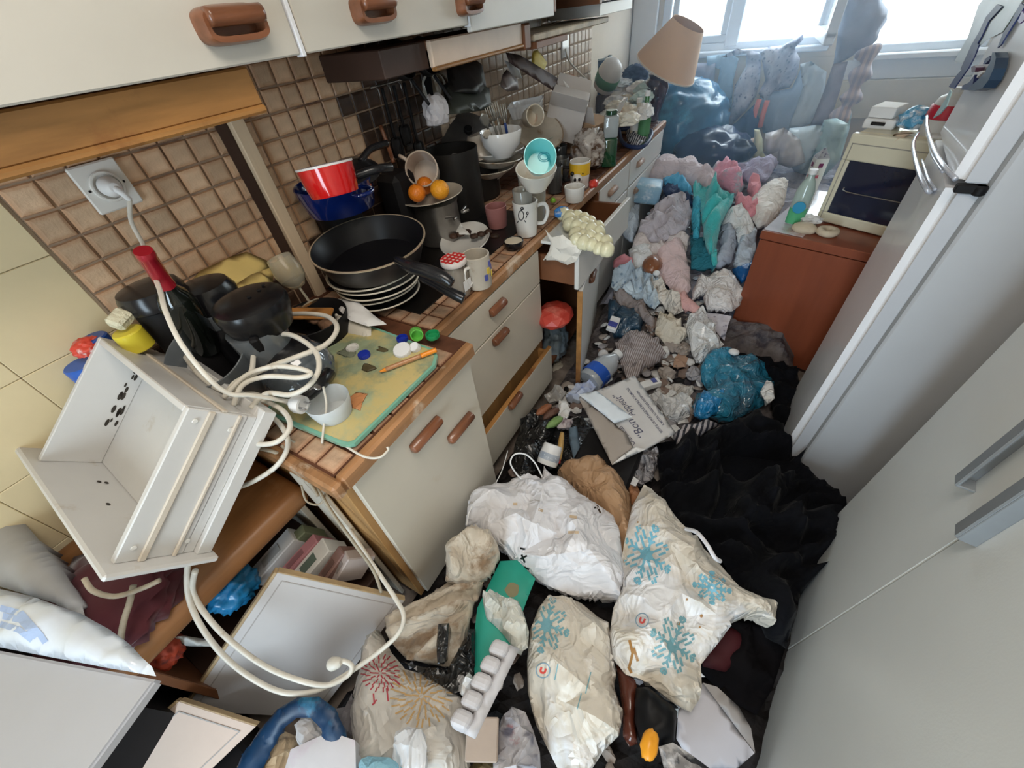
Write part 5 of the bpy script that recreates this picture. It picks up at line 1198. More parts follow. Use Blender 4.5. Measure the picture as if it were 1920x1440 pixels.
# glasses, panda mug, ramekin
for i, (px, py, H, tx) in enumerate(((1040, 350, .12, 'dark drinking glass behind the white ramekin'), (1052, 330, .11, 'smoky drinking glass left of the yellow mug'), (1050, 300, .10, 'dull glass tipped beside the turquoise cup'))):
    q = P(px, py, z=.93); t, _b = oth('drinking_glass', tx, 'glass', (q.x, q.y, .907), cup(.042, H, .85, .003), W('dark_glass', (.07, .075, .08), .08, coat=.8, trans=.2), 'glass')
q = P(1077, 366, z=.93); t, _b = oth('ramekin', 'white ramekin at the worktop edge', 'ramekin', (q.x, q.y, .907), cup(mpx(19, q), .065, .85, .005), m_ceram, 'bowl')
q = P(1087, 330, z=.955); R = mpx(19, q); t = thing('mug', 'yellow-banded mug with a black and white bear face', 'mug', (q.x, q.y, .907)); mcup = lathe('cup', cup(R, .12, .85), m_ceram, t, 40); ear('handle', R, .035, .09, .04, .007, m_blackm, t, 3.6)
lathe('yellow_band', [(R*.985, .06), (R*1.012, .10), (R*1.012, .112), (R*.99, .112)], W('yellow_glaze', (.80, .48, .03), .3), t, 40)
fb = Vector((q.x, q.y, .95))+(CAM-q).normalized()*R*.9; fb.z = .955
msd = (CAM-q); msd.z = 0; msd.normalize(); sd_ = Vector((-msd.y, msd.x, 0))
bm = bmesh.new()
def sph(bm, c, s, sub=2):
    r = bmesh.ops.create_icosphere(bm, subdivisions=sub, radius=1); bmesh.ops.transform(bm, matrix=Matrix.Translation(c) @ Matrix.Diagonal((*s, 1)), verts=r['verts'])
sph(bm, fb-sd_*.012, (.028, .028, .026)); bm2('bear_face', bm, m_ceram, t, True, True)
bm = bmesh.new()
for k in (-1, 1): sph(bm, fb-sd_*.012+sd_*k*.024+Vector((0, 0, .024))-msd*.004, (.010, .010, .010)); sph(bm, fb-sd_*.012+sd_*k*.010+msd*.024+Vector((0, 0, .004)), (.007, .007, .008))
sph(bm, fb-sd_*.012+msd*.028-Vector((0, 0, .008)), (.004, .004, .003)); bm2('bear_marks', bm, m_black, t, True, True)
o = blob('bag_of_peelings', P(1106, 283, z=.99), (.085, .085, .10), W('film_scraps', (.62, .58, .55), .25, coat=.5, stain=(.14, .08, .05), sscale=18, samt=.55), seed=24, amp=.35); tag(o, 'clear bag stuffed with brown and white peelings', 'bag')
o = blob('red_packet', P(1113, 345, z=.93), (.02, .03, .02), W('red_packet', (.75, .06, .04), .3), seed=25, sub=3); tag(o, 'small red packet at the worktop edge by the bear mug', 'packet')
o = blob('sweet_wrapper', P(1053, 398, z=.925), (.03, .04, .02), W('blue_foil', (.05, .25, .65), .25, stain=(.8, .85, .9), sscale=20, samt=.4), seed=26, sub=3, flat=True); tag(o, 'shiny blue wrapper on the worktop before the ramekin', 'wrapper')
o = blob('green_cap', P(1037, 376, z=.925), (.013, .013, .013), W('lime2', (.25, .55, .05), .4), seed=27, sub=3, amp=.05); tag(o, 'small lime green ball near the white ramekin', 'ball')
# black hob plate under the pots
t = thing('hob', 'greasy black enamel hob plate under the pans and pots', 'hob', (.27, 1.15, .902))
ab('hob_plate', (.03, .76, .9015), (.49, 1.62, .9055), W('greasy_hob', (.014, .012, .011), .35, var=.4, stain=(.07, .04, .025), sscale=9, samt=.25), t, .002)
for x_, y_ in ((.15, .92), (.38, 1.10), (.17, 1.42)): lathe('burner_ring', [(.05, .0), (.075, .0), (.075, .002), (.05, .002)], m_blackm, t, 32, Matrix.Translation((x_-.27, y_-1.15, .0036)))
o, _ = puff('baking_tray', [P(540, 470, z=.925), P(556, 425, z=.94), P(600, 415, z=.94), P(615, 470, z=.925), P(575, 520, z=.92)], mgrime, None, 'z', .003, .006, .001, 6, .02); tag(o, 'black greasy baking tray left of the frying pan by the batten', 'tray')
fork('fork', 'tarnished fork lying on the black tray left of the frying pan', P(548, 452, z=.94), P(592, 462, z=.945), mfk)
# cauliflower-like tray of pale dumplings on the open drawer, paper below
c0 = P(1092, 430, z=.93)
t = thing('bun_cluster', 'cling-wrapped cluster of pale yellow rounded lumps on the pulled-out drawer', 'food', (c0.x, c0.y, .85))
mdg = W('pale_dough', (.80, .76, .52), .28, var=.1, coat=.35, bump=.1)
Bn = [P(1050, 408, z=.93), P(1128, 392, z=.93), P(1150, 425, z=.90), P(1080, 462, z=.90)]
e1 = (P(1140, 420, z=.91)-P(1062, 398, z=.93))*.88; e2 = (P(1095, 463, z=.90)-P(1062, 398, z=.93))*.95; oo = P(1050, 396, z=.925)
for i in range(5):
    for j in range(5):
        cx = oo+e1*((i+.35+(j % 2)*.4)/5.2)+e2*((j+.3)/4.8)+Vector((0, 0, -.004*abs(j-2)+.008*R_.random()))
        k = R_.uniform(.85, 1.15)
        blob('lump', cx, (.027*k, .030*k, .030*k), mdg, t, seed=60+i*5+j, amp=.10, freq=2, sub=3)
ab('tray', (min(v.x for v in (oo, oo+e1, oo+e2)), min(v.y for v in (oo, oo+e1, oo+e2)), .872), (max(v.x for v in (oo, oo+e1, oo+e2)), max(v.y for v in (oo, oo+e1, oo+e2)), .885), W('film_tray', (.8, .82, .8), .2, coat=.5), t, .01)
o, _ = puff('greaseproof_paper', [P(a_, b_, y=1.40) for a_, b_ in ((1022, 430), (1035, 445), (1055, 440), (1092, 468), (1080, 490), (1064, 497), (1042, 488), (1018, 488), (1030, 470), (1033, 455))], W('greaseproof', (.80, .76, .68), .45, trans=0), None, 'y', .006, .003, .008, 12, .014, seed=7, flat=True, sgn=-1); tag(o, 'torn cream greaseproof paper hanging under the pale lumps', 'paper')
# bottles
def bottle(label, px, py, zb, R, H, m, cap=None, neck=.3, band=None, lean=(0, 0)):
    q = P(px, py, z=zb+.02); t = thing('bottle', label, 'bottle', (q.x, q.y, zb), Euler((lean[0], lean[1], 0)).to_matrix())
    lathe('bottle', [(0, 0), (R*.92, 0), (R, .006), (R, H*(1-neck)*.9), (R*.85, H*(1-neck)), (R*.36, H*(1-neck*.5)), (R*.34, H), (0, H)], m, t, 32)
    if cap: lathe('cap', [(R*.38, H*.93), (R*.42, H*.93), (R*.42, H*1.02), (0, H*1.02)], cap, t, 20)
    if band: lathe('label_band', [(R*1.005, H*band[0]), (R*1.012, H*band[0]), (R*1.012, H*band[1]), (R*1.005, H*band[1])], band[2], t, 32)
    return t
mgb2 = W('green_glass', (.03, .13, .06), .05, coat=1, trans=.3, var=.2); mclb = W('pale_bottle', (.62, .68, .70), .08, trans=.4, coat=.7)
q = P(1141, 305, z=.92)
t = thing('tall_bottle', 'tall square green and clear bottle at the worktop edge', 'bottle', (q.x, q.y, .905))
bm = bmesh.new(); bm_box(bm, (0, 0, .07), (.075, .075, .14), (0, 0, .4), .01, 2); bm2('lower_half', bm, mgb2, t, True)
bm = bmesh.new(); bm_box(bm, (0, 0, .19), (.074, .074, .10), (0, 0, .4), .01, 2); bm2('upper_half', bm, mclb, t, True); lathe('cap', cyl(.03, .02), mgb2, t, 24, Matrix.Translation((0, 0, .24)))
bottle('dark green glass bottle behind the tall square one', 1205, 262, .905, .035, .26, W('bottle_green', (.05, .22, .06), .06, coat=1), m_white, .35, (.2, .5, W('green_label', (.10, .30, .12), .5)))
bottle('white-capped cleaner bottle beside the green glass bottle', 1192, 258, .905, .04, .22, W('beige_bottle', (.72, .68, .58), .4), m_white, .3, (.3, .6, m_paper))
# cardboard boxes
mcb = W('white_card', (.66, .62, .60), .6, var=.05); mcard = W('brown_card', (.50, .34, .22), .7, var=.1)
def qbox(name, label, cat, p_px, m, z0, z1, quad):
    """box on a worktop: base corners given on plane z0"""
    t = thing(name, label, cat, quad[0]); bm = bmesh.new(); lo = [bm.verts.new((p.x, p.y, z0)) for p in quad]; hi = [bm.verts.new((p.x, p.y, z1)) for p in quad]
    for k in range(4): bm.faces.new((lo[k], lo[(k+1) % 4], hi[(k+1) % 4], hi[k]))
    bm.faces.new(hi); bm.faces.new(lo[::-1]); bmesh.ops.recalc_face_normals(bm, faces=bm.faces); bm2('carton', bm, m, t, False, True); return t
bx = P(1062, 215, z=1.13); t = thing('cardboard_box', 'greyish printed carton tilted open behind the crockery', 'box', bx, Euler((.12, .28, .35)).to_matrix())
bm = bmesh.new(); bm_box(bm, (0, 0, 0), (.20, .22, .19), None, .002); bm2('carton', bm, mcb, t)
for c, s, mm in (((.101, -.05, .01), (.002, .05, .12), W('purple_print', (.22, .20, .32), .5)), ((.101, .03, .03), (.002, .03, .03), W('grey_print', (.35, .33, .33), .5)), ((.101, .06, -.05), (.002, .045, .05), W('taupe_print', (.42, .33, .33), .5)), ((.101, -.01, -.04), (.002, .012, .05), m_blackm)):
    bm = bmesh.new(); bm_box(bm, c, s); bm2('printed_panel', bm, mm, t)
for s_, rr in ((.11, .6), (-.11, -.9)):
    bm = bmesh.new(); bm_box(bm, (0, s_*1.35, .105), (.19, .09, .003), (rr, 0, 0)); bm2('flap', bm, mcb, t)
bx = P(1108, 228, z=1.08); t = thing('cardboard_box', 'open brown carton with a standing white flap beside the tall bottle', 'box', bx, Euler((0, .15, -.2)).to_matrix())
bm = bmesh.new(); bm_box(bm, (-.0, 0, -.07), (.17, .19, .17), None, .002); bm2('carton', bm, mcard, t)
bm = bmesh.new(); bm_box(bm, (.12, .06, .04), (.004, .12, .16), (0, .3, .2)); bm_box(bm, (.0, -.1, .05), (.15, .004, .12), (.5, 0, 0)); bm2('flap', bm, mcb, t)
o = slab('cardboard_strip', 'long dark brown cardboard strip slanting up over the boxes', 'cardboard', [P(948, 98, x=.10), P(975, 103, x=.10), P(1060, 155, x=.18), P(1085, 195, x=.24), P(1040, 172, x=.2), P(955, 118, x=.12)], W('dark_card', (.09, .055, .05), .6))
slab('foil_card', 'curled white card at the end of the brown strip', 'card', [P(1056, 150, x=.22), P(1075, 170, x=.25), P(1102, 190, x=.28), P(1095, 196, x=.28), P(1068, 182, x=.25)], m_paper)
slab('tin_cover', 'rounded brown-grey tin lid standing left of the strip', 'lid', [P(942, 140, x=.12), P(950, 130, x=.12), P(970, 148, x=.14), P(973, 168, x=.16), P(952, 172, x=.16), P(938, 158, x=.14)], W('taupe_tin', (.18, .14, .13), .4))
slab('white_card', 'white card sticking up behind the rounded tin lid', 'card', [P(945, 112, x=.05), P(972, 125, x=.06), P(980, 148, x=.08), P(960, 142, x=.08)], m_paper)
slab('yellow_sponge_cloth', 'yellow and cream folded scouring cloth against the far tiles', 'cloth', [P(1000, 95, x=.04), P(1008, 93, x=.04), P(1026, 118, x=.06), P(1018, 138, x=.08), P(998, 120, x=.06)], W('yellow_cloth', (.80, .62, .12), .6), th=.02)
bx = P(1088, 165, z=1.2); o = box('white_carton', bx, (.05, .06, .09), m_paper, None, (.2, .3, .2), .003); tag(o, 'small upright white carton by the hanging cable', 'carton')
o = blob('orange_packet', P(1065, 150, z=1.2), (.05, .07, .025), W('orange_pkt', (.55, .18, .07), .4, stain=(.1, .3, .4), sscale=14, samt=.3), seed=71, sub=3); tag(o, 'orange and teal packet on the carton by the tiles', 'packet')
# socket 2 and cable
q = P(1059, 87, x=.008); t = thing('wall_socket', 'small white socket on the far tiles with a white lead', 'socket', q); box('plate', (.008, q.y, q.z), (.012, .10, .11), m_ceram, t, None, .003)
tube('lead', [P(1060, 92, x=.02), P(1066, 112, x=.03), P(1080, 130, x=.05), P(1098, 148, x=.10), P(1107, 158, x=.15)], .006, m_wire, t, 5, 8)
# navy pot, jug, papers
q = P(1112, 122, z=1.2); t = thing('stock_pot', 'big dark navy pot with pale rim near the far corner', 'pot', (q.x, q.y, 1.02)); mnv = W('navy_pot', (.012, .03, .07), .25, coat=.3); Rn = mpx(33, q); lathe('pot', cup(Rn, .22, .9, .005), mnv, t, 40); lathe('rim', [(Rn*.98, .215), (Rn*1.03, .215), (Rn*1.03, .226), (Rn*.98, .226)], W('pale_metal', (.55, .6, .62), .3, metal=.5), t, 40)
tag(ab('dark_box', (q.x-.12, q.y-.12, .905), (q.x+.12, q.y+.12, 1.02), m_dark, None, .01), 'dark box under the navy pot', 'box')
q = P(1142, 140, z=1.17); t = thing('milk_jug', 'white plastic bottle with green lettered label tipped against the navy pot', 'bottle', q, Euler((.4, .5, .2)).to_matrix())
lathe('body', [(0, -.1), (.07, -.1), (.08, -.09), (.085, .02), (.07, .07), (.03, .10), (0, .10)], W('white_hdpe', (.80, .80, .78), .35), t, 36)
lathe('green_label', [(.0835, -.06), (.087, -.055), (.0885, .0), (.085, .005)], W('green_lab', (.14, .36, .20), .4), t, 36)
for i in range(18):
    o = blob('paper_scrap', P(1150+R_.uniform(0, 62), 165+R_.uniform(-28, 62), z=1.10-R_.random()*.05), (R_.uniform(.04, .07), R_.uniform(.04, .08), R_.uniform(.02, .045)), [m_paper, W('cream_wrap', (.75, .70, .6), .5), W('greenish_wrap', (.55, .68, .66), .4), W('clear_wrap', (.7, .74, .78), .25, coat=.5)][i % 4], seed=80+i, amp=.4, sub=3, flat=True)
    tag(o, ['plain white paper wrapping', 'cream paper wrapping', 'pale green wrapping', 'clear film wrapping'][i % 4]+' crumpled in the heap left of the purple vase', 'wrapping', 'wrappings heaped by the purple vase')
slab('orange_printed_bag', 'transparent bag with orange print lying in the wrappings', 'bag', [P(1158, 195, x=.5), P(1182, 200, x=.5), P(1185, 215, x=.52), P(1160, 215, x=.52)], W('orange_print', (.75, .5, .38), .3))
tag(ab('cardboard_box', (.30, 3.0, .906), (.52, 3.25, 1.04), mcard, None, .004), 'brown box supporting the white wrappings near the vase', 'box')
# black framed zebra fabric at the worktop edge
q = P(1195, 255, z=.93); t = thing('wire_basket', 'dark blue basket rim with zebra-print cloth on the far worktop edge', 'basket', (q.x, q.y, .906))
tube('rim', [P(1160, 243, z=.96), P(1200, 240, z=.96), P(1222, 248, z=.96), P(1205, 275, z=.93), P(1170, 270, z=.93), P(1160, 243, z=.96)], .012, W('navy_rim', (.02, .04, .12), .4), t, 4, 8)
mz = W('zebra', (.80, .80, .82), .6, kind='stripe', col2=(.03, .03, .05), sscale=24)
puff('zebra_cloth', px_outline([(1172, 246, .95), (1210, 246, .95), (1212, 262, .94), (1194, 276, .93), (1176, 262, .94)]), mz, t, 'z', .02, .01, .008, 14, .012)
# purple vase lamp, with tilted shade
q = P(1222, 222, z=.92); t = thing('table_lamp', 'purple glazed vase lamp whose big beige shade hangs tilted', 'lamp', (q.x, q.y, .905))
mpv = W('purple_glaze', (.055, .018, .06), .12, coat=.9, var=.3); Hh = .27
lathe('vase', [(0, 0), (.04, 0), (.05, .01), (.045, .04), (.075, .13), (.088, .19), (.07, .235), (.045, .25), (.055, Hh), (.04, Hh), (0, .26)], mpv, t, 40)
c = P(1255, 95, z=1.24); c = CAM+(c-CAM)*(dep(Vector((q.x, q.y, 1.2)))/dep(c)); 
top = CAM+ray(1290, 47)*(dep(c)-.10); bot = CAM+ray(1248, 128)*(dep(c)+.10)
axl = (top-bot).normalized(); Ls = (top-bot).length; mid = (top+bot)/2
Mq = Matrix.Translation(bot) @ axl.to_track_quat('Z', 'Y').to_matrix().to_4x4(); Rb, Rt_ = mpx(61, c), mpx(31, c)
lathe('shade', [(Rb, 0), (Rb*1.01, .004), (Rt_*1.01, Ls*1.02), (Rt_, Ls*1.03), (Rt_*.985, Ls*1.02), (Rb*.985, .004), (Rb, 0)], W('lamp_fabric', (.74, .50, .33), .7, var=.04), t, 48, INV[t.name] @ Mq)
lathe('shade_rim', [(Rb*1.0, -.003), (Rb*1.02, -.003), (Rb*1.02, .006), (Rb*1.0, .006)], W('rim_w', (.8, .74, .66), .5), t, 48, INV[t.name] @ Mq)
tube('stem', [Vector((q.x, q.y, .905+Hh)), (Vector((q.x, q.y, 1.2))+mid)/2, mid], .008, m_chrome, t, 4, 8)
o = slab('white_cartridge', 'narrow white stand beside the vase foot', 'stand', [P(1206, 228, x=.55), P(1218, 228, x=.55), P(1219, 252, x=.56), P(1207, 254, x=.56)], m_white, th=.03)
o = blob('dark_cloth', P(1192, 140, z=1.12), (.09, .08, .06), W('navy_cloth', (.015, .03, .09), .7), seed=99); tag(o, 'dark navy cloth bunched behind the vase', 'cloth')
# thin scattering volume added for the bluish glare by the window
hz = bpy.data.materials.new('haze'); hz.use_nodes = True; nt = hz.node_tree
for n in list(nt.nodes):
    if n.type != 'OUTPUT_MATERIAL': nt.nodes.remove(n)
vs_ = nt.nodes.new('ShaderNodeVolumeScatter'); vs_.inputs['Color'].default_value = (0.55, 0.78, 1.0, 1); vs_.inputs['Density'].default_value = 0.22; vs_.inputs['Anisotropy'].default_value = 0.35
nt.links.new(vs_.outputs[0], [n for n in nt.nodes if n.type == 'OUTPUT_MATERIAL'][0].inputs['Volume'])
o = ab('haze', (0.02, 2.6, 0.62), (XR-0.02, YB-0.13, 2.45), hz, None, 0); tag(o, 'bluish veil added for the glare in front of the windows', 'haze', None, 'stuff')
# ================================================================ RED-BROWN CABINET WITH TABLE OVEN
mred = W('red_brown_veneer', (0.32, 0.085, 0.04), 0.32, var=0.2, scale=7, kind='woodz', coat=.15)
cA = Vector((1.398, 2.196, 0)); ra = math.radians(-15.5); ex = Vector((math.cos(ra), math.sin(ra), 0)); ey = Vector((-ex.y, ex.x, 0))
Mr = basis(cA, ex, ey, Vector((0, 0, 1)))
t = thing('side_cabinet', 'low red-brown veneered cabinet carrying the table oven', 'cabinet', cA)
def lb(nm, lo, hi, m, par, M, bev=.003):
    bm = bmesh.new(); bm_box(bm, [(a+b)/2 for a, b in zip(lo, hi)], [abs(b-a) for a, b in zip(lo, hi)], None, min(bev, .3*min(abs(b-a) for a, b in zip(lo, hi)))); return bm2(nm, bm, m, par, False, True, M)
lb('front_panel', (0, 0, 0.03), (.62, .018, .655), mred, t, Mr); lb('side_panel', (0, .018, .03), (.018, .62, .655), mred, t, Mr); lb('side_panel', (.602, .018, .03), (.62, .62, .655), mred, t, Mr)
lb('back_panel', (.018, .60, .03), (.602, .62, .655), m_brown, t, Mr); lb('top', (-.004, -.004, .66), (.624, .64, .70), mred, t, Mr); lb('plinth', (.03, .02, 0), (.6, .6, .03), m_dark, t, Mr)
lb('glare_sheet', (0.0, .012, .70), (.17, .63, .703), W('glare_lilac', (.62, .60, .66), .18, coat=.4, stain=(.40, .25, .22), sscale=5, samt=.25), t, Mr)  # lilac-white sheet painted as the glare on the cabinet top
# oven
oA = P(1528, 412, z=.705); ob = P(1630, 438, z=.705); exo = (ob-oA).normalized(); eyo = Vector((-exo.y, exo.x, 0)); Mo = basis(oA, exo, eyo, Vector((0, 0, 1)))
zt = 0
for zz_ in [x*.01 for x in range(72, 130)]:
    q = oA+Vector((0, 0, zz_-.705))
    if PX(q)[1] <= 252: zt = zz_; break
zt = zt or 1.05; Ho = zt-.705; Wo = .50; Do = .42
t = thing('table_oven', 'cream table-top oven with dark glass door on the red-brown cabinet', 'oven', oA)
mcr = W('cream_enamel', (.72, .66, .50), .3, var=.04, coat=.3)
lb('housing', (0, .03, .012), (Wo, Do, Ho), mcr, t, Mo, .015); fr = None
bm = bmesh.new()
for lo, hi in (((0, 0, .0), (Wo, .03, .045)), ((0, 0, Ho-.10), (Wo, .03, Ho)), ((0, 0, .045), (.035, .03, Ho-.10)), ((Wo-.035, 0, .045), (Wo, .03, Ho-.10))): bm_box(bm, [(a+b)/2 for a, b in zip(lo, hi)], [b-a for a, b in zip(lo, hi)], None, .006, 2)
fr = bm2('door_frame', bm, mcr, t, False, True, Mo)
lb('door_groove', (.016, -.001, .02), (.020, .002, Ho-.035), W('groove', (.35, .32, .27), .5), fr, Mo, 0); lb('door_groove', (.016, -.001, Ho-.038), (Wo-.01, .002, Ho-.034), MATS['groove'], fr, Mo, 0)
lb('oven_glass', (.035, .004, .045), (Wo-.035, .012, Ho-.10), W('oven_glass', (.012, .018, .045), .08, coat=.7), fr, Mo, 0)
tube('rack_bar', [Mo @ Vector((.06, .002, .16)), Mo @ Vector((.075, .0, .145)), Mo @ Vector((.25, .0, .145)), Mo @ Vector((.44, .0, .145))], .0025, m_steel, fr, 3, 6)
for fx in (.03, Wo-.05): lb('foot', (fx, .05, -.004), (fx+.03, .08, .012), m_blackm, t, Mo)
def ovp(x, y, z=0): return Mo @ Vector((x-.045, y, Ho+z))
def on_oven(name, label, cat, x, y, s, m, rot=0, extra=None):
    t = thing(name, label, cat, ovp(x, y)); Mq = Mo @ Matrix.Translation((x-.045, y, Ho)) @ Matrix.Rotation(rot, 4, 'Z')
    bm = bmesh.new(); bm_box(bm, (0, 0, s[2]/2), s, None, .004); bm2('carton', bm, m, t, False, True, Mq)
    for (c, sz, mm, nm) in (extra or []):
        bm = bmesh.new(); bm_box(bm, c, sz, None, .001); bm2(nm, bm, mm, t, False, True, Mq)
    return t
mblu = W('blue_print_card', (.10, .38, .62), .35, stain=(.7, .75, .8), sscale=22, samt=.5)
on_oven('carton', 'lower white carton on the left of the oven top', 'carton', .085, .16, (.11, .13, .035), m_paper, .1, [((.0, -.076, .022), (.05, .002, .012), m_black, 'printed_mark')])
t_ = on_oven('carton', 'upper white carton stacked on the left of the oven top', 'carton', .09, .17, (.12, .13, .001), m_paper)
bpy.data.objects.remove(t_.children[0]); lb('carton', (-.01, .11, Ho+.036), (.08, .22, Ho+.075), m_paper, t_, Mo)
o = blob('plastic_packet', ovp(.195, .14, .035), (.055, .055, .042), mblu, seed=120, flat=True, sub=3); tag(o, 'blue and white crumpled packet in the middle of the oven top', 'packet')
on_oven('carton', 'small dark-red carton between the blue packet and the white jug', 'carton', .235, .15, (.022, .05, .05), W('dk_red_card', (.18, .03, .06), .5), 0, [((0, 0, .052), (.04, .05, .005), m_paper, 'lid')])
t = thing('plastic_jug', 'white jug with red label and spout on the oven top', 'jug', ovp(.285, .12)); 
lathe('body', [(0, 0), (.055, 0), (.058, .01), (.056, .09), (.045, .12), (.018, .135), (.016, .15), (0, .15)], W('milky_white', (.78, .77, .76), .4), t, 32); 
lathe('red_label', [(.0572, .055), (.060, .057), (.058, .095), (.054, .10)], W('red_label', (.62, .03, .06), .35), t, 32)
tube('spout', [(0, 0, .145), (.03, -.01, .15), (.06, -.01, .17), (.075, 0, .19)], .005, m_white, t, 4, 8, world=False)
o, _ = puff('cream_rag', [ovp(.17, .005, -.06), ovp(.21, -.004, .0), ovp(.24, .05, .012), ovp(.20, .07, .012), ovp(.18, .03, .006)], W('cream_rag', (.72, .55, .4), .6), None, 'x', .004, .004, .003, 20, .012); tag(o, 'narrow peach rag hanging over the oven front', 'rag')
o = box('cleaning_block', ovp(.31, .05, .008), (.05, .06, .016), m_white, None, (0, 0, ra), .006); tag(o, 'small white block at the front of the oven top', 'block')
# spray bottle, milk carton, roll and bagel
q = P(1487, 418, z=.703); t = thing('spray_bottle', 'clear bottle with green liquid and round blue label beside the oven', 'bottle', q); H = .24
lathe('bottle', [(0, 0), (.033, 0), (.037, .008), (.037, H*.62), (.026, H*.78), (.014, H*.86), (.014, H*.93), (0, H*.93)], W('clear_hdpe', (.55, .68, .62), .12, trans=.25, coat=.6), t, 32, Matrix.Diagonal((1, .8, 1, 1)))
lathe('green_liquid', [(.0372, .006), (.0378, .006), (.0378, .075), (.0372, .075)], W('green_liquid', (.10, .48, .22), .2, coat=.5), t, 32, Matrix.Diagonal((1, .8, 1, 1)))
dirq = (CAM-q); dirq.z = 0; dirq.normalize(); lathe('round_label', cyl(.026, .003, .0008), W('cyan_label', (.02, .32, .55), .3), t, 28, INV[t.name] @ Matrix.Translation(q+dirq*.034+Vector((0, 0, .085))) @ dirq.to_track_quat('Z', 'Y').to_matrix().to_4x4())
lathe('cap', [(.016, H*.92), (.017, H*.92), (.017, H), (0, H)], m_white, t, 24)
q = P(1508, 385, z=.703); t = thing('milk_carton', 'tall white printed milk carton leaning against the oven', 'carton', q, Euler((0, 0, .3)).to_matrix()); mk = W('carton_white', (.74, .76, .75), .4)
bm = bmesh.new(); bm_box(bm, (0, .02, .11), (.055, .055, .22), None, .002); v4 = [v for v in bm.verts if v.co.z > .219]
bm2('body', bm, mk, t); bm = bmesh.new(); r_ = bmesh.ops.create_cone(bm, segments=4, radius1=.039, radius2=.004, depth=.04, cap_ends=True); bmesh.ops.transform(bm, matrix=Matrix.Translation((0, .02, .24)) @ Matrix.Rotation(PI/4, 4, 'Z'), verts=bm.verts); bm2('gable', bm, W('carton_print', (.8, .82, .82), .4, kind='print', col2=(.15, .15, .2), sscale=60), t)
for z_, mm, s_ in ((.19, W('burgundy_print', (.18, .03, .12), .4), .018), (.14, W('pink_print', (.6, .15, .22), .4), .014)):
    bm = bmesh.new(); bm_box(bm, (-.0285, .02, z_), (.002, s_, s_)); bm_box(bm, (0.0, -.0085, z_), (s_, .002, s_)); bm2('printed_spot', bm, mm, t)
mbun = W('bread', (.74, .62, .46), .6, var=.12, bump=.2, stain=(.50, .32, .18), sscale=20, samt=.15)
q = P(1508, 428, z=.715); t_r = blob('bread_roll', q, (.052, .036, .026), mbun, seed=130, amp=.06, freq=1.2, rot=-.3); tag(t_r, 'oblong bread roll at the front edge of the red-brown cabinet', 'bread')
q = P(1552, 434, z=.715); bm = bmesh.new(); r1, r2 = .030, .0165; V = []
for i in range(32):
    for j in range(14):
        a, b = 2*PI*i/32, 2*PI*j/14; rr = r1+r2*math.cos(b)*(1+.06*math.sin(3*a)); V.append(bm.verts.new((rr*math.cos(a), rr*math.sin(a), r2*.9*math.sin(b))))
for i in range(32):
    for j in range(14): bm.faces.new((V[i*14+j], V[((i+1) % 32)*14+j], V[((i+1) % 32)*14+(j+1) % 14], V[i*14+(j+1) % 14]))
o = bm2('bagel', bm, mbun, None, True, False, Matrix.Translation(q)); tag(o, 'pale ring-shaped bagel beside the bread roll', 'bread')
o = blob('paper_napkin', P(1520, 412, z=.73), (.04, .03, .02), m_paper, seed=131, sub=3, flat=True, amp=.4); tag(o, 'crumpled white napkin behind the bread roll', 'napkin')

# ================================================================ FRIDGE
fa = math.radians(4); fy = Vector((math.sin(fa), math.cos(fa), 0)); fx = Vector((math.cos(fa), -math.sin(fa), 0)); fo = Vector((1.35+.362, 1.31, 0))
Mf = basis(fo, fx, fy, Vector((0, 0, 1))); WF = .46
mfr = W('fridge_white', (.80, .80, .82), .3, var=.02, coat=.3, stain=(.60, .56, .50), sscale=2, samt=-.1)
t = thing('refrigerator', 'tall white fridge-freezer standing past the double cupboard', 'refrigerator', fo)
lb('body', (.068, 0, .02), (.62, WF, 1.95), W('fridge_side_shade', (.50, .51, .53), .35, var=.02), t, Mf, .006)  # shade of the side put into a darker body colour
lb('door_seal', (.058, .008, .05), (.068, WF-.008, 1.94), W('seal_grey', (.25, .24, .23), .6), t, Mf, 0)
def fdoor(z0, z1):
    bm = bmesh.new(); bm_box(bm, (.029, WF/2, (z0+z1)/2), (.058, WF, z1-z0)); 
    es = [e for e in bm.edges if abs(e.verts[0].co.z-e.verts[1].co.z) > .1 and (e.verts[0].co.x < .01)]
    bmesh.ops.bevel(bm, geom=es, offset=.024, segments=5, affect='EDGES'); o = bm2('door', bm, mfr, t, True, True, Mf)
    try: o.data.set_sharp_from_angle(angle=.6)
    except Exception: pass
    return o
dlow = fdoor(.05, 1.195); dup = fdoor(1.215, 1.95)
mde = W('door_side_shade', (.50, .51, .54), .4, var=.02)
lb('door_edge', (.020, -.003, .052), (.057, -.0005, 1.193), mde, dlow, Mf, .001); lb('door_edge', (.020, -.003, 1.217), (.057, -.0005, 1.948), mde, dup, Mf, .001)  # thin darker sheets put side shade onto the white doors
lb('hinge', (.01, -.012, 1.196), (.06, .006, 1.213), m_blackm, t, Mf, .002); lathe('hinge_pin', cyl(.012, .02), m_blackm, t, 16, INV[t.name] @ Mf @ Matrix.Translation((.052, -.006, 1.193)))
mhd = W('silvery_handle', (.55, .58, .66), .2, metal=.3, coat=.5)
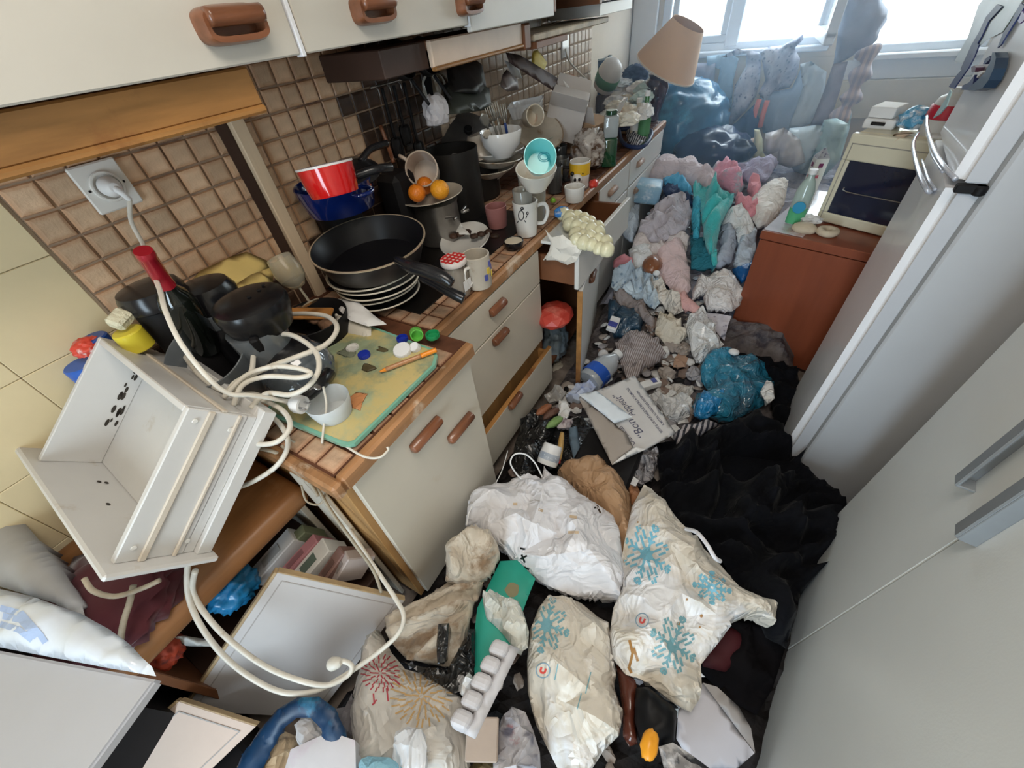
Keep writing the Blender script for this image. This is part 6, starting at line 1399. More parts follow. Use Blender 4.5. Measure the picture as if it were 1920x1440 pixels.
# curved silvery pulls at the far edge of both doors
def FP(px, py, out=.004):
    Mi = Mf.inverted(); o_ = Mi @ CAM; dl = Mi.to_3x3() @ ray(px, py); s_ = (-out-o_.x)/dl.x; return Mf @ (o_+dl*s_)
def pull(pts, r, par): return tube('handle', [FP(*p) for p in pts], r, mhd, par, 6, 8)
pull([(1738, 218, .0), (1738, 240, .02), (1750, 280, .03), (1768, 310, .03), (1792, 336, .01)], .005, dup)
pull([(1742, 262, .01), (1748, 290, .02), (1768, 322, .015)], .0035, dup)
pull([(1722, 250, .0), (1712, 272, .03), (1722, 320, .035), (1738, 356, .02), (1748, 360, .0)], .0055, dlow)
pull([(1728, 300, .012), (1740, 335, .018), (1754, 356, .005)], .0035, dlow)
# things stuck to the freezer door: ribbons and a dark blue clip
mrib = W('dark_blue_ribbon', (.02, .035, .14), .5); mpal = W('pale_teal_print', (.42, .62, .64), .4)
def FP(px, py, out=.004):
    Mi = Mf.inverted(); o_ = Mi @ CAM; dl = Mi.to_3x3() @ ray(px, py); s_ = (-out-o_.x)/dl.x; return Mf @ (o_+dl*s_)
t2_ = thing('fridge_poster', 'pale poster with dark ribbon edges stuck on the freezer door', 'poster', FP(1820, 60))
def strip(nm, pts, m, th=.003, out=.004):
    vs = [FP(a, b, out) for a, b in pts]; n = len(vs); v2 = [v-fx*th for v in vs]
    fs = [tuple(range(n))[::-1], tuple(range(n, 2*n))]+[(k, (k+1) % n, n+(k+1) % n, n+k) for k in range(n)]
    return raw(nm, v2+vs, fs, m, t2_)
strip('sheet', [(1850, -10), (1835, 10), (1815, 70), (1790, 115), (1805, 118), (1850, 75), (1880, 60), (1900, 30), (1925, -10)], W('pale_poster', (.60, .70, .76), .4), .001, .002)
strip('ribbon', [(1872, 8), (1851, 32), (1838, 60), (1824, 84), (1813, 108), (1803, 130), (1808, 132), (1822, 104), (1843, 68), (1856, 40), (1882, 12)], mrib)
strip('ribbon', [(1834, 80), (1822, 105), (1808, 128), (1795, 142), (1781, 163), (1791, 166), (1802, 150), (1818, 128), (1830, 105), (1838, 84)], mrib)
strip('ribbon', [(1917, 5), (1900, 38), (1884, 62), (1873, 90), (1880, 84), (1893, 62), (1908, 38), (1925, 12)], mrib)
strip('ribbon', [(1784, 168), (1776, 185), (1760, 208), (1751, 222), (1764, 214), (1776, 200), (1786, 172)], mpal)
strip('ribbon', [(1920, 20), (1912, 40), (1916, 44), (1928, 34)], W('violet_mark', (.10, .02, .25), .4))
t3 = thing('fridge_magnet', 'dark blue bird-shaped clip magnet on the freezer door', 'magnet', FP(1860, 135))
t2_ = t3
strip('wing', [(1884, 97), (1880, 115), (1870, 135), (1855, 150), (1838, 164), (1834, 168), (1850, 170), (1866, 165), (1878, 150), (1888, 128), (1892, 108), (1890, 98)], W('navy_clip', (.015, .04, .08), .35), .02, .004)
strip('tail', [(1840, 140), (1828, 155), (1816, 160), (1814, 168), (1828, 169), (1836, 160)], mrib, .012, .004); strip('beak', [(1850, 134), (1859, 132), (1858, 136), (1846, 146)], m_white, .014, .006); strip('head', [(1837, 125), (1843, 122), (1847, 126), (1845, 134), (1838, 135)], W('maroon_dot', (.08, .02, .06), .4), .016, .004)
strip('leg', [(1869, 104), (1860, 110), (1856, 120), (1860, 120), (1870, 110)], mrib, .012, .004)
# ================================================================ TALL DOUBLE CUPBOARD
ca = math.atan(.154); cyv = Vector((math.sin(ca), math.cos(ca), 0)); cxv = Vector((math.cos(ca), -math.sin(ca), 0)); co = Vector((1.35+.40, .35, 0)); Mc = basis(co, cxv, cyv, Vector((0, 0, 1)))
v_far = (1.006-.35)/math.cos(ca); v_seam = (.579-.35)/math.cos(ca); v_near = -.25
mcw = W('cupboard_white', (.74, .78, .79), .38, var=.025, scale=2.5, bump=.02, bscale=250)
t = thing('tall_cupboard', 'tall white double cupboard with paired grey metal handles at the right', 'cupboard', co)
lb('carcass', (.021, v_near+.003, .05), (.50, v_far-.003, 2.1), mcw, t, Mc); lb('plinth', (.04, v_near+.01, 0), (.48, v_far-.01, .05), m_dark, t, Mc)
dF = lb('door', (0, v_seam+.002, .055), (.018, v_far, 2.1), mcw, t, Mc, .002); dN = lb('door', (0, v_near, .055), (.018, v_seam-.002, 2.1), mcw, t, Mc, .002)
lb('door_gap', (.018, v_seam-.004, .06), (.0205, v_seam+.004, 2.09), W('gap_grey', (.22, .20, .19), .6), t, Mc, 0)
def CP(px, py, x=0.0):
    Mi = Mc.inverted(); o_ = Mi @ CAM; dl = Mi.to_3x3() @ ray(px, py); s_ = (x-o_.x)/dl.x; return o_+dl*s_
mhg = W('grey_metal', (.36, .39, .42), .4, metal=.5, var=.1)
for (px, py, dd) in ((1826, 915, dF), (1830, 1012, dN)):
    b_ = CP(px, py); z0 = b_.z; y0 = b_.y; bm = bmesh.new()
    z1 = z0+.20
    bm_box(bm, (-.022, y0, (z0+z1)/2), (.006, .026, z1-z0), None, .002); bm_box(bm, (-.011, y0+(.013 if dd is dF else -.013), (z0+z1)/2), (.022, .004, z1-z0), None, .001); bm_box(bm, (-.011, y0, z0+.003), (.022, .026, .005), None, .001)
    bm2('handle', bm, mhg, dd, False, True, Mc)
# ================================================================ AROUND THE WINDOW
def hang(name, label, cat, pp, yy, m, bulge=.05, amp=.02, freq=9, fold=(PI/2, .25), seed=0, group=None, h=.03):
    o, b = puff(name, [P(p[0], p[1], y=yy if len(p) == 2 else p[2]) for p in pp], m, None, 'y', bulge, .02, amp, freq, h, seed, fold, sgn=-1); tag(o, label, cat, group); return o, b
mflo = W('floral_cloth', (.74, .72, .76), .7, kind='print', col2=(.16, .18, .30), sscale=30, var=.1)
mbs = W('pale_blue_sheet', (.40, .58, .74), .7, var=.15); mbs2 = W('blue_grey_sheet', (.44, .55, .70), .7, var=.12); mdb = W('dark_blue_cloth', (.02, .07, .20), .6, var=.3)
YC = 4.26
hang('floral_dress', 'blue and cream floral cloth drooping long from the window sill', 'cloth', [(1362, 102), (1380, 92), (1410, 95), (1428, 100), (1425, 150), (1418, 180), (1400, 205), (1378, 228), (1364, 242), (1345, 246), (1338, 240), (1362, 222), (1374, 190), (1378, 160), (1398, 125), (1400, 100), (1375, 105), (1352, 108)], YC, mflo, .05, .025, seed=1)
hang('floral_dress', 'second floral cloth bunched over the sill beside the open casement', 'cloth', [(1424, 98), (1440, 88), (1468, 85), (1490, 72), (1506, 64), (1506, 74), (1490, 90), (1500, 110), (1495, 140), (1480, 165), (1450, 172), (1436, 190), (1422, 175), (1435, 150), (1430, 120)], YC-.02, mflo, .06, .025, seed=2)
hang('bed_sheet', 'flat blue-grey sheet hanging left of the long floral cloth', 'cloth', [(1325, 105), (1370, 100), (1385, 110), (1375, 150), (1372, 200), (1348, 222), (1335, 215), (1342, 170), (1350, 130), (1325, 122)], YC+.05, mbs, .02, .012, seed=3)
hang('bed_sheet', 'pale blue sheet hanging under the sill behind the scissors', 'cloth', [(1425, 170), (1450, 172), (1485, 165), (1505, 120), (1520, 140), (1510, 180), (1490, 215), (1480, 250), (1430, 250), (1425, 210)], YC+.03, mbs2, .03, .015, seed=4)
hang('dark_coat', 'deep blue dark coat hanging low under the floral cloths', 'clothing', [(1330, 250), (1350, 245), (1380, 230), (1415, 195), (1425, 230), (1425, 262), (1390, 272), (1358, 285), (1340, 300), (1300, 312), (1290, 290)], YC-.12, mdb, .10, .03, seed=5)
hang('white_bag', 'white plastic sheet hanging below the open casement', 'bag', [(1500, 120), (1520, 115), (1550, 135), (1545, 180), (1540, 225), (1500, 240), (1478, 240), (1490, 210), (1505, 165)], YC-.15, W('film_white', (.62, .70, .76), .35), .02, .012, seed=6)
hang('white_bag', 'bluish-white bag bulging low by the side of the oven', 'bag', [(1480, 240), (1530, 235), (1585, 240), (1560, 290), (1530, 330), (1495, 330), (1470, 290)], YC-.5, W('film_white2', (.60, .72, .80), .35), .10, .03, seed=7)
hang('white_bag', 'rounded beige-white bag beneath the hanging plastic sheet', 'bag', [(1435, 250), (1470, 240), (1500, 262), (1512, 305), (1480, 316), (1448, 305), (1432, 280)], YC-.6, W('film_beige', (.62, .60, .62), .4), .08, .03, seed=8)
# scissors with coral handles
t = thing('scissors', 'coral-handled pair of blades sticking down from the floral cloth', 'scissors', P(1430, 205, y=4.12))
mco = W('coral_plastic', (.80, .22, .16), .35)
for a, b in (((1424, 186), (1413, 223)), ((1439, 188), (1425, 238))): tube('handle', [P(*a, y=4.12), P((a[0]+b[0])/2-1, (a[1]+b[1])/2, y=4.11), P(*b, y=4.12)], lambda q: .018, mco, t, 4, 10)
# upright grey-brown post/curtain, knobbed cloth, twisted peach cloth
o, _ = puff('cardboard_post', [P(1562, 120, y=4.05), P(1590, 115, y=4.05), P(1575, 170, y=4.05), P(1553, 236, y=4.05), P(1519, 236, y=4.05), P(1545, 170, y=4.05)], W('mauve_board', (.42, .40, .47), .6), None, 'y', .004, .01, .001, 5, .05, sgn=-1); tag(o, 'long mauve-grey board slanting down beside the casement', 'board')
hang('curtain', 'mauve-grey curtain gathered beside the right-hand window', 'curtain', [(1578, -30), (1648, -30), (1652, 0), (1665, 18), (1664, 38), (1650, 58), (1645, 75), (1628, 92), (1608, 95), (1590, 110), (1562, 125), (1570, 70)], 4.1, W('curtain_mauve', (.36, .38, .46), .7), .06, .02, fold=(1.2, .2), seed=9, h=.04)
t = tube('twisted_cloth', [P(1628, 88, y=4.0), P(1625, 118, y=3.98), P(1608, 150, y=3.96), P(1596, 182, y=3.95), P(1583, 205, y=3.94), P(1568, 232, y=3.94)], lambda q: .05+.02*math.sin(q*23), W('peach_twist', (.66, .52, .48), .6, kind='stripe', col2=(.40, .36, .42), sscale=9), None, 6, 12); tag(t, 'twisted peach cloth hanging from the curtain knot', 'cloth')
o = slab('white_board', 'white board standing on edge below the right-hand window', 'board', [P(1600, 88, y=3.9), P(1625, 88, y=3.9), P(1608, 150, y=3.9), P(1578, 200, y=3.9), P(1590, 140, y=3.9)], W('bright_white', (.8, .82, .84), .4), 'y', .01) if False else None
hang('net_curtain', 'pale turquoise film crumpled between the board and the oven', 'bag', [(1545, 225), (1568, 222), (1590, 232), (1598, 205), (1592, 245), (1575, 300), (1545, 330), (1515, 320), (1530, 270)], 3.7, W('aqua_film', (.55, .76, .80), .3), .06, .03, seed=11)
# brown wooden leg-like piece and yellow glove
t = thing('chair_frame', 'pale bent wooden chair arm poking out of the dark coat', 'chair', P(1360, 300, y=3.75)); tube('arm', [P(1362, 318, y=3.7), P(1362, 290, y=3.72), P(1378, 276, y=3.74), P(1400, 272, y=3.76), P(1418, 268, y=3.8)], .038, W('pale_wood', (.55, .42, .36), .5, var=.15), t, 6, 10)
hang('rubber_glove', 'pale yellow rubber glove hanging under the scissors', 'glove', [(1414, 242), (1424, 243), (1430, 262), (1430, 285), (1440, 300), (1428, 305), (1424, 292), (1418, 306), (1408, 305), (1414, 285)], 3.72, W('pale_yellow', (.72, .72, .50), .5), .03, .01, seed=12, h=.02)
# blue rubbish sack
mbs3 = W('blue_sack', (.015, .17, .36), .3, var=.35, scale=3, coat=.3, stain=(.06, .36, .55), sscale=2.4, samt=.45, wr=.15, wrs=4)
c = P(1272, 232, y=3.95); o = blob('rubbish_sack', c, (.37, .33, .30), mbs3, seed=140, amp=.07, freq=1.5, sub=5, squash=.9); tag(o, 'huge glossy blue rubbish sack at the end of the worktop', 'sack')
c = P(1335, 285, y=3.7); o = blob('rubbish_sack', c, (.28, .22, .15), W('navy_sack', (.008, .035, .12), .3, var=.3, coat=.3), seed=141, amp=.2, freq=2.2, sub=4); tag(o, 'dark navy rubbish sack in front of the blue one', 'sack')
hang('plain_cloth', 'mauve cloth below the left window sash behind the lamp shade', 'cloth', [(1300, 118), (1342, 118), (1338, 160), (1318, 185), (1298, 160)], 4.3, W('mauve_cloth', (.42, .42, .52), .7), .03, .015, seed=13)
# ================================================================ THE HEAP ON THE FLOOR
def lerp_tab(tab, x):
    if x <= tab[0][0]: return tab[0][1]
    for (a, va), (b, vb) in zip(tab, tab[1:]):
        if x <= b: return va+(vb-va)*(x-a)/(b-a)
    return tab[-1][1]
HT = [(-1.0, .16), (-.3, .16), (0.1, .14), (.6, .14), (1.0, .10), (1.55, .06), (1.85, .12), (2.3, .30), (2.8, .46), (3.3, .58), (3.7, .58), (4.4, .55)]
def H(x, y):
    h = lerp_tab(HT, y)
    if y < 1.5 and x > 1.25: h += .06*min(1, (x-1.25)/.2)*min(1, max(0, (1.5-y)/.3))
    return h
def G(px, py, dz=0.0):
    d = ray(px, py); s = .3
    while s < 9:
        p = CAM+d*s
        if p.z <= H(p.x, p.y)+dz: break
        s += .004
    return p
# litter bed
def lit(x0, x1, y0, y1, st):
    nx, ny = int((x1-x0)/st), int((y1-y0)/st); vs = []; fs = []
    for j in range(ny+1):
        for i in range(nx+1):
            x, y = x0+(x1-x0)*i/nx, y0+(y1-y0)*j/ny
            edge = min(1, (x-x0)/.08, (x1-x)/.08, (y-y0)/.05+.2, 1)
            q = Vector((x*6, y*6, 0)); z = H(x, y)*(.86)+.05*(ridge(q, 3)-.5)+.018*noise.noise(q*4)
            if .72 < x < 1.3 and 1.5 < y < 1.85: z = H(x, y)*.5+.02*ridge(q*2, 2)
            vs.append((x, y, max(.008, z*(.55+.45*edge))))
    for j in range(ny):
        for i in range(nx): a = j*(nx+1)+i; fs.append((a, a+1, a+nx+2, a+nx+1))
    return vs, fs
mlit = W('litter_bed', (.22, .19, .19), .65, var=.4, scale=7, stain=(.05, .045, .06), sscale=6, samt=.5, bump=.5, bscale=25)
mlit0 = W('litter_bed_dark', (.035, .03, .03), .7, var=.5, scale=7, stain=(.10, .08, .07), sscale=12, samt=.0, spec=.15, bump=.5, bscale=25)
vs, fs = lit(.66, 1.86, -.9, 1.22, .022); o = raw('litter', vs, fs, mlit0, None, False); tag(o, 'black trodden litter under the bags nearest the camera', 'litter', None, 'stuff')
vs, fs = lit(.66, 1.74, 1.22, 2.15, .022); o = raw('litter', vs, fs, mlit, None, False); tag(o, 'dark trampled litter filling the aisle floor', 'litter', None, 'stuff')
mlit2 = W('litter_bed_back', (0.46, 0.46, 0.54), .65, var=.3, scale=7, stain=(.06, .08, .16), sscale=5, samt=.45, bump=.4, bscale=25)
vs, fs = lit(.62, 2.38, 2.15, 4.38, .03)
vs2 = [(x, y, .02) if (x > 1.36 and y < 3.0) else (x, y, z) for (x, y, z) in vs]; o = raw('litter', vs2, fs, mlit2, None, False); tag(o, 'bluish mass of rags buried under the far heap', 'litter', None, 'stuff')
def cloth(name, label, cat, pp, m, dz=.05, bulge=.06, amp=.03, freq=10, fold=None, seed=0, h=.02, group=None, thick=.03, flat=2):
    o, b = puff(name, [G(p[0], p[1], dz if len(p) == 2 else p[2]) for p in pp], m, None, 'z', bulge*.62, thick, amp, freq, h, seed, fold, flat=flat); tag(o, label, cat, group); return o, b
mbg = W('beige_linen', (0.72, 0.63, 0.61), wr=.45, wrs=11, rough=.7, var=.08, sheen=.2); mpk = W('dusty_pink', (0.79, 0.59, 0.59), wr=.45, wrs=11, rough=.7, var=.08, sheen=.2); mpk2 = W('rose_pink', (0.84, 0.33, 0.38), wr=.45, wrs=11, rough=.7, var=.1); mwh = W('white_linen', (0.84, 0.84, 0.84), wr=.45, wrs=11, rough=.6, var=.06); mbw = W('bluish_white', (0.64, 0.73, 0.84), wr=.45, wrs=11, rough=.6, var=.1)
mtur = W('turquoise_towel', (0.06, 0.59, 0.59), .85, var=.15, bump=.5, bscale=120, sheen=.4); mtd = W('deep_teal', (.02, .20, .27), wr=.45, wrs=11, rough=.8, var=.2, bump=.3, bscale=100); mnb = W('navy_rag', (.025, .05, .14), wr=.45, wrs=11, rough=.7, var=.2); mfw = W('film_clear', (0.84, 0.84, 0.84), wr=.6, wrs=15, rough=.18, coat=.6, var=.08)
# back row
cloth('blanket', 'arched dusty pink and cream blanket at the back of the heap', 'cloth', [(1205, 335), (1228, 308), (1262, 304), (1300, 308), (1330, 322), (1345, 345), (1322, 362), (1300, 350), (1262, 340), (1225, 342)], W('cream_blanket', (0.72, 0.61, 0.64), wr=.45, wrs=11, rough=.7), .04, .12, .035, 7, (0.6, .35), 1)
cloth('towel', 'pink and aqua towel twisted at the right of the arched blanket', 'towel', [(1335, 315), (1360, 305), (1385, 325), (1395, 350), (1385, 362), (1360, 352), (1340, 340)], W('pink_aqua', (0.84, 0.38, 0.49), wr=.45, wrs=11, rough=.75, stain=(.30, .56, .58), sscale=7, samt=.5), .06, .09, .04, 9, (0.4, .3), 2)
cloth('pink_cloth', 'narrow pink cloth knotted near the oven cabinet', 'cloth', [(1405, 335), (1420, 328), (1428, 345), (1420, 370), (1410, 372), (1402, 352)], mpk2, .10, .07, .02, 12, (1.2, .3), 3)
cloth('pillow', 'large cream pillow beside the red-brown cabinet', 'pillow', [(1408, 375), (1440, 345), (1478, 340), (1470, 385), (1448, 418), (1420, 425), (1402, 400)], W('pillow_cream', (0.82, 0.77, 0.72), wr=.45, wrs=11, rough=.7), .10, .10, .015, 5, None, 4)
cloth('purple_cloth', 'mauve-grey cloth behind the pink towel', 'cloth', [(1380, 310), (1420, 300), (1460, 305), (1440, 335), (1405, 342), (1390, 328)], W('mauve_rag', (0.44, 0.41, 0.56), wr=.45, wrs=11, rough=.7), .05, .06, .03, 8, (0, .4), 5)
cloth('grey_cloth', 'white and blue cloth folds beside the last base cabinet', 'cloth', [(1165, 400), (1178, 365), (1195, 355), (1200, 380), (1198, 420), (1185, 455), (1168, 440)], mbw, .04, .06, .03, 10, (1.2, .3), 6)
t = thing('tissue_pack', 'blue and white printed tissue pack lying on top of the heap', 'package', G(1215, 355, .15)); q = G(1215, 358, .12)
bm = bmesh.new(); bm_box(bm, q, (.17, .16, .12), (0.1, .1, .2), .02, 2); bm2('pack', bm, W('tissue_pack', (.30, .50, .66), .3, stain=(.75, .82, .88), sscale=14, samt=.4), t, True, True)
cloth('blue_scarf', 'bright blue scarf lying across the top of the heap', 'scarf', [(1243, 332), (1262, 328), (1280, 338), (1295, 352), (1300, 368), (1280, 360), (1262, 348), (1246, 345)], W('bright_blue', (0.08, 0.41, 0.67), wr=.45, wrs=11, rough=.6), .09, .05, .03, 10, (.7, .3), 7)
cloth('navy_shirt', 'navy shirt crumpled between the tissue pack and turquoise towel', 'clothing', [(1240, 348), (1262, 350), (1290, 362), (1302, 382), (1290, 390), (1270, 372), (1250, 368)], mnb, .08, .04, .03, 12, None, 8)
cloth('beige_shirt', 'big grey-beige shirt sprawled over the middle of the heap', 'clothing', [(1215, 405), (1235, 385), (1262, 362), (1282, 370), (1298, 392), (1296, 415), (1285, 435), (1262, 445), (1235, 455), (1212, 450), (1195, 440), (1200, 420)], W('grey_beige', (0.59, 0.54, 0.59), wr=.45, wrs=11, rough=.7), .09, .06, .04, 9, (0.5, .45), 9)
cloth('beige_shirt', 'pale sleeve draped below the grey-beige shirt', 'clothing', [(1190, 445), (1215, 452), (1240, 458), (1272, 440), (1292, 445), (1288, 470), (1240, 480), (1205, 478), (1185, 465)], mbg, .07, .05, .035, 10, (.2, .4), 10)
cloth('pink_garment', 'pale pink smooth garment hanging down the front of the heap', 'clothing', [(1232, 470), (1268, 440), (1282, 455), (1292, 500), (1296, 540), (1280, 562), (1262, 545), (1240, 520), (1228, 495)], mpk, .07, .06, .018, 6, (1.3, .3), 11)
cloth('blouse', 'white blouse spread left of the pink garment', 'clothing', [(1178, 468), (1205, 460), (1235, 472), (1232, 500), (1240, 525), (1210, 510), (1185, 498)], mwh, .06, .05, .025, 9, (1.0, .4), 12)
t = thing('leather_shoe', 'brown leather shoe peeking out by the pink garment', 'shoe', G(1222, 500, .1)); q = G(1223, 496, .10)
blob('upper', q, (.055, .085, .045), W('brown_leather', (.26, .09, .035), .35, coat=.4), t, seed=150, amp=.1, freq=1.5, rot=.2); blob('buckle', G(1231, 512, .13), (.02, .02, .015), m_white, t, seed=151, sub=3, amp=.05)
cloth('pink_rag', 'bright pink rag by the door of the ajar cabinet', 'rag', [(1150, 490), (1170, 482), (1195, 490), (1192, 502), (1165, 505), (1150, 502)], mpk2, .05, .04, .03, 14, None, 13)
# turquoise towel in two falls
cloth('turquoise_towel', 'turquoise terry towel draped over the heap', 'towel', [(1298, 352), (1312, 342), (1325, 345), (1345, 342), (1378, 358), (1375, 378), (1360, 405), (1350, 425), (1345, 460), (1350, 478), (1342, 480), (1325, 465), (1318, 440), (1316, 400), (1305, 372)], mtur, .16, .06, .05, 9, (1.45, .25), 14, .016, flat=False)
cloth('teal_towel', 'darker teal towel strip hanging beside the turquoise one', 'towel', [(1300, 372), (1312, 375), (1314, 410), (1312, 445), (1300, 442), (1296, 410)], W('mid_teal', (0.06, 0.44, 0.59), wr=.45, wrs=11, rough=.8, bump=.3, bscale=100), .14, .04, .03, 10, (1.5, .25), 15, .02)
cloth('teal_cloth', 'deep teal cloth under the turquoise towel', 'cloth', [(1294, 440), (1316, 445), (1345, 478), (1342, 500), (1320, 505), (1296, 500)], mtd, .09, .04, .02, 9, (1.4, .3), 16)
cloth('pink_rosette', 'rose pink crocheted cloth at the right of the turquoise towel', 'cloth', [(1378, 372), (1400, 375), (1420, 388), (1418, 402), (1402, 408), (1392, 392), (1378, 385)], mpk2, .12, .06, .04, 16, None, 17)
cloth('white_shirt', 'white shirt tied in a knot below the pink crochet', 'clothing', [(1355, 400), (1375, 392), (1410, 405), (1415, 430), (1400, 450), (1385, 452), (1372, 425), (1355, 418)], mwh, .09, .06, .04, 10, (.9, .35), 18)
cloth('grey_trousers', 'grey-blue trouser leg lying right of the turquoise towel', 'clothing', [(1348, 420), (1372, 430), (1382, 455), (1372, 490), (1350, 500), (1335, 495), (1350, 465)], W('grey_blue', (0.46, 0.51, 0.61), wr=.45, wrs=11, rough=.7), .07, .05, .025, 8, (1.1, .3), 19)
cloth('blue_cloth', 'blue-white cloth jammed against the red-brown cabinet', 'cloth', [(1385, 455), (1418, 432), (1418, 465), (1405, 500), (1385, 520), (1375, 495)], mbw, .06, .05, .04, 11, None, 20)
cloth('blue_bag', 'royal blue bag beside the red-brown cabinet', 'bag', [(1372, 505), (1400, 498), (1412, 478), (1405, 520), (1392, 530), (1380, 520)], W('royal_blue', (.01, .12, .36), wr=.45, wrs=11, rough=.35, coat=.3), .06, .04, .03, 12, None, 21)
# middle
cloth('white_plastic_bag', 'white carrier bag with a dark opening beside the cabinet foot', 'bag', [(1298, 545), (1310, 522), (1340, 510), (1370, 505), (1385, 528), (1398, 545), (1388, 570), (1372, 585), (1340, 578), (1325, 580), (1318, 560), (1330, 545), (1315, 552), (1298, 562)], W('carrier_white', (0.84, 0.79, 0.77), wr=.6, wrs=15, rough=.35, coat=.2), .08, .08, .03, 8, None, 22)
cloth('tablecloth', 'blue and white crumpled printed cloth near the ajar door', 'cloth', [(1148, 518), (1165, 508), (1190, 506), (1215, 512), (1235, 530), (1230, 548), (1238, 565), (1228, 575), (1205, 565), (1185, 552), (1160, 545), (1146, 535)], W('blue_print_cloth', (0.70, 0.79, 0.84), wr=.45, wrs=11, rough=.6, kind='print', col2=(.20, .28, .38), sscale=26), .07, .07, .06, 14, None, 23, .018, flat=True)
cloth('cream_cloth', 'cream and brown crumpled paper right of the blue printed cloth', 'paper', [(1218, 530), (1240, 532), (1258, 548), (1275, 570), (1282, 582), (1265, 590), (1250, 575), (1232, 560)], W('cream_crumple', (0.79, 0.72, 0.64), wr=.6, wrs=15, rough=.6, stain=(.25, .18, .14), sscale=14, samt=.3), .06, .06, .05, 14, None, 24, .018, flat=True)
cloth('pink_strip', 'narrow salmon-pink cloth trailing down the heap', 'cloth', [(1262, 558), (1285, 548), (1298, 562), (1318, 580), (1310, 590), (1290, 582), (1268, 575)], W('salmon', (0.77, 0.44, 0.42), wr=.45, wrs=11, rough=.7), .06, .04, .03, 10, (.6, .3), 25)
cloth('clear_bag', 'shiny clear plastic bag in front of the pink strip', 'bag', [(1292, 590), (1312, 582), (1328, 600), (1342, 625), (1358, 645), (1345, 655), (1330, 668), (1312, 682), (1298, 665), (1292, 640), (1285, 615)], mfw, .06, .06, .04, 13, None, 26, .018, flat=True)
cloth('cream_cloth', 'yellowish cream cloth with brown stains in the middle of the floor', 'cloth', [(1236, 585), (1262, 590), (1282, 615), (1288, 632), (1270, 648), (1245, 640), (1228, 625), (1230, 605)], W('yellow_cream', (0.74, 0.67, 0.56), wr=.45, wrs=11, rough=.6, stain=(.32, .22, .14), sscale=10, samt=.2), .05, .06, .035, 12, None, 27, .02)
cloth('striped_shirt', 'taupe pinstriped shirt crumpled on the floor', 'clothing', [(1152, 640), (1175, 625), (1205, 622), (1230, 635), (1250, 662), (1235, 680), (1210, 688), (1195, 706), (1178, 710), (1166, 690), (1160, 665)], W('striped', (0.72, 0.69, 0.72), wr=.45, wrs=11, rough=.7, kind='stripe', col2=(.24, .19, .18), sscale=30), .06, .07, .035, 10, (1.0, .4), 28, .018)
cloth('brown_cloth', 'taupe cloth wedged between printed cloth and striped shirt', 'cloth', [(1150, 545), (1180, 555), (1210, 570), (1228, 600), (1225, 620), (1205, 600), (1180, 580), (1155, 565)], W('taupe', (.32, .27, .26), wr=.45, wrs=11, rough=.7), .05, .05, .03, 12, None, 29)
cloth('dark_bag', 'dark teal bag at the foot of the ajar door', 'bag', [(1140, 570), (1165, 572), (1190, 580), (1208, 600), (1200, 625), (1175, 632), (1150, 630), (1140, 600)], W('dark_teal_bag', (.015, .05, .09), wr=.45, wrs=11, rough=.3, coat=.4), .04, .06, .03, 9, None, 30)
q = G(1150, 608, .12); t = thing('food_packet', 'small pink, white and navy printed packet near the door', 'packet', q)
bm = bmesh.new(); bm_box(bm, q, (.055, .10, .03), (.2, .2, .1), .004); bm2('packet', bm, m_paper, t, False, True); bm = bmesh.new(); bm_box(bm, q+Vector((0.003, -.02, .012)), (.05, .03, .022), (.2, .2, .1), .002); bm2('navy_band', bm, W('navy_ink', (.02, .03, .25), .4), t, False, True)
# water bottle with blue label
a, b = G(1105, 715, .07), G(1150, 672, .10); ax_ = (b-a).normalized(); L2 = (b-a).length*1.0
t = thing('water_bottle', 'crushed clear bottle with blue label beside the base cabinet', 'bottle', a, ax_.to_track_quat('Z', 'Y').to_matrix()); R = mpx(24, a)
lathe('bottle', [(0, 0), (R*.9, 0), (R, .01), (R*.94, L2*.3), (R, L2*.5), (R*.95, L2*.75), (R*.4, L2*1.05), (R*.35, L2*1.2), (0, L2*1.2)], W('pet', (.62, .66, .70), .08, trans=.35, coat=.8), t, 32, jit=.15); lathe('blue_label', [(R*1.0, L2*.15), (R*1.03, L2*.15), (R*1.03, L2*.45), (R*1.0, L2*.45)], W('blue_lab', (.02, .10, .50), .3, stain=(.6, .7, .8), sscale=30, samt=.1), t, 32, jit=.1)
lathe('cap', [(R*.38, L2*1.1), (R*.42, L2*1.1), (R*.42, L2*1.24), (0, L2*1.24)], m_white, t, 20)
q = G(1131, 665, .11); o = blob('white_ball', q, (.028, .028, .028), W('ball_w', (.6, .58, .58), .5), seed=152, sub=3, amp=.03); tag(o, 'round greyish ball above the crushed bottle', 'ball')
tag(tube('white_stick', [G(1146, 665, .12), G(1158, 680, .11)], .008, m_white, None, 2, 8), 'short white plastic stick near the crushed bottle', 'stick')
cloth('papers', 'flattened white printed papers against the cabinet foot', 'paper', [(1318, 586), (1345, 588), (1372, 592), (1365, 610), (1358, 640), (1345, 625), (1335, 605)], W('print_paper', (0.82, 0.79, 0.84), .6, kind='print', col2=(.3, .28, .34), sscale=40), .05, .01, .012, 12, None, 31, flat=True)
cloth('brown_paper', 'scrap of brown paper on the bare dirty floor', 'paper', [(1264, 672), (1275, 660), (1290, 672), (1285, 688), (1262, 688)], W('kraft_scrap', (.42, .26, .18), .7), .03, .02, .02, 14, None, 32, flat=True)
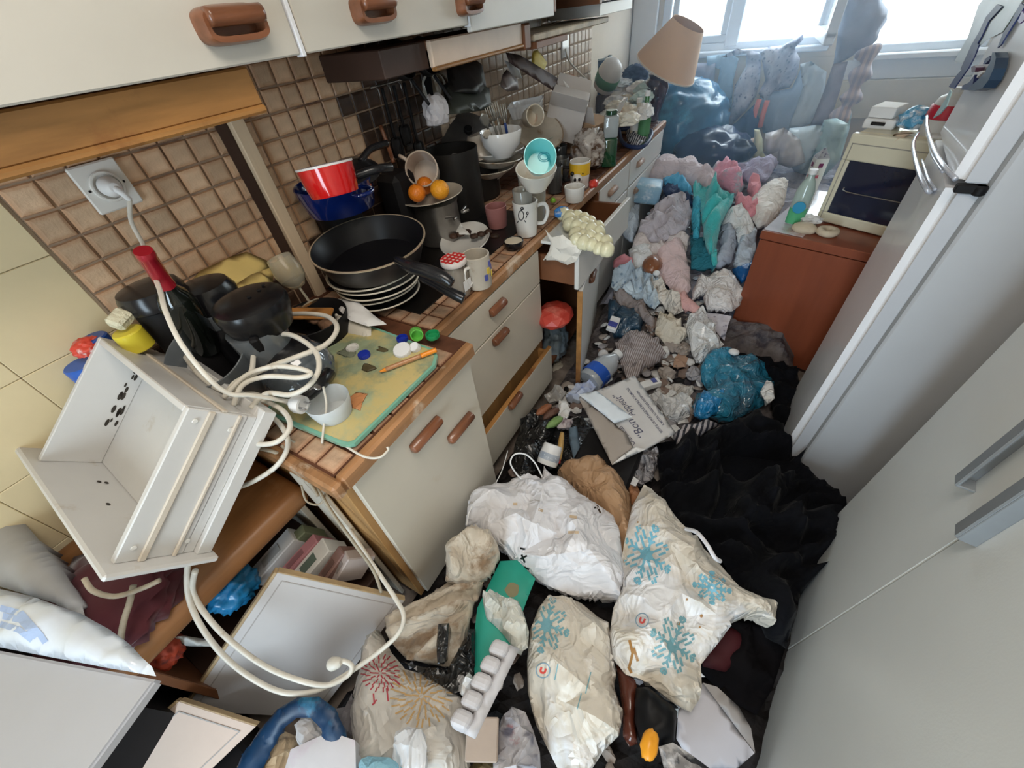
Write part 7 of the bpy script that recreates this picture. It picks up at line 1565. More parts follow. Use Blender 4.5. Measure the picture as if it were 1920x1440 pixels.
for i, (px, py, w_, h_, cc) in enumerate(((1240, 660, 26, 14, 0), (1262, 650, 30, 16, 1), (1282, 655, 22, 20, 1), (1300, 700, 22, 18, 2), (1222, 610, 18, 20, 3), (1200, 690, 24, 12, 1), (1318, 712, 18, 12, 2), (1250, 700, 30, 16, 1), (1160, 730, 20, 10, 3))):
    c = G(px, py, .02); o = blob('paper_scrap', c, (mpx(w_/2, c), mpx(h_, c)*.8, .03), [m_paper, W('scrap_tan', (.40, .34, .30), .6), W('scrap_grey', (.42, .40, .42), .6), W('scrap_brown', (.24, .17, .14), .6)][cc], seed=160+i, sub=3, flat=True, amp=.35)
    tag(o, ['small white paper scrap under the yellowish cloth', 'tan scrap below the yellowish cream cloth', 'curled tan scrap touching the clear bag', 'grey scrap left of the blue bin bag', 'brown scrap in the fold of the taupe cloth', 'tan scrap at the hem of the striped shirt', 'grey scrap beneath the clear bag', 'tan scrap in the middle of the bare floor', 'brown scrap by the striped shirt sleeve'][i], 'scrap')
cloth('tissue', 'wet white tissue spread on the dirty floor', 'tissue', [(1225, 735), (1245, 722), (1275, 718), (1300, 728), (1302, 745), (1280, 752), (1255, 758), (1238, 752)], W('wet_tissue', (.66, .62, .58), wr=.6, wrs=15, rough=.5), .0, .015, .025, 22, None, 33, .014, flat=True)
cloth('clear_bag', 'pale green-white film bag next to the printed letter', 'bag', [(1215, 742), (1240, 738), (1262, 745), (1290, 735), (1298, 755), (1292, 782), (1270, 788), (1248, 778), (1235, 760)], W('aqua_white', (0.84, 0.84, 0.84), wr=.6, wrs=15, rough=.25, coat=.5), .03, .03, .03, 16, None, 34, .014, flat=True)
q = G(1215, 722, .06); t = thing('pill_box', 'small white carton with blue mark behind the printed letter', 'carton', q); bm = bmesh.new(); bm_box(bm, q, (.045, .13, .03), (0, 0, -.75), .002); bm2('carton', bm, m_paper, t, False, True); bm = bmesh.new(); bm_box(bm, q+Vector((.02, .03, .006)), (.03, .025, .022), (0, 0, -.75)); bm2('blue_mark', bm, W('navy_ink', (.02, .03, .25), .4), t, False, True)
tag(tube('plastic_spoon', [G(1251, 706, .03), G(1261, 716, .03)], .006, m_white, None, 2, 8), 'tiny white plastic spoon tip on the bare floor', 'spoon')
# blue translucent bag
mblb = W('blue_bag_film', (.03, .27, .44), wr=.6, wrs=15, rough=.2, coat=.6, var=.35, scale=4, stain=(.04, .09, .14), sscale=4, samt=.45)
cloth('blue_bin_bag', 'translucent blue bin bag at the foot of the red-brown cabinet', 'bag', [(1312, 690), (1325, 665), (1350, 655), (1385, 668), (1410, 675), (1435, 690), (1448, 712), (1452, 745), (1430, 760), (1400, 778), (1370, 790), (1335, 782), (1308, 775), (1298, 760), (1305, 745), (1330, 735), (1315, 715)], mblb, .06, .11, .03, 8, None, 35, .02)
cloth('blue_bin_bag', 'brighter blue crumpled corner of film in front of the blue bin bag', 'bag', [(1300, 762), (1312, 742), (1340, 735), (1360, 750), (1345, 775), (1320, 782), (1302, 778)], W('bright_film', (.02, .26, .58), wr=.6, wrs=15, rough=.2, coat=.7), .09, .06, .04, 14, None, 36, .016)
q = G(1376, 660, .12); o = blob('plastic_stopper', q, (.025, .02, .016), m_white, seed=170, sub=3, amp=.05); tag(o, 'small white cap above the blue bin bag', 'cap')
cloth('clear_cup', 'clear crushed cup tucked at the right of the blue bin bag', 'cup', [(1425, 735), (1438, 712), (1450, 718), (1452, 748), (1438, 758)], mfw, .13, .02, .015, 20, None, 37, .014, flat=True)
# ---------------------------------------------------------------- black jacket
mjk = W('black_fleece', (.0045, .005, .008), wr=.25, wrs=7, rough=.8, var=.3, sheen=.03, spec=.12)
cloth('black_jacket', 'black fleece jacket heaped against the fridge and cupboard', 'clothing', [(1228, 828), (1262, 826), (1300, 815), (1325, 800), (1375, 792), (1425, 780), (1452, 790), (1475, 840), (1520, 885), (1575, 925), (1600, 965), (1560, 1035), (1515, 1100), (1488, 1165), (1478, 1215), (1440, 1200), (1400, 1130), (1360, 1060), (1300, 1010), (1262, 975), (1240, 940), (1235, 880)], mjk, .09, .10, .055, 7, (0.9, .6), 38, .018, flat=False)
cloth('zebra_scarf', 'black and white zebra scarf under the jacket by the printed letter', 'scarf', [(1262, 815), (1285, 798), (1320, 790), (1348, 798), (1320, 810), (1290, 828), (1268, 832)], W('zebra2', (.60, .55, .56), .6, kind='stripe', col2=(.02, .02, .03), sscale=16), .10, .03, .02, 12, None, 39, .016)
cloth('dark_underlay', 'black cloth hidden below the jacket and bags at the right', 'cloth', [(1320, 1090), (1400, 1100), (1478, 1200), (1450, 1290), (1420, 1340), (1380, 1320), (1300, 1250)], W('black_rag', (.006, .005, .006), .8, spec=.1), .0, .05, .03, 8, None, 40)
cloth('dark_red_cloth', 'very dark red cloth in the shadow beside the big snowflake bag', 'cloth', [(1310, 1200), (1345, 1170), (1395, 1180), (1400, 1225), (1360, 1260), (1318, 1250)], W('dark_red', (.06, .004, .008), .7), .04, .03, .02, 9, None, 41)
cloth('black_filler', 'black sheet filling the gap between red-brown cabinet, blue bin bag and fridge', 'clothing', [(1362, 652), (1420, 672), (1492, 690), (1500, 730), (1500, 800), (1520, 880), (1490, 880), (1462, 800), (1448, 780), (1450, 715), (1400, 678)], mjk, .05, .03, .03, 9, None, 88)  # black sheet added to cover the dark gap
cnt_ = 0
# ---------------------------------------------------------------- dark pile left of the letter
mbb = W('black_bag', (.010, .010, .011), wr=.6, wrs=15, rough=.25, coat=.4, var=.3)
cloth('black_bin_bag', 'glossy black bin bag beside the lowest drawer', 'bag', [(960, 880), (965, 830), (980, 790), (1005, 770), (1030, 775), (1045, 800), (1030, 830), (1020, 870), (1000, 890), (975, 895)], mbb, .05, .09, .04, 9, None, 42, .02)
cloth('black_bin_bag', 'black plastic behind the yellow-handled peeler', 'bag', [(1030, 830), (1060, 790), (1090, 780), (1115, 800), (1130, 850), (1140, 870), (1090, 880), (1050, 885), (1020, 880)], mbb, .0, .04, .03, 8, None, 43, .02)
q = G(1028, 862, .13); q2 = G(1036, 838, .17); ax_ = (q2-q).normalized()
t = thing('yogurt_pot', 'white pot with dark blue band tipped in the black bags', 'pot', q, ax_.to_track_quat('Z', 'Y').to_matrix()); R = mpx(18, q)
lathe('pot', [(0, -.02), (R*1.05, -.02), (R*1.1, 0), (R*.98, .06), (R*.9, .065), (0, .065)], m_white, t, 32); lathe('blue_band', [(R*1.08, .0), (R*1.12, .0), (R*1.07, .028), (R*1.03, .028)], W('band_blue', (.05, .11, .24), .4, kind='print', col2=(.6, .65, .7), sscale=90), t, 32)
a, b = G(1048, 862, .12), G(1054, 812, .13); t = thing('peeler', 'small knife with worn yellow wooden handle', 'knife', a); tube('handle', [a, a.lerp(b, .5), b], lambda q: .009+.004*math.sin(q*PI), W('yellow_wood', (.58, .36, .12), .5, stain=(.3, .12, .05), sscale=30, samt=.3), t, 4, 10); tube('tip', [a, a+(a-b)*.12], .008, W('red_tip', (.45, .04, .03), .4), t, 2, 8)
cloth('grey_strip', 'long blue-grey plastic strip in the dark pile', 'strip', [(1066, 805), (1082, 800), (1090, 850), (1086, 868), (1076, 862), (1068, 830)], W('blue_grey_strip', (.13, .19, .25), .4), .10, .02, .01, 12, (1.4, .3), 44, .014)
cloth('paper_tissue', 'bright white folded tissue near the drawer corner', 'tissue', [(1048, 750), (1062, 752), (1070, 770), (1060, 790), (1046, 782)], m_paper, .10, .02, .02, 20, None, 45, .012, flat=True)
cloth('flowered_tissue', 'speckled white crumpled tissue next to the black bag', 'tissue', [(1040, 790), (1058, 782), (1075, 790), (1070, 802), (1045, 802)], W('speckled', (.55, .48, .50), .5, stain=(.12, .07, .08), sscale=30, samt=.4), .10, .03, .03, 22, None, 46, .012, flat=True)
for i, (px, py, cc, tx) in enumerate(((1020, 768, (.35, .13, .06), 'brown cork-like stub by the drawer'), (1034, 775, (.13, .06, .04), 'dark brown peel by the drawer'), (1040, 792, (.22, .35, .12), 'green leafy scrap in the dark pile'))):
    c = G(px, py, .12); o = blob('food_scrap', c, (.018, .045, .018), W('fs%d' % i, cc, .5), seed=180+i, sub=3, rot=-.4); tag(o, tx, 'scrap')
cloth('grey_film', 'greyish film crumpled under the open niche', 'film', [(1020, 740), (1045, 725), (1062, 735), (1050, 750), (1030, 756)], W('grey_film', (.42, .40, .38), .3, coat=.3), .06, .03, .03, 16, None, 47, .014, flat=True)
cloth('white_tissue', 'white tissues poking out above the printed letter', 'tissue', [(1060, 745), (1080, 720), (1110, 715), (1120, 722), (1100, 745), (1085, 752)], W('blue_marked_tissue', (.70, .74, .80), .5, kind='print', col2=(.25, .35, .7), sscale=18), .06, .03, .03, 16, None, 48, .014, flat=True)
cloth('shredded_paper', 'shredded grey and white paper below the printed letter', 'paper', [(1170, 875), (1195, 850), (1225, 830), (1235, 860), (1225, 895), (1205, 910), (1180, 895)], W('shred', (.48, .46, .48), wr=.6, wrs=15, rough=.5, stain=(.10, .09, .10), sscale=20, samt=.45), .05, .04, .05, 22, None, 49, .012, flat=True)
cloth('paper_strip', 'white folded paper strip beside the brown paper bag', 'paper', [(1165, 880), (1178, 885), (1198, 900), (1192, 912), (1172, 902), (1158, 890)], m_paper, .10, .01, .012, 16, None, 50, .012, flat=True)
# niche contents
o = blob('red_box', P(1040, 590, z=.50), (.09, .10, .05), W('red_carton', (.55, .06, .04), .4, stain=(.7, .2, .15), sscale=6, samt=.4), seed=190, sub=2, flat=True, amp=.1); tag(o, 'red crumpled carton on the shelf inside the open cabinet', 'carton')
o = blob('blue_bag', P(1038, 645, x=.52), (.07, .09, .13), W('pale_blue_bag', (.42, .55, .66), .3, coat=.4), seed=191, sub=4, amp=.35); tag(o, 'pale blue plastic bag stuffed in the open cabinet', 'bag')
o = blob('cream_film', P(1045, 695, x=.56), (.05, .08, .05), W('cream_pack', (.62, .56, .45), .5, stain=(.1, .07, .05), sscale=20, samt=.2), seed=192, sub=4, amp=.3); tag(o, 'cream packaging with dark holes at the bottom of the open cabinet', 'packaging')
# ================================================================ PRINTED LETTER
LZ = .27
mlet = W('letter_paper', (.60, .58, .57), .6, var=.04); mkraft = W('grey_kraft', (.38, .33, .29), .65, var=.06)
o, bv = puff('printed_letter', [P(1085, 745, z=LZ+.02), P(1190, 704, z=LZ+.02), P(1228, 757, z=LZ+.01), P(1268, 812, z=LZ-.01), P(1212, 842, z=LZ-.015), P(1148, 872, z=LZ-.02)], mlet, None, 'z', .004, .003, .0015, 5, .02, seed=1)
tag(o, 'grey paper meal-delivery bag printed with a greeting, lying flat on the rubbish', 'paper bag')
mink = W('ink_grey', (.10, .10, .16), .6)
d = Vector((-54, -69)).normalized(); up = Vector((d.y, -d.x))
def tl(nm, s, org, size, bold=False, shear=0, sx=1.0): return text_px(nm, s, org, (d.x*size*sx, d.y*size*sx), (up.x*size, up.y*size), mink, o, bv, bold, shear)
tl('printed_text', 'SERVICE DE PORTAGE DE REPAS A DOMICILE', (1243, 810), 6.6, True, 0, .80)
tl('printed_text', 'A METTRE AU FRIGO DES RECEPTION', (1246, 796), 6.0, True, 0, .80)
tl('printed_text', '\u201cBon', (1213, 818), 21, False, .4, 1.0)
tl('printed_text', 'Appetit\u201d', (1192, 778), 19, False, .4, .8)
tl('printed_text', 'Darnetal', (1192, 832), 15, False, 0, .82)
k_, _ = puff('kraft_panel', [P(1086, 748, z=LZ+.026), P(1140, 778, z=LZ+.02), P(1160, 802, z=LZ+.014), P(1175, 812, z=LZ+.01), P(1188, 840, z=LZ-.003), P(1178, 850, z=LZ-.006), P(1148, 872, z=LZ-.012)], mkraft, o, 'z', .005, .002, .002, 7, .02, seed=2)
w_, _ = puff('torn_edge', [P(1148, 870, z=LZ-.008), P(1188, 838, z=LZ+.002), P(1212, 842, z=LZ-.008)], m_paper, o, 'z', .003, .001, .001, 7, .02, seed=3)
e_, _ = puff('envelope', [P(1085, 740, z=LZ+.04), P(1118, 732, z=LZ+.04), P(1186, 782, z=LZ+.035), P(1152, 794, z=LZ+.035)], W('bright_envelope', (.78, .84, .90), .5), None, 'z', .003, .002, .001, 6, .02, seed=4); tag(e_, 'plain bright white envelope lying on the printed paper bag', 'envelope')
tag(ab('dark_box', (.98, .84, .05), (1.22, 1.08, .235), m_blackm, None, .01), 'dark box under the printed paper bag', 'box')
# ================================================================ NEAR BAGS
def bag(name, label, cat, pp, m, dz, bulge, amp=.02, freq=8, seed=0, h=.012, fold=None, flat=True, thick=.05):
    o, b = puff(name, [G(p[0], p[1], dz if len(p) == 2 else p[2]) for p in pp], m, None, 'z', bulge*.8, thick, amp, freq, max(h, .011), seed, fold, flat=flat); tag(o, label, cat); return o, b
mpb = W('white_paper_bag', (.76, .75, .78), wr=.5, wrs=9, rough=.42, var=.03, coat=.15); mpc = W('cream_paper_bag', (.70, .64, .55), wr=.5, wrs=9, rough=.45, var=.05, coat=.12, stain=(.80, .80, .82), sscale=3.5, samt=.45)
mkb = W('kraft_bag', (.48, .29, .16), wr=.5, wrs=9, rough=.55, var=.12, coat=.1)
o, _ = bag('kraft_bag', 'crumpled brown kraft paper bag behind the big white one', 'bag', [(1045, 885), (1062, 870), (1090, 862), (1120, 862), (1145, 872), (1165, 895), (1182, 940), (1195, 1000), (1190, 1060), (1160, 1040), (1120, 960), (1080, 920)], mkb, .08, .10, .02, 9, 60)
bag('kraft_bag', 'small orange-brown paper bag beside the kraft one', 'bag', [(1170, 905), (1195, 910), (1205, 930), (1195, 960), (1180, 940)], W('orange_kraft', (.42, .19, .09), .55), .06, .03, .02, 10, 61)
ow, bw = bag('white_paper_bag', 'big crumpled white paper bag with string handle in front of the near cabinet', 'bag', [(872, 985), (882, 940), (897, 912), (950, 905), (990, 895), (1015, 898), (1020, 882), (1060, 905), (1110, 940), (1150, 965), (1162, 1000), (1168, 1050), (1170, 1090), (1160, 1125), (1120, 1122), (1070, 1115), (1020, 1095), (985, 1070), (940, 1030), (895, 1000)], mpb, .14, .11, .034, 6, 62)
tube('string_handle', [G(1017, 895, .20), G(1003, 868, .24), G(985, 852, .27), G(965, 852, .28), G(957, 868, .26), G(968, 888, .22), G(978, 898, .20)], .003, m_white, ow, 6, 8)
tube('string_handle', [G(875, 985, .18), G(880, 960, .2), G(892, 938, .2)], .003, m_white, ow, 6, 8)
tube('string_handle', [G(930, 905, .16), G(942, 880, .16), G(952, 845, .16)], .002, m_white, ow, 6, 8)
mk_ = m_black
V, F = strokes2d([[(1118, 945), (1126, 962)], [(1114, 952), (1126, 950)]], 3.5, 3); decal('printed_letters', V, F, bw, mk_, ow)
V, F = strokes2d([[(975, 1028), (985, 1030)], [(978, 1040), (984, 1055)], [(976, 1048), (988, 1042)], [(980, 1062), (992, 1068)]], 3.5, 3); decal('printed_letters', V, F, bw, mk_, ow)
V, F = strokes2d([[(962, 945), (970, 945)], [(1010, 955), (1018, 958)], [(1068, 968), (1082, 970)], [(1065, 998), (1085, 998)]], 5, 3); decal('tan_spot', V, F, bw, W('tan_mark', (.66, .50, .34), .5), ow)
def snow(cx, cy_, r, rot, sq=1.0, sk=0.0):
    L = []
    def T(x, y): 
        c_, s_ = math.cos(rot), math.sin(rot); X, Y = x*c_-y*s_, x*s_+y*c_; return (cx+r*(X+sk*Y), cy_+r*Y*sq)
    for k in range(8):
        a = k*PI/4; c_, s_ = math.cos(a), math.sin(a)
        def A(u, v): return T(u*c_-v*s_, u*s_+v*c_)
        L += [[A(.12, 0), A(.62, 0)]]
        if k % 2 == 0:
            for u in (.38, .58, .78): L += [[A(u, 0), A(u+.14, .14)], [A(u, 0), A(u+.14, -.14)]]
            L += [[A(.88, -.03), A(1.0, .03)], [A(.9, .08), A(.98, .1)], [A(.9, -.08), A(.98, -.1)]]
        else:
            L += [[A(.45, -.15), A(.75, -.15)], [A(.45, .15), A(.75, .15)], [A(.72, -.04), A(.9, -.04)], [A(.78, .08), A(.9, .08)]]
        L += [[A(.1, -.06), A(.24, -.02)], [A(.1, .06), A(.24, .02)]]
    return L
mblue = W('snow_ink', (.20, .42, .48), .45); mblue2 = W('snow_ink2', (.20, .50, .64), .45); mrd = W('logo_red', (.75, .08, .06), .4); mlc = W('logo_ring', (.25, .42, .55), .4)
def logo(cx, cy_, r, rot, bvh, par):
    V, F = strokes2d([ring2d(cx, cy_, r, r*1.08, 22)], 1.8, 3); decal('logo_ring', V, F, bvh, mlc, par)
    c_, s_ = math.cos(rot), math.sin(rot); U = [(-.45, -.5), (-.45, .2), (-.2, .48), (.2, .48), (.45, .2), (.45, -.5)]
    V, F = strokes2d([[(cx+r*.75*(x*c_-y*s_), cy_+r*.75*(x*s_+y*c_)) for x, y in U]], 4.0, 2); decal('logo_letter', V, F, bvh, mrd, par)
# two printed bags
o1, b1 = bag('snowflake_bag', 'snowflake-printed paper bag standing upright between egg tray and big torn bag', 'bag', [(1010, 1140), (1028, 1116), (1060, 1118), (1090, 1130), (1120, 1155), (1142, 1168), (1145, 1210), (1155, 1260), (1152, 1290), (1168, 1340), (1160, 1380), (1130, 1410), (1105, 1450), (1075, 1465), (1050, 1450), (1030, 1410), (1005, 1360), (990, 1300), (988, 1240), (995, 1180)], mpc, .13, .09, .03, 7, 63)
V, F = strokes2d(snow(1025, 1172, 44, .3, 1.25), 4.2, 4); decal('snowflake_print', V, F, b1, mblue, o1); logo(1018, 1257, 13, .3, b1, o1)
V, F = strokes2d([[(1040, 1275), (1046, 1245)], [(1098, 1300), (1108, 1260)], [(1082, 1330), (1090, 1300)]], 2, 3); decal('faint_lines', V, F, b1, mblue, o1)
o2, b2 = bag('snowflake_bag', 'large torn snowflake-printed paper bag on the right, corner curling out', 'bag', [(1208, 907), (1222, 915), (1262, 960), (1300, 1010), (1352, 1060), (1392, 1108), (1420, 1118), (1462, 1126), (1450, 1172), (1425, 1160), (1400, 1155), (1375, 1162), (1355, 1195), (1315, 1245), (1316, 1290), (1312, 1310), (1296, 1335), (1262, 1318), (1222, 1285), (1195, 1270), (1175, 1265), (1150, 1235), (1143, 1190), (1150, 1140), (1168, 1100), (1165, 1050), (1172, 1010), (1185, 950)], mpc, .16, .08, .032, 6, 64)
V, F = strokes2d(snow(1212, 1040, 48, .5, 1.3, .1), 4.4, 4); decal('snowflake_print', V, F, b2, mblue2, o2)
V, F = strokes2d(snow(1335, 1102, 36, .2, .9, .2), 4.0, 4); decal('snowflake_print', V, F, b2, mblue2, o2)
V, F = strokes2d(snow(1262, 1210, 46, .45, 1.3), 4.4, 4); decal('snowflake_print', V, F, b2, mblue, o2); logo(1204, 1163, 12, .4, b2, o2)
def patch(cx, cy_, r, bvh, m, par, nm):
    V = [(cx, cy_)]+[(cx+r*math.cos(2*PI*k/10)*(1+.2*math.sin(3*k)), cy_+r*1.1*math.sin(2*PI*k/10)) for k in range(10)]; decal(nm, V, [(0, k+1, (k+1) % 10+1) for k in range(10)], bvh, m, par)
patch(1262, 1210, 11, b2, mblue, o2, 'snowflake_centre'); patch(1212, 1040, 10, b2, mblue2, o2, 'snowflake_centre'); patch(1025, 1172, 8, b1, mblue, o1, 'snowflake_centre')
mst = W('brown_stain', (.40, .20, .06), .4)
V, F = strokes2d([[(1180, 1200), (1186, 1225), (1180, 1250)], [(1188, 1215), (1196, 1240)], [(1178, 1250), (1184, 1262)]], 5, 4); decal('brown_stain', V, F, b2, mst, o2)
for (x, y, r_) in ((1315, 1155, 3), (1288, 1124, 2), (1272, 1170, 3.5), (1196, 979, 1.5), (1312, 1176, 2)): patch(x, y, r_, b2, mst, o2, 'brown_speck')
tube('paper_handle', [G(1286, 992, .22), G(1306, 998, .26), G(1325, 1020, .28), G(1340, 1045, .27), G(1350, 1052, .24)], .006, mpb, o2, 6, 8)
# floral bag
o3, b3 = bag('floral_bag', 'white carrier bag printed with red and gold chrysanthemums', 'bag', [(668, 1300), (680, 1235), (695, 1195), (712, 1182), (722, 1200), (735, 1225), (760, 1255), (790, 1262), (835, 1285), (868, 1310), (878, 1345), (880, 1400), (875, 1470), (780, 1480), (700, 1470), (668, 1450), (662, 1370)], W('floral_carrier', (.62, .58, .53), wr=.5, wrs=9, rough=.42, coat=.2, stain=(.28, .31, .28), sscale=5, samt=.2), .15, .09, .026, 6, 65)
def mum(cx, cy_, R, n, seed):
    rr = random.Random(seed); L = []
    for ring_ in range(4):
        r0, r1 = R*(.08+.22*ring_), R*(.30+.24*ring_); m_ = int(n*(.5+.35*ring_))
        for k in range(m_):
            a = 2*PI*(k+.5*ring_)/m_+rr.uniform(-.06, .06); L.append([(cx+r0*math.cos(a), cy_+r0*math.sin(a)), (cx+r1*math.cos(a+.06), cy_+r1*math.sin(a+.06))])
    return L
V, F = strokes2d(mum(713, 1262, 36, 13, 1), 2.4, 4); decal('red_flower_print', V, F, b3, W('flower_red', (.48, .06, .08), .5), o3)
V, F = strokes2d(mum(790, 1305, 58, 16, 2), 3.2, 5); decal('gold_flower_print', V, F, b3, W('flower_gold', (.62, .40, .18), .5), o3)
V, F = strokes2d([[(700, 1300), (702, 1320)], [(725, 1290), (728, 1315)], [(740, 1275), (752, 1285)], [(706, 1312), (698, 1322)]], 3, 4); decal('red_leaf_print', V, F, b3, W('flower_red', (.48, .06, .08), .5), o3)
bag('white_film', 'white plastic flap folded over the front of the floral bag', 'bag', [(742, 1372), (765, 1362), (790, 1368), (800, 1400), (795, 1450), (750, 1470), (735, 1420)], W('bright_flap', (.74, .76, .80), wr=.5, wrs=9, rough=.35, coat=.3), .27, .02, .015, 9, 66)
o, b = bag('blue_fluff', 'light blue fluffy cloth at the bottom edge by the floral bag', 'cloth', [(672, 1432), (690, 1418), (730, 1420), (760, 1440), (730, 1475), (680, 1475)], W('light_blue_fluff', (.30, .58, .72), .8, bump=.5, bscale=60), .27, .03, .02, 14, 67)
# teal board with crumpled tissue
ot, bt = bag('teal_folder', 'flat teal green board with a brown stain, half under the white bag', 'board', [(938, 1052), (970, 1050), (1004, 1085), (992, 1115), (975, 1160), (960, 1200), (945, 1250), (920, 1262), (890, 1270), (888, 1200), (895, 1140)], W('teal_board', (.02, .36, .27), .5, var=.08), .15, .012, .002, 5, 68, thick=.006)
patch(960, 1106, 13, bt, W('tan_stain', (.26, .24, .13), .5), ot, 'brown_stain')
bag('crumpled_tissue', 'long crumpled white tissue lying across the teal board', 'tissue', [(905, 1118), (922, 1108), (945, 1118), (972, 1128), (982, 1150), (992, 1185), (990, 1215), (970, 1225), (955, 1205), (935, 1180), (912, 1160), (908, 1140)], W('soft_tissue', (.68, .68, .62), wr=.5, wrs=9, rough=.6), .17, .05, .03, 13, 69, .013)
# dirty cream cloth
mdc = W('dirty_cream', (.58, .50, .40), wr=.5, wrs=9, rough=.75, var=.08, stain=(.26, .17, .10), sscale=7, samt=.4, sheen=.2)
bag('dirty_cloth', 'dirty cream cloth twisted upright against the near cabinet', 'cloth', [(840, 1040), (852, 1005), (875, 985), (905, 990), (932, 1015), (938, 1040), (920, 1075), (890, 1095), (860, 1098), (835, 1090)], mdc, .20, .08, .045, 9, 70, flat=2)
bag('dirty_cloth', 'long dirty cream cloth folds running down beside the white cord', 'cloth', [(840, 1085), (880, 1095), (910, 1090), (890, 1130), (880, 1170), (868, 1220), (850, 1250), (800, 1245), (760, 1235), (735, 1205), (722, 1170), (740, 1145), (780, 1120)], mdc, .15, .05, .05, 12, 71, fold=(.95, .22), flat=False)
bag('black_tape', 'black shiny plastic strip across the dirty cream cloth', 'strip', [(822, 1170), (842, 1168), (840, 1210), (835, 1240), (820, 1245), (818, 1210)], mbb, .27, .012, .012, 14, 72, .012)
bag('black_plastic', 'black torn plastic between cloth, teal board and floral bag', 'plastic', [(755, 1240), (790, 1250), (840, 1255), (880, 1180), (892, 1180), (890, 1245), (880, 1290), (850, 1300), (800, 1270)], mbb, .17, .02, .02, 12, 73, .014)
bag('white_scrap', 'crumpled white foil scrap left of the egg tray', 'scrap', [(868, 1275), (880, 1262), (898, 1282), (885, 1300), (872, 1310), (862, 1300)], m_paper, .20, .03, .03, 18, 74, .01)
# egg cartons
def egg(label, a, b, c, m, seed):
    A, B, Cc = G(*a), G(*b), G(*c); u = (B-A); v = (Cc-A); L1 = u.length; L2 = v.length; t = thing('egg_carton', label, 'egg carton', A)
    un, vn = u.normalized(), v.normalized(); wn = un.cross(vn).normalized()
    if wn.z < 0: wn = -wn
    n = 5
    puff('lid', [A+u*.0+wn*.02, A+u*1.0+wn*.02, A+u*1.0+v*.45+wn*.025, A+v*.45+wn*.025], m, t, 'z', .004, .03, .001, 5, .02, seed=seed)
    for i in range(n):
        for j in range(1):
            q = A+u*((i+.5)/n)+v*(.70); Mq = Matrix.Translation(q+wn*.022) @ basis((0, 0, 0), un, vn, wn)
            r_ = L1/n*.5; bm = bmesh.new(); bm_box(bm, (0, 0, 0), (r_*1.86, L2*.72, .055), None, .014, 3); bm2('cup', bm, m, t, False, True, Mq)
    return t, A, u, v, wn
mec = W('carton_lilac', (.62, .60, .62), .55, var=.05); 
t, A, u, v, wn = egg('lilac-white egg carton standing with its row of cups facing left', (893, 1390, .22), (975, 1222, .20), (846, 1368, .22), mec, 75)
te, Ae, ue, ve, wne = t, A, u, v, wn
bvl = None
lid = [c for c in t.children if c.name.startswith('lid')][0]
Mx = t.matrix_basis.copy(); bvl = BVHTree.FromPolygons([Mx @ w__.co for w__ in lid.data.vertices], [tuple(p.vertices) for p in lid.data.polygons])
V, F = strokes2d([[(938, 1298), (934, 1304), (940, 1305)], [(971, 1232), (977, 1236), (974, 1240)]], 3, 2); decal('dark_notch', V, F, bvl, m_black, lid)
q = G(905, 1385, .20); t = thing('carton_end', 'brownish open end box of a carton beside the egg cups', 'carton', q); bm = bmesh.new(); bm_box(bm, q, (.075, .08, .06), (.1, .1, .5), .003); bm2('carton', bm, W('taupe_carton', (.45, .36, .30), .6), t, False, True)
bag('newspaper', 'crumpled colour-printed newspaper at the bottom centre', 'newspaper', [(940, 1350), (960, 1325), (985, 1335), (1000, 1370), (1012, 1410), (1015, 1460), (960, 1475), (925, 1450), (925, 1400)], W('newsprint', (.62, .60, .62), wr=.5, wrs=9, rough=.6, stain=(.35, .12, .12), sscale=16, samt=.15, kind='print', col2=(.15, .15, .2)), .16, .05, .03, 13, 76, .013)
bag('olive_film', 'olive plastic film scrap at the bottom beside the newspaper', 'film', [(880, 1440), (905, 1410), (925, 1400), (928, 1440), (920, 1475), (880, 1475)], W('olive_film', (.16, .12, .05), wr=.5, wrs=9, rough=.35, coat=.3), .12, .02, .02, 12, 77, .014)
# bottom left: blue sling, white wrapped box, orange-stained cloth
mbl2 = W('blue_nylon', (.01, .06, .16), .45, var=.3, stain=(.02, .24, .42), sscale=5, samt=.3)
bag('blue_strap', 'padded blue nylon strap arching over the bottom left rubbish', 'strap', [(425, 1478, .22), (455, 1420, .24), (485, 1370, .26), (520, 1330, .28), (558, 1308, .30), (598, 1306, .30), (628, 1328, .30), (645, 1368, .28), (656, 1408, .25), (636, 1415, .25), (612, 1398, .26), (602, 1366, .28), (582, 1346, .29), (556, 1346, .28), (530, 1368, .27), (505, 1412, .25), (478, 1478, .22)], mbl2, .25, .018, .008, 9, 85, .012, flat=2, thick=.02)
bag('white_pouch', 'white plastic pouch under the blue strap', 'pouch', [(555, 1362), (570, 1335), (592, 1345), (612, 1375), (600, 1400), (575, 1410), (558, 1395)], W('glossy_white', (.62, .60, .60), wr=.5, wrs=9, rough=.3, coat=.4), .20, .05, .02, 9, 78, .014)
bag('stained_cloth', 'orange and black stained cream cloth at the bottom left', 'cloth', [(445, 1445), (490, 1390), (520, 1365), (555, 1380), (550, 1420), (535, 1475), (445, 1480)], W('stained_cream', (.62, .47, .30), wr=.5, wrs=9, rough=.6, stain=(.06, .03, .02), sscale=8, samt=.25), .17, .05, .02, 8, 79, .016)
A = G(532, 1440, .22); B = G(618, 1372, .27); Cq = G(668, 1392, .27); Dq = G(668, 1470, .2); E_ = G(540, 1480, .2); 
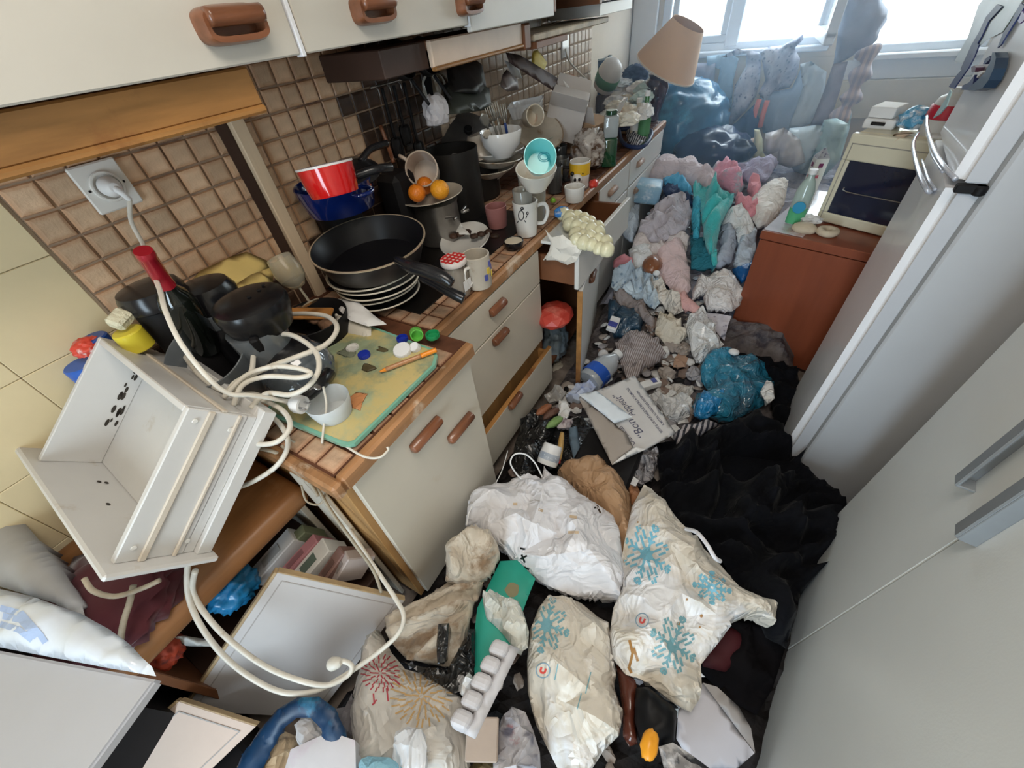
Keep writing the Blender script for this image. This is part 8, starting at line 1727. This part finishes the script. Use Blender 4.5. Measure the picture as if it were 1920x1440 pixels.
bag('wrapped_box', 'white box with lilac and grey stripes at the bottom edge', 'box', [(532, 1448, .26), (545, 1405, .27), (618, 1372, .28), (666, 1388, .28), (668, 1478, .27), (532, 1480, .25)], W('striped_wrap', (.70, .68, .71), .4, stain=(.60, .47, .57), sscale=3.5, samt=.35), .22, .004, .001, 5, 80, .016, thick=.10)
bag('grey_pulp_tray', 'dark grey pulp tray with holes between strap and floral bag', 'tray', [(620, 1330), (650, 1325), (660, 1300), (668, 1350), (665, 1385), (640, 1390), (628, 1360)], W('pulp_grey', (.16, .15, .16), .7), .17, .03, .02, 14, 81, .014)
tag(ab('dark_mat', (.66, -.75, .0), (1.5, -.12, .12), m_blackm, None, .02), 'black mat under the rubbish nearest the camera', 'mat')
# bottom right: white folded box, black and orange things
q1 = [P(1268, 1385, z=.30), P(1272, 1330, z=.30), P(1318, 1280, z=.31), P(1415, 1412, z=.26), P(1375, 1448, z=.25), P(1300, 1440, z=.27)]
t = thing('folded_carton', 'white unfolded carton leaning at the foot of the tall cupboard', 'carton', q1[0]); puff('panel', q1, W('lilac_card', (.56, .54, .58), .55, var=.03), t, 'z', .003, .004, .001, 4, .02, seed=5)
puff('flap', [P(1318, 1280, z=.31), P(1345, 1288, z=.30), P(1385, 1325, z=.28), P(1408, 1365, z=.27), P(1416, 1412, z=.26)], W('inner_card', (.38, .35, .34), .6), t, 'z', .003, .004, .001, 4, .02, seed=6)
bag('black_shoe', 'black shoe lying between the printed bags at the bottom', 'shoe', [(1192, 1290), (1215, 1288), (1262, 1325), (1270, 1335), (1265, 1390), (1240, 1400), (1205, 1400), (1190, 1350)], W('shoe_black', (.005, .005, .006), .5, spec=.2), .17, .05, .006, 6, 82, .016, flat=False)
bag('brown_bottle', 'brown glassy bottle shape behind the upright snowflake bag', 'bottle', [(1155, 1240), (1185, 1270), (1196, 1290), (1192, 1350), (1196, 1395), (1180, 1400), (1168, 1380), (1168, 1340)], W('brown_dark', (.09, .022, .012), .25, coat=.4), .13, .04, .004, 6, 83, .016, flat=False)
o = blob('orange_peel', G(1218, 1396, .24), (.016, .028, .012), W('orange_bit', (.85, .35, .02), .35), seed=200, sub=3); tag(o, 'bright orange peel scrap under the black shoe', 'peel')
bag('black_white_film', 'black and white printed plastic at the bottom right', 'plastic', [(1235, 1400), (1262, 1392), (1290, 1410), (1330, 1440), (1345, 1475), (1255, 1478)], W('bw_film', (.02, .02, .025), wr=.5, wrs=9, rough=.35, stain=(.6, .58, .58), sscale=7, samt=.25, coat=.3), .20, .02, .02, 10, 84, .014)
# ================================================================ SMALL DEBRIS (uncountable)
dm = [m_paper, MATS['scrap_tan'], MATS['scrap_grey'], MATS['scrap_brown'], MATS['bluish_white'], MATS['dusty_pink'], m_blackm, MATS['film_clear']]
bm = bmesh.new(); rr = random.Random(5); regs = [(.75, 1.65, -.5, 1.2, 260, .0), (.72, 1.35, 1.2, 2.2, 330, 0), (.66, 1.36, 2.2, 3.6, 160, 4)]
for x0, x1, y0, y1, n, k0 in regs:
    for i in range(n):
        x, y = rr.uniform(x0, x1), rr.uniform(y0, y1); z = H(x, y)*(.9 if k0 else .85)+rr.uniform(.0, .03)
        s_ = rr.uniform(.008, .034); n0 = len(bm.verts); r = bmesh.ops.create_icosphere(bm, subdivisions=2, radius=1.0)
        of = Vector((i*1.3, i*.7, 0)); k = rr.choice([0, 0, 1, 1, 2, 2, 3, 3, 6, 7]) if not k0 else rr.choice([0, 2, 4, 4, 5, 7])
        for v in r['verts']: v.co *= 1+.5*noise.noise(v.co*1.7+of)
        M = Matrix.Translation((x, y, z)) @ Euler((rr.uniform(-.5, .5), rr.uniform(-.5, .5), rr.uniform(0, 6))).to_matrix().to_4x4() @ Matrix.Diagonal((s_*rr.uniform(.6, 1.6), s_, s_*.35, 1))
        bmesh.ops.transform(bm, matrix=M, verts=r['verts'])
        for f in {f for v in r['verts'] for f in v.link_faces}: f.material_index = k
me = bpy.data.meshes.new('debris'); bm.to_mesh(me); bm.free()
for m in dm: me.materials.append(m)
o = bpy.data.objects.new('debris', me); COL.objects.link(o); tag(o, 'small shreds of paper, film and crumbs strewn between the rubbish', 'debris', None, 'stuff')
# plain end
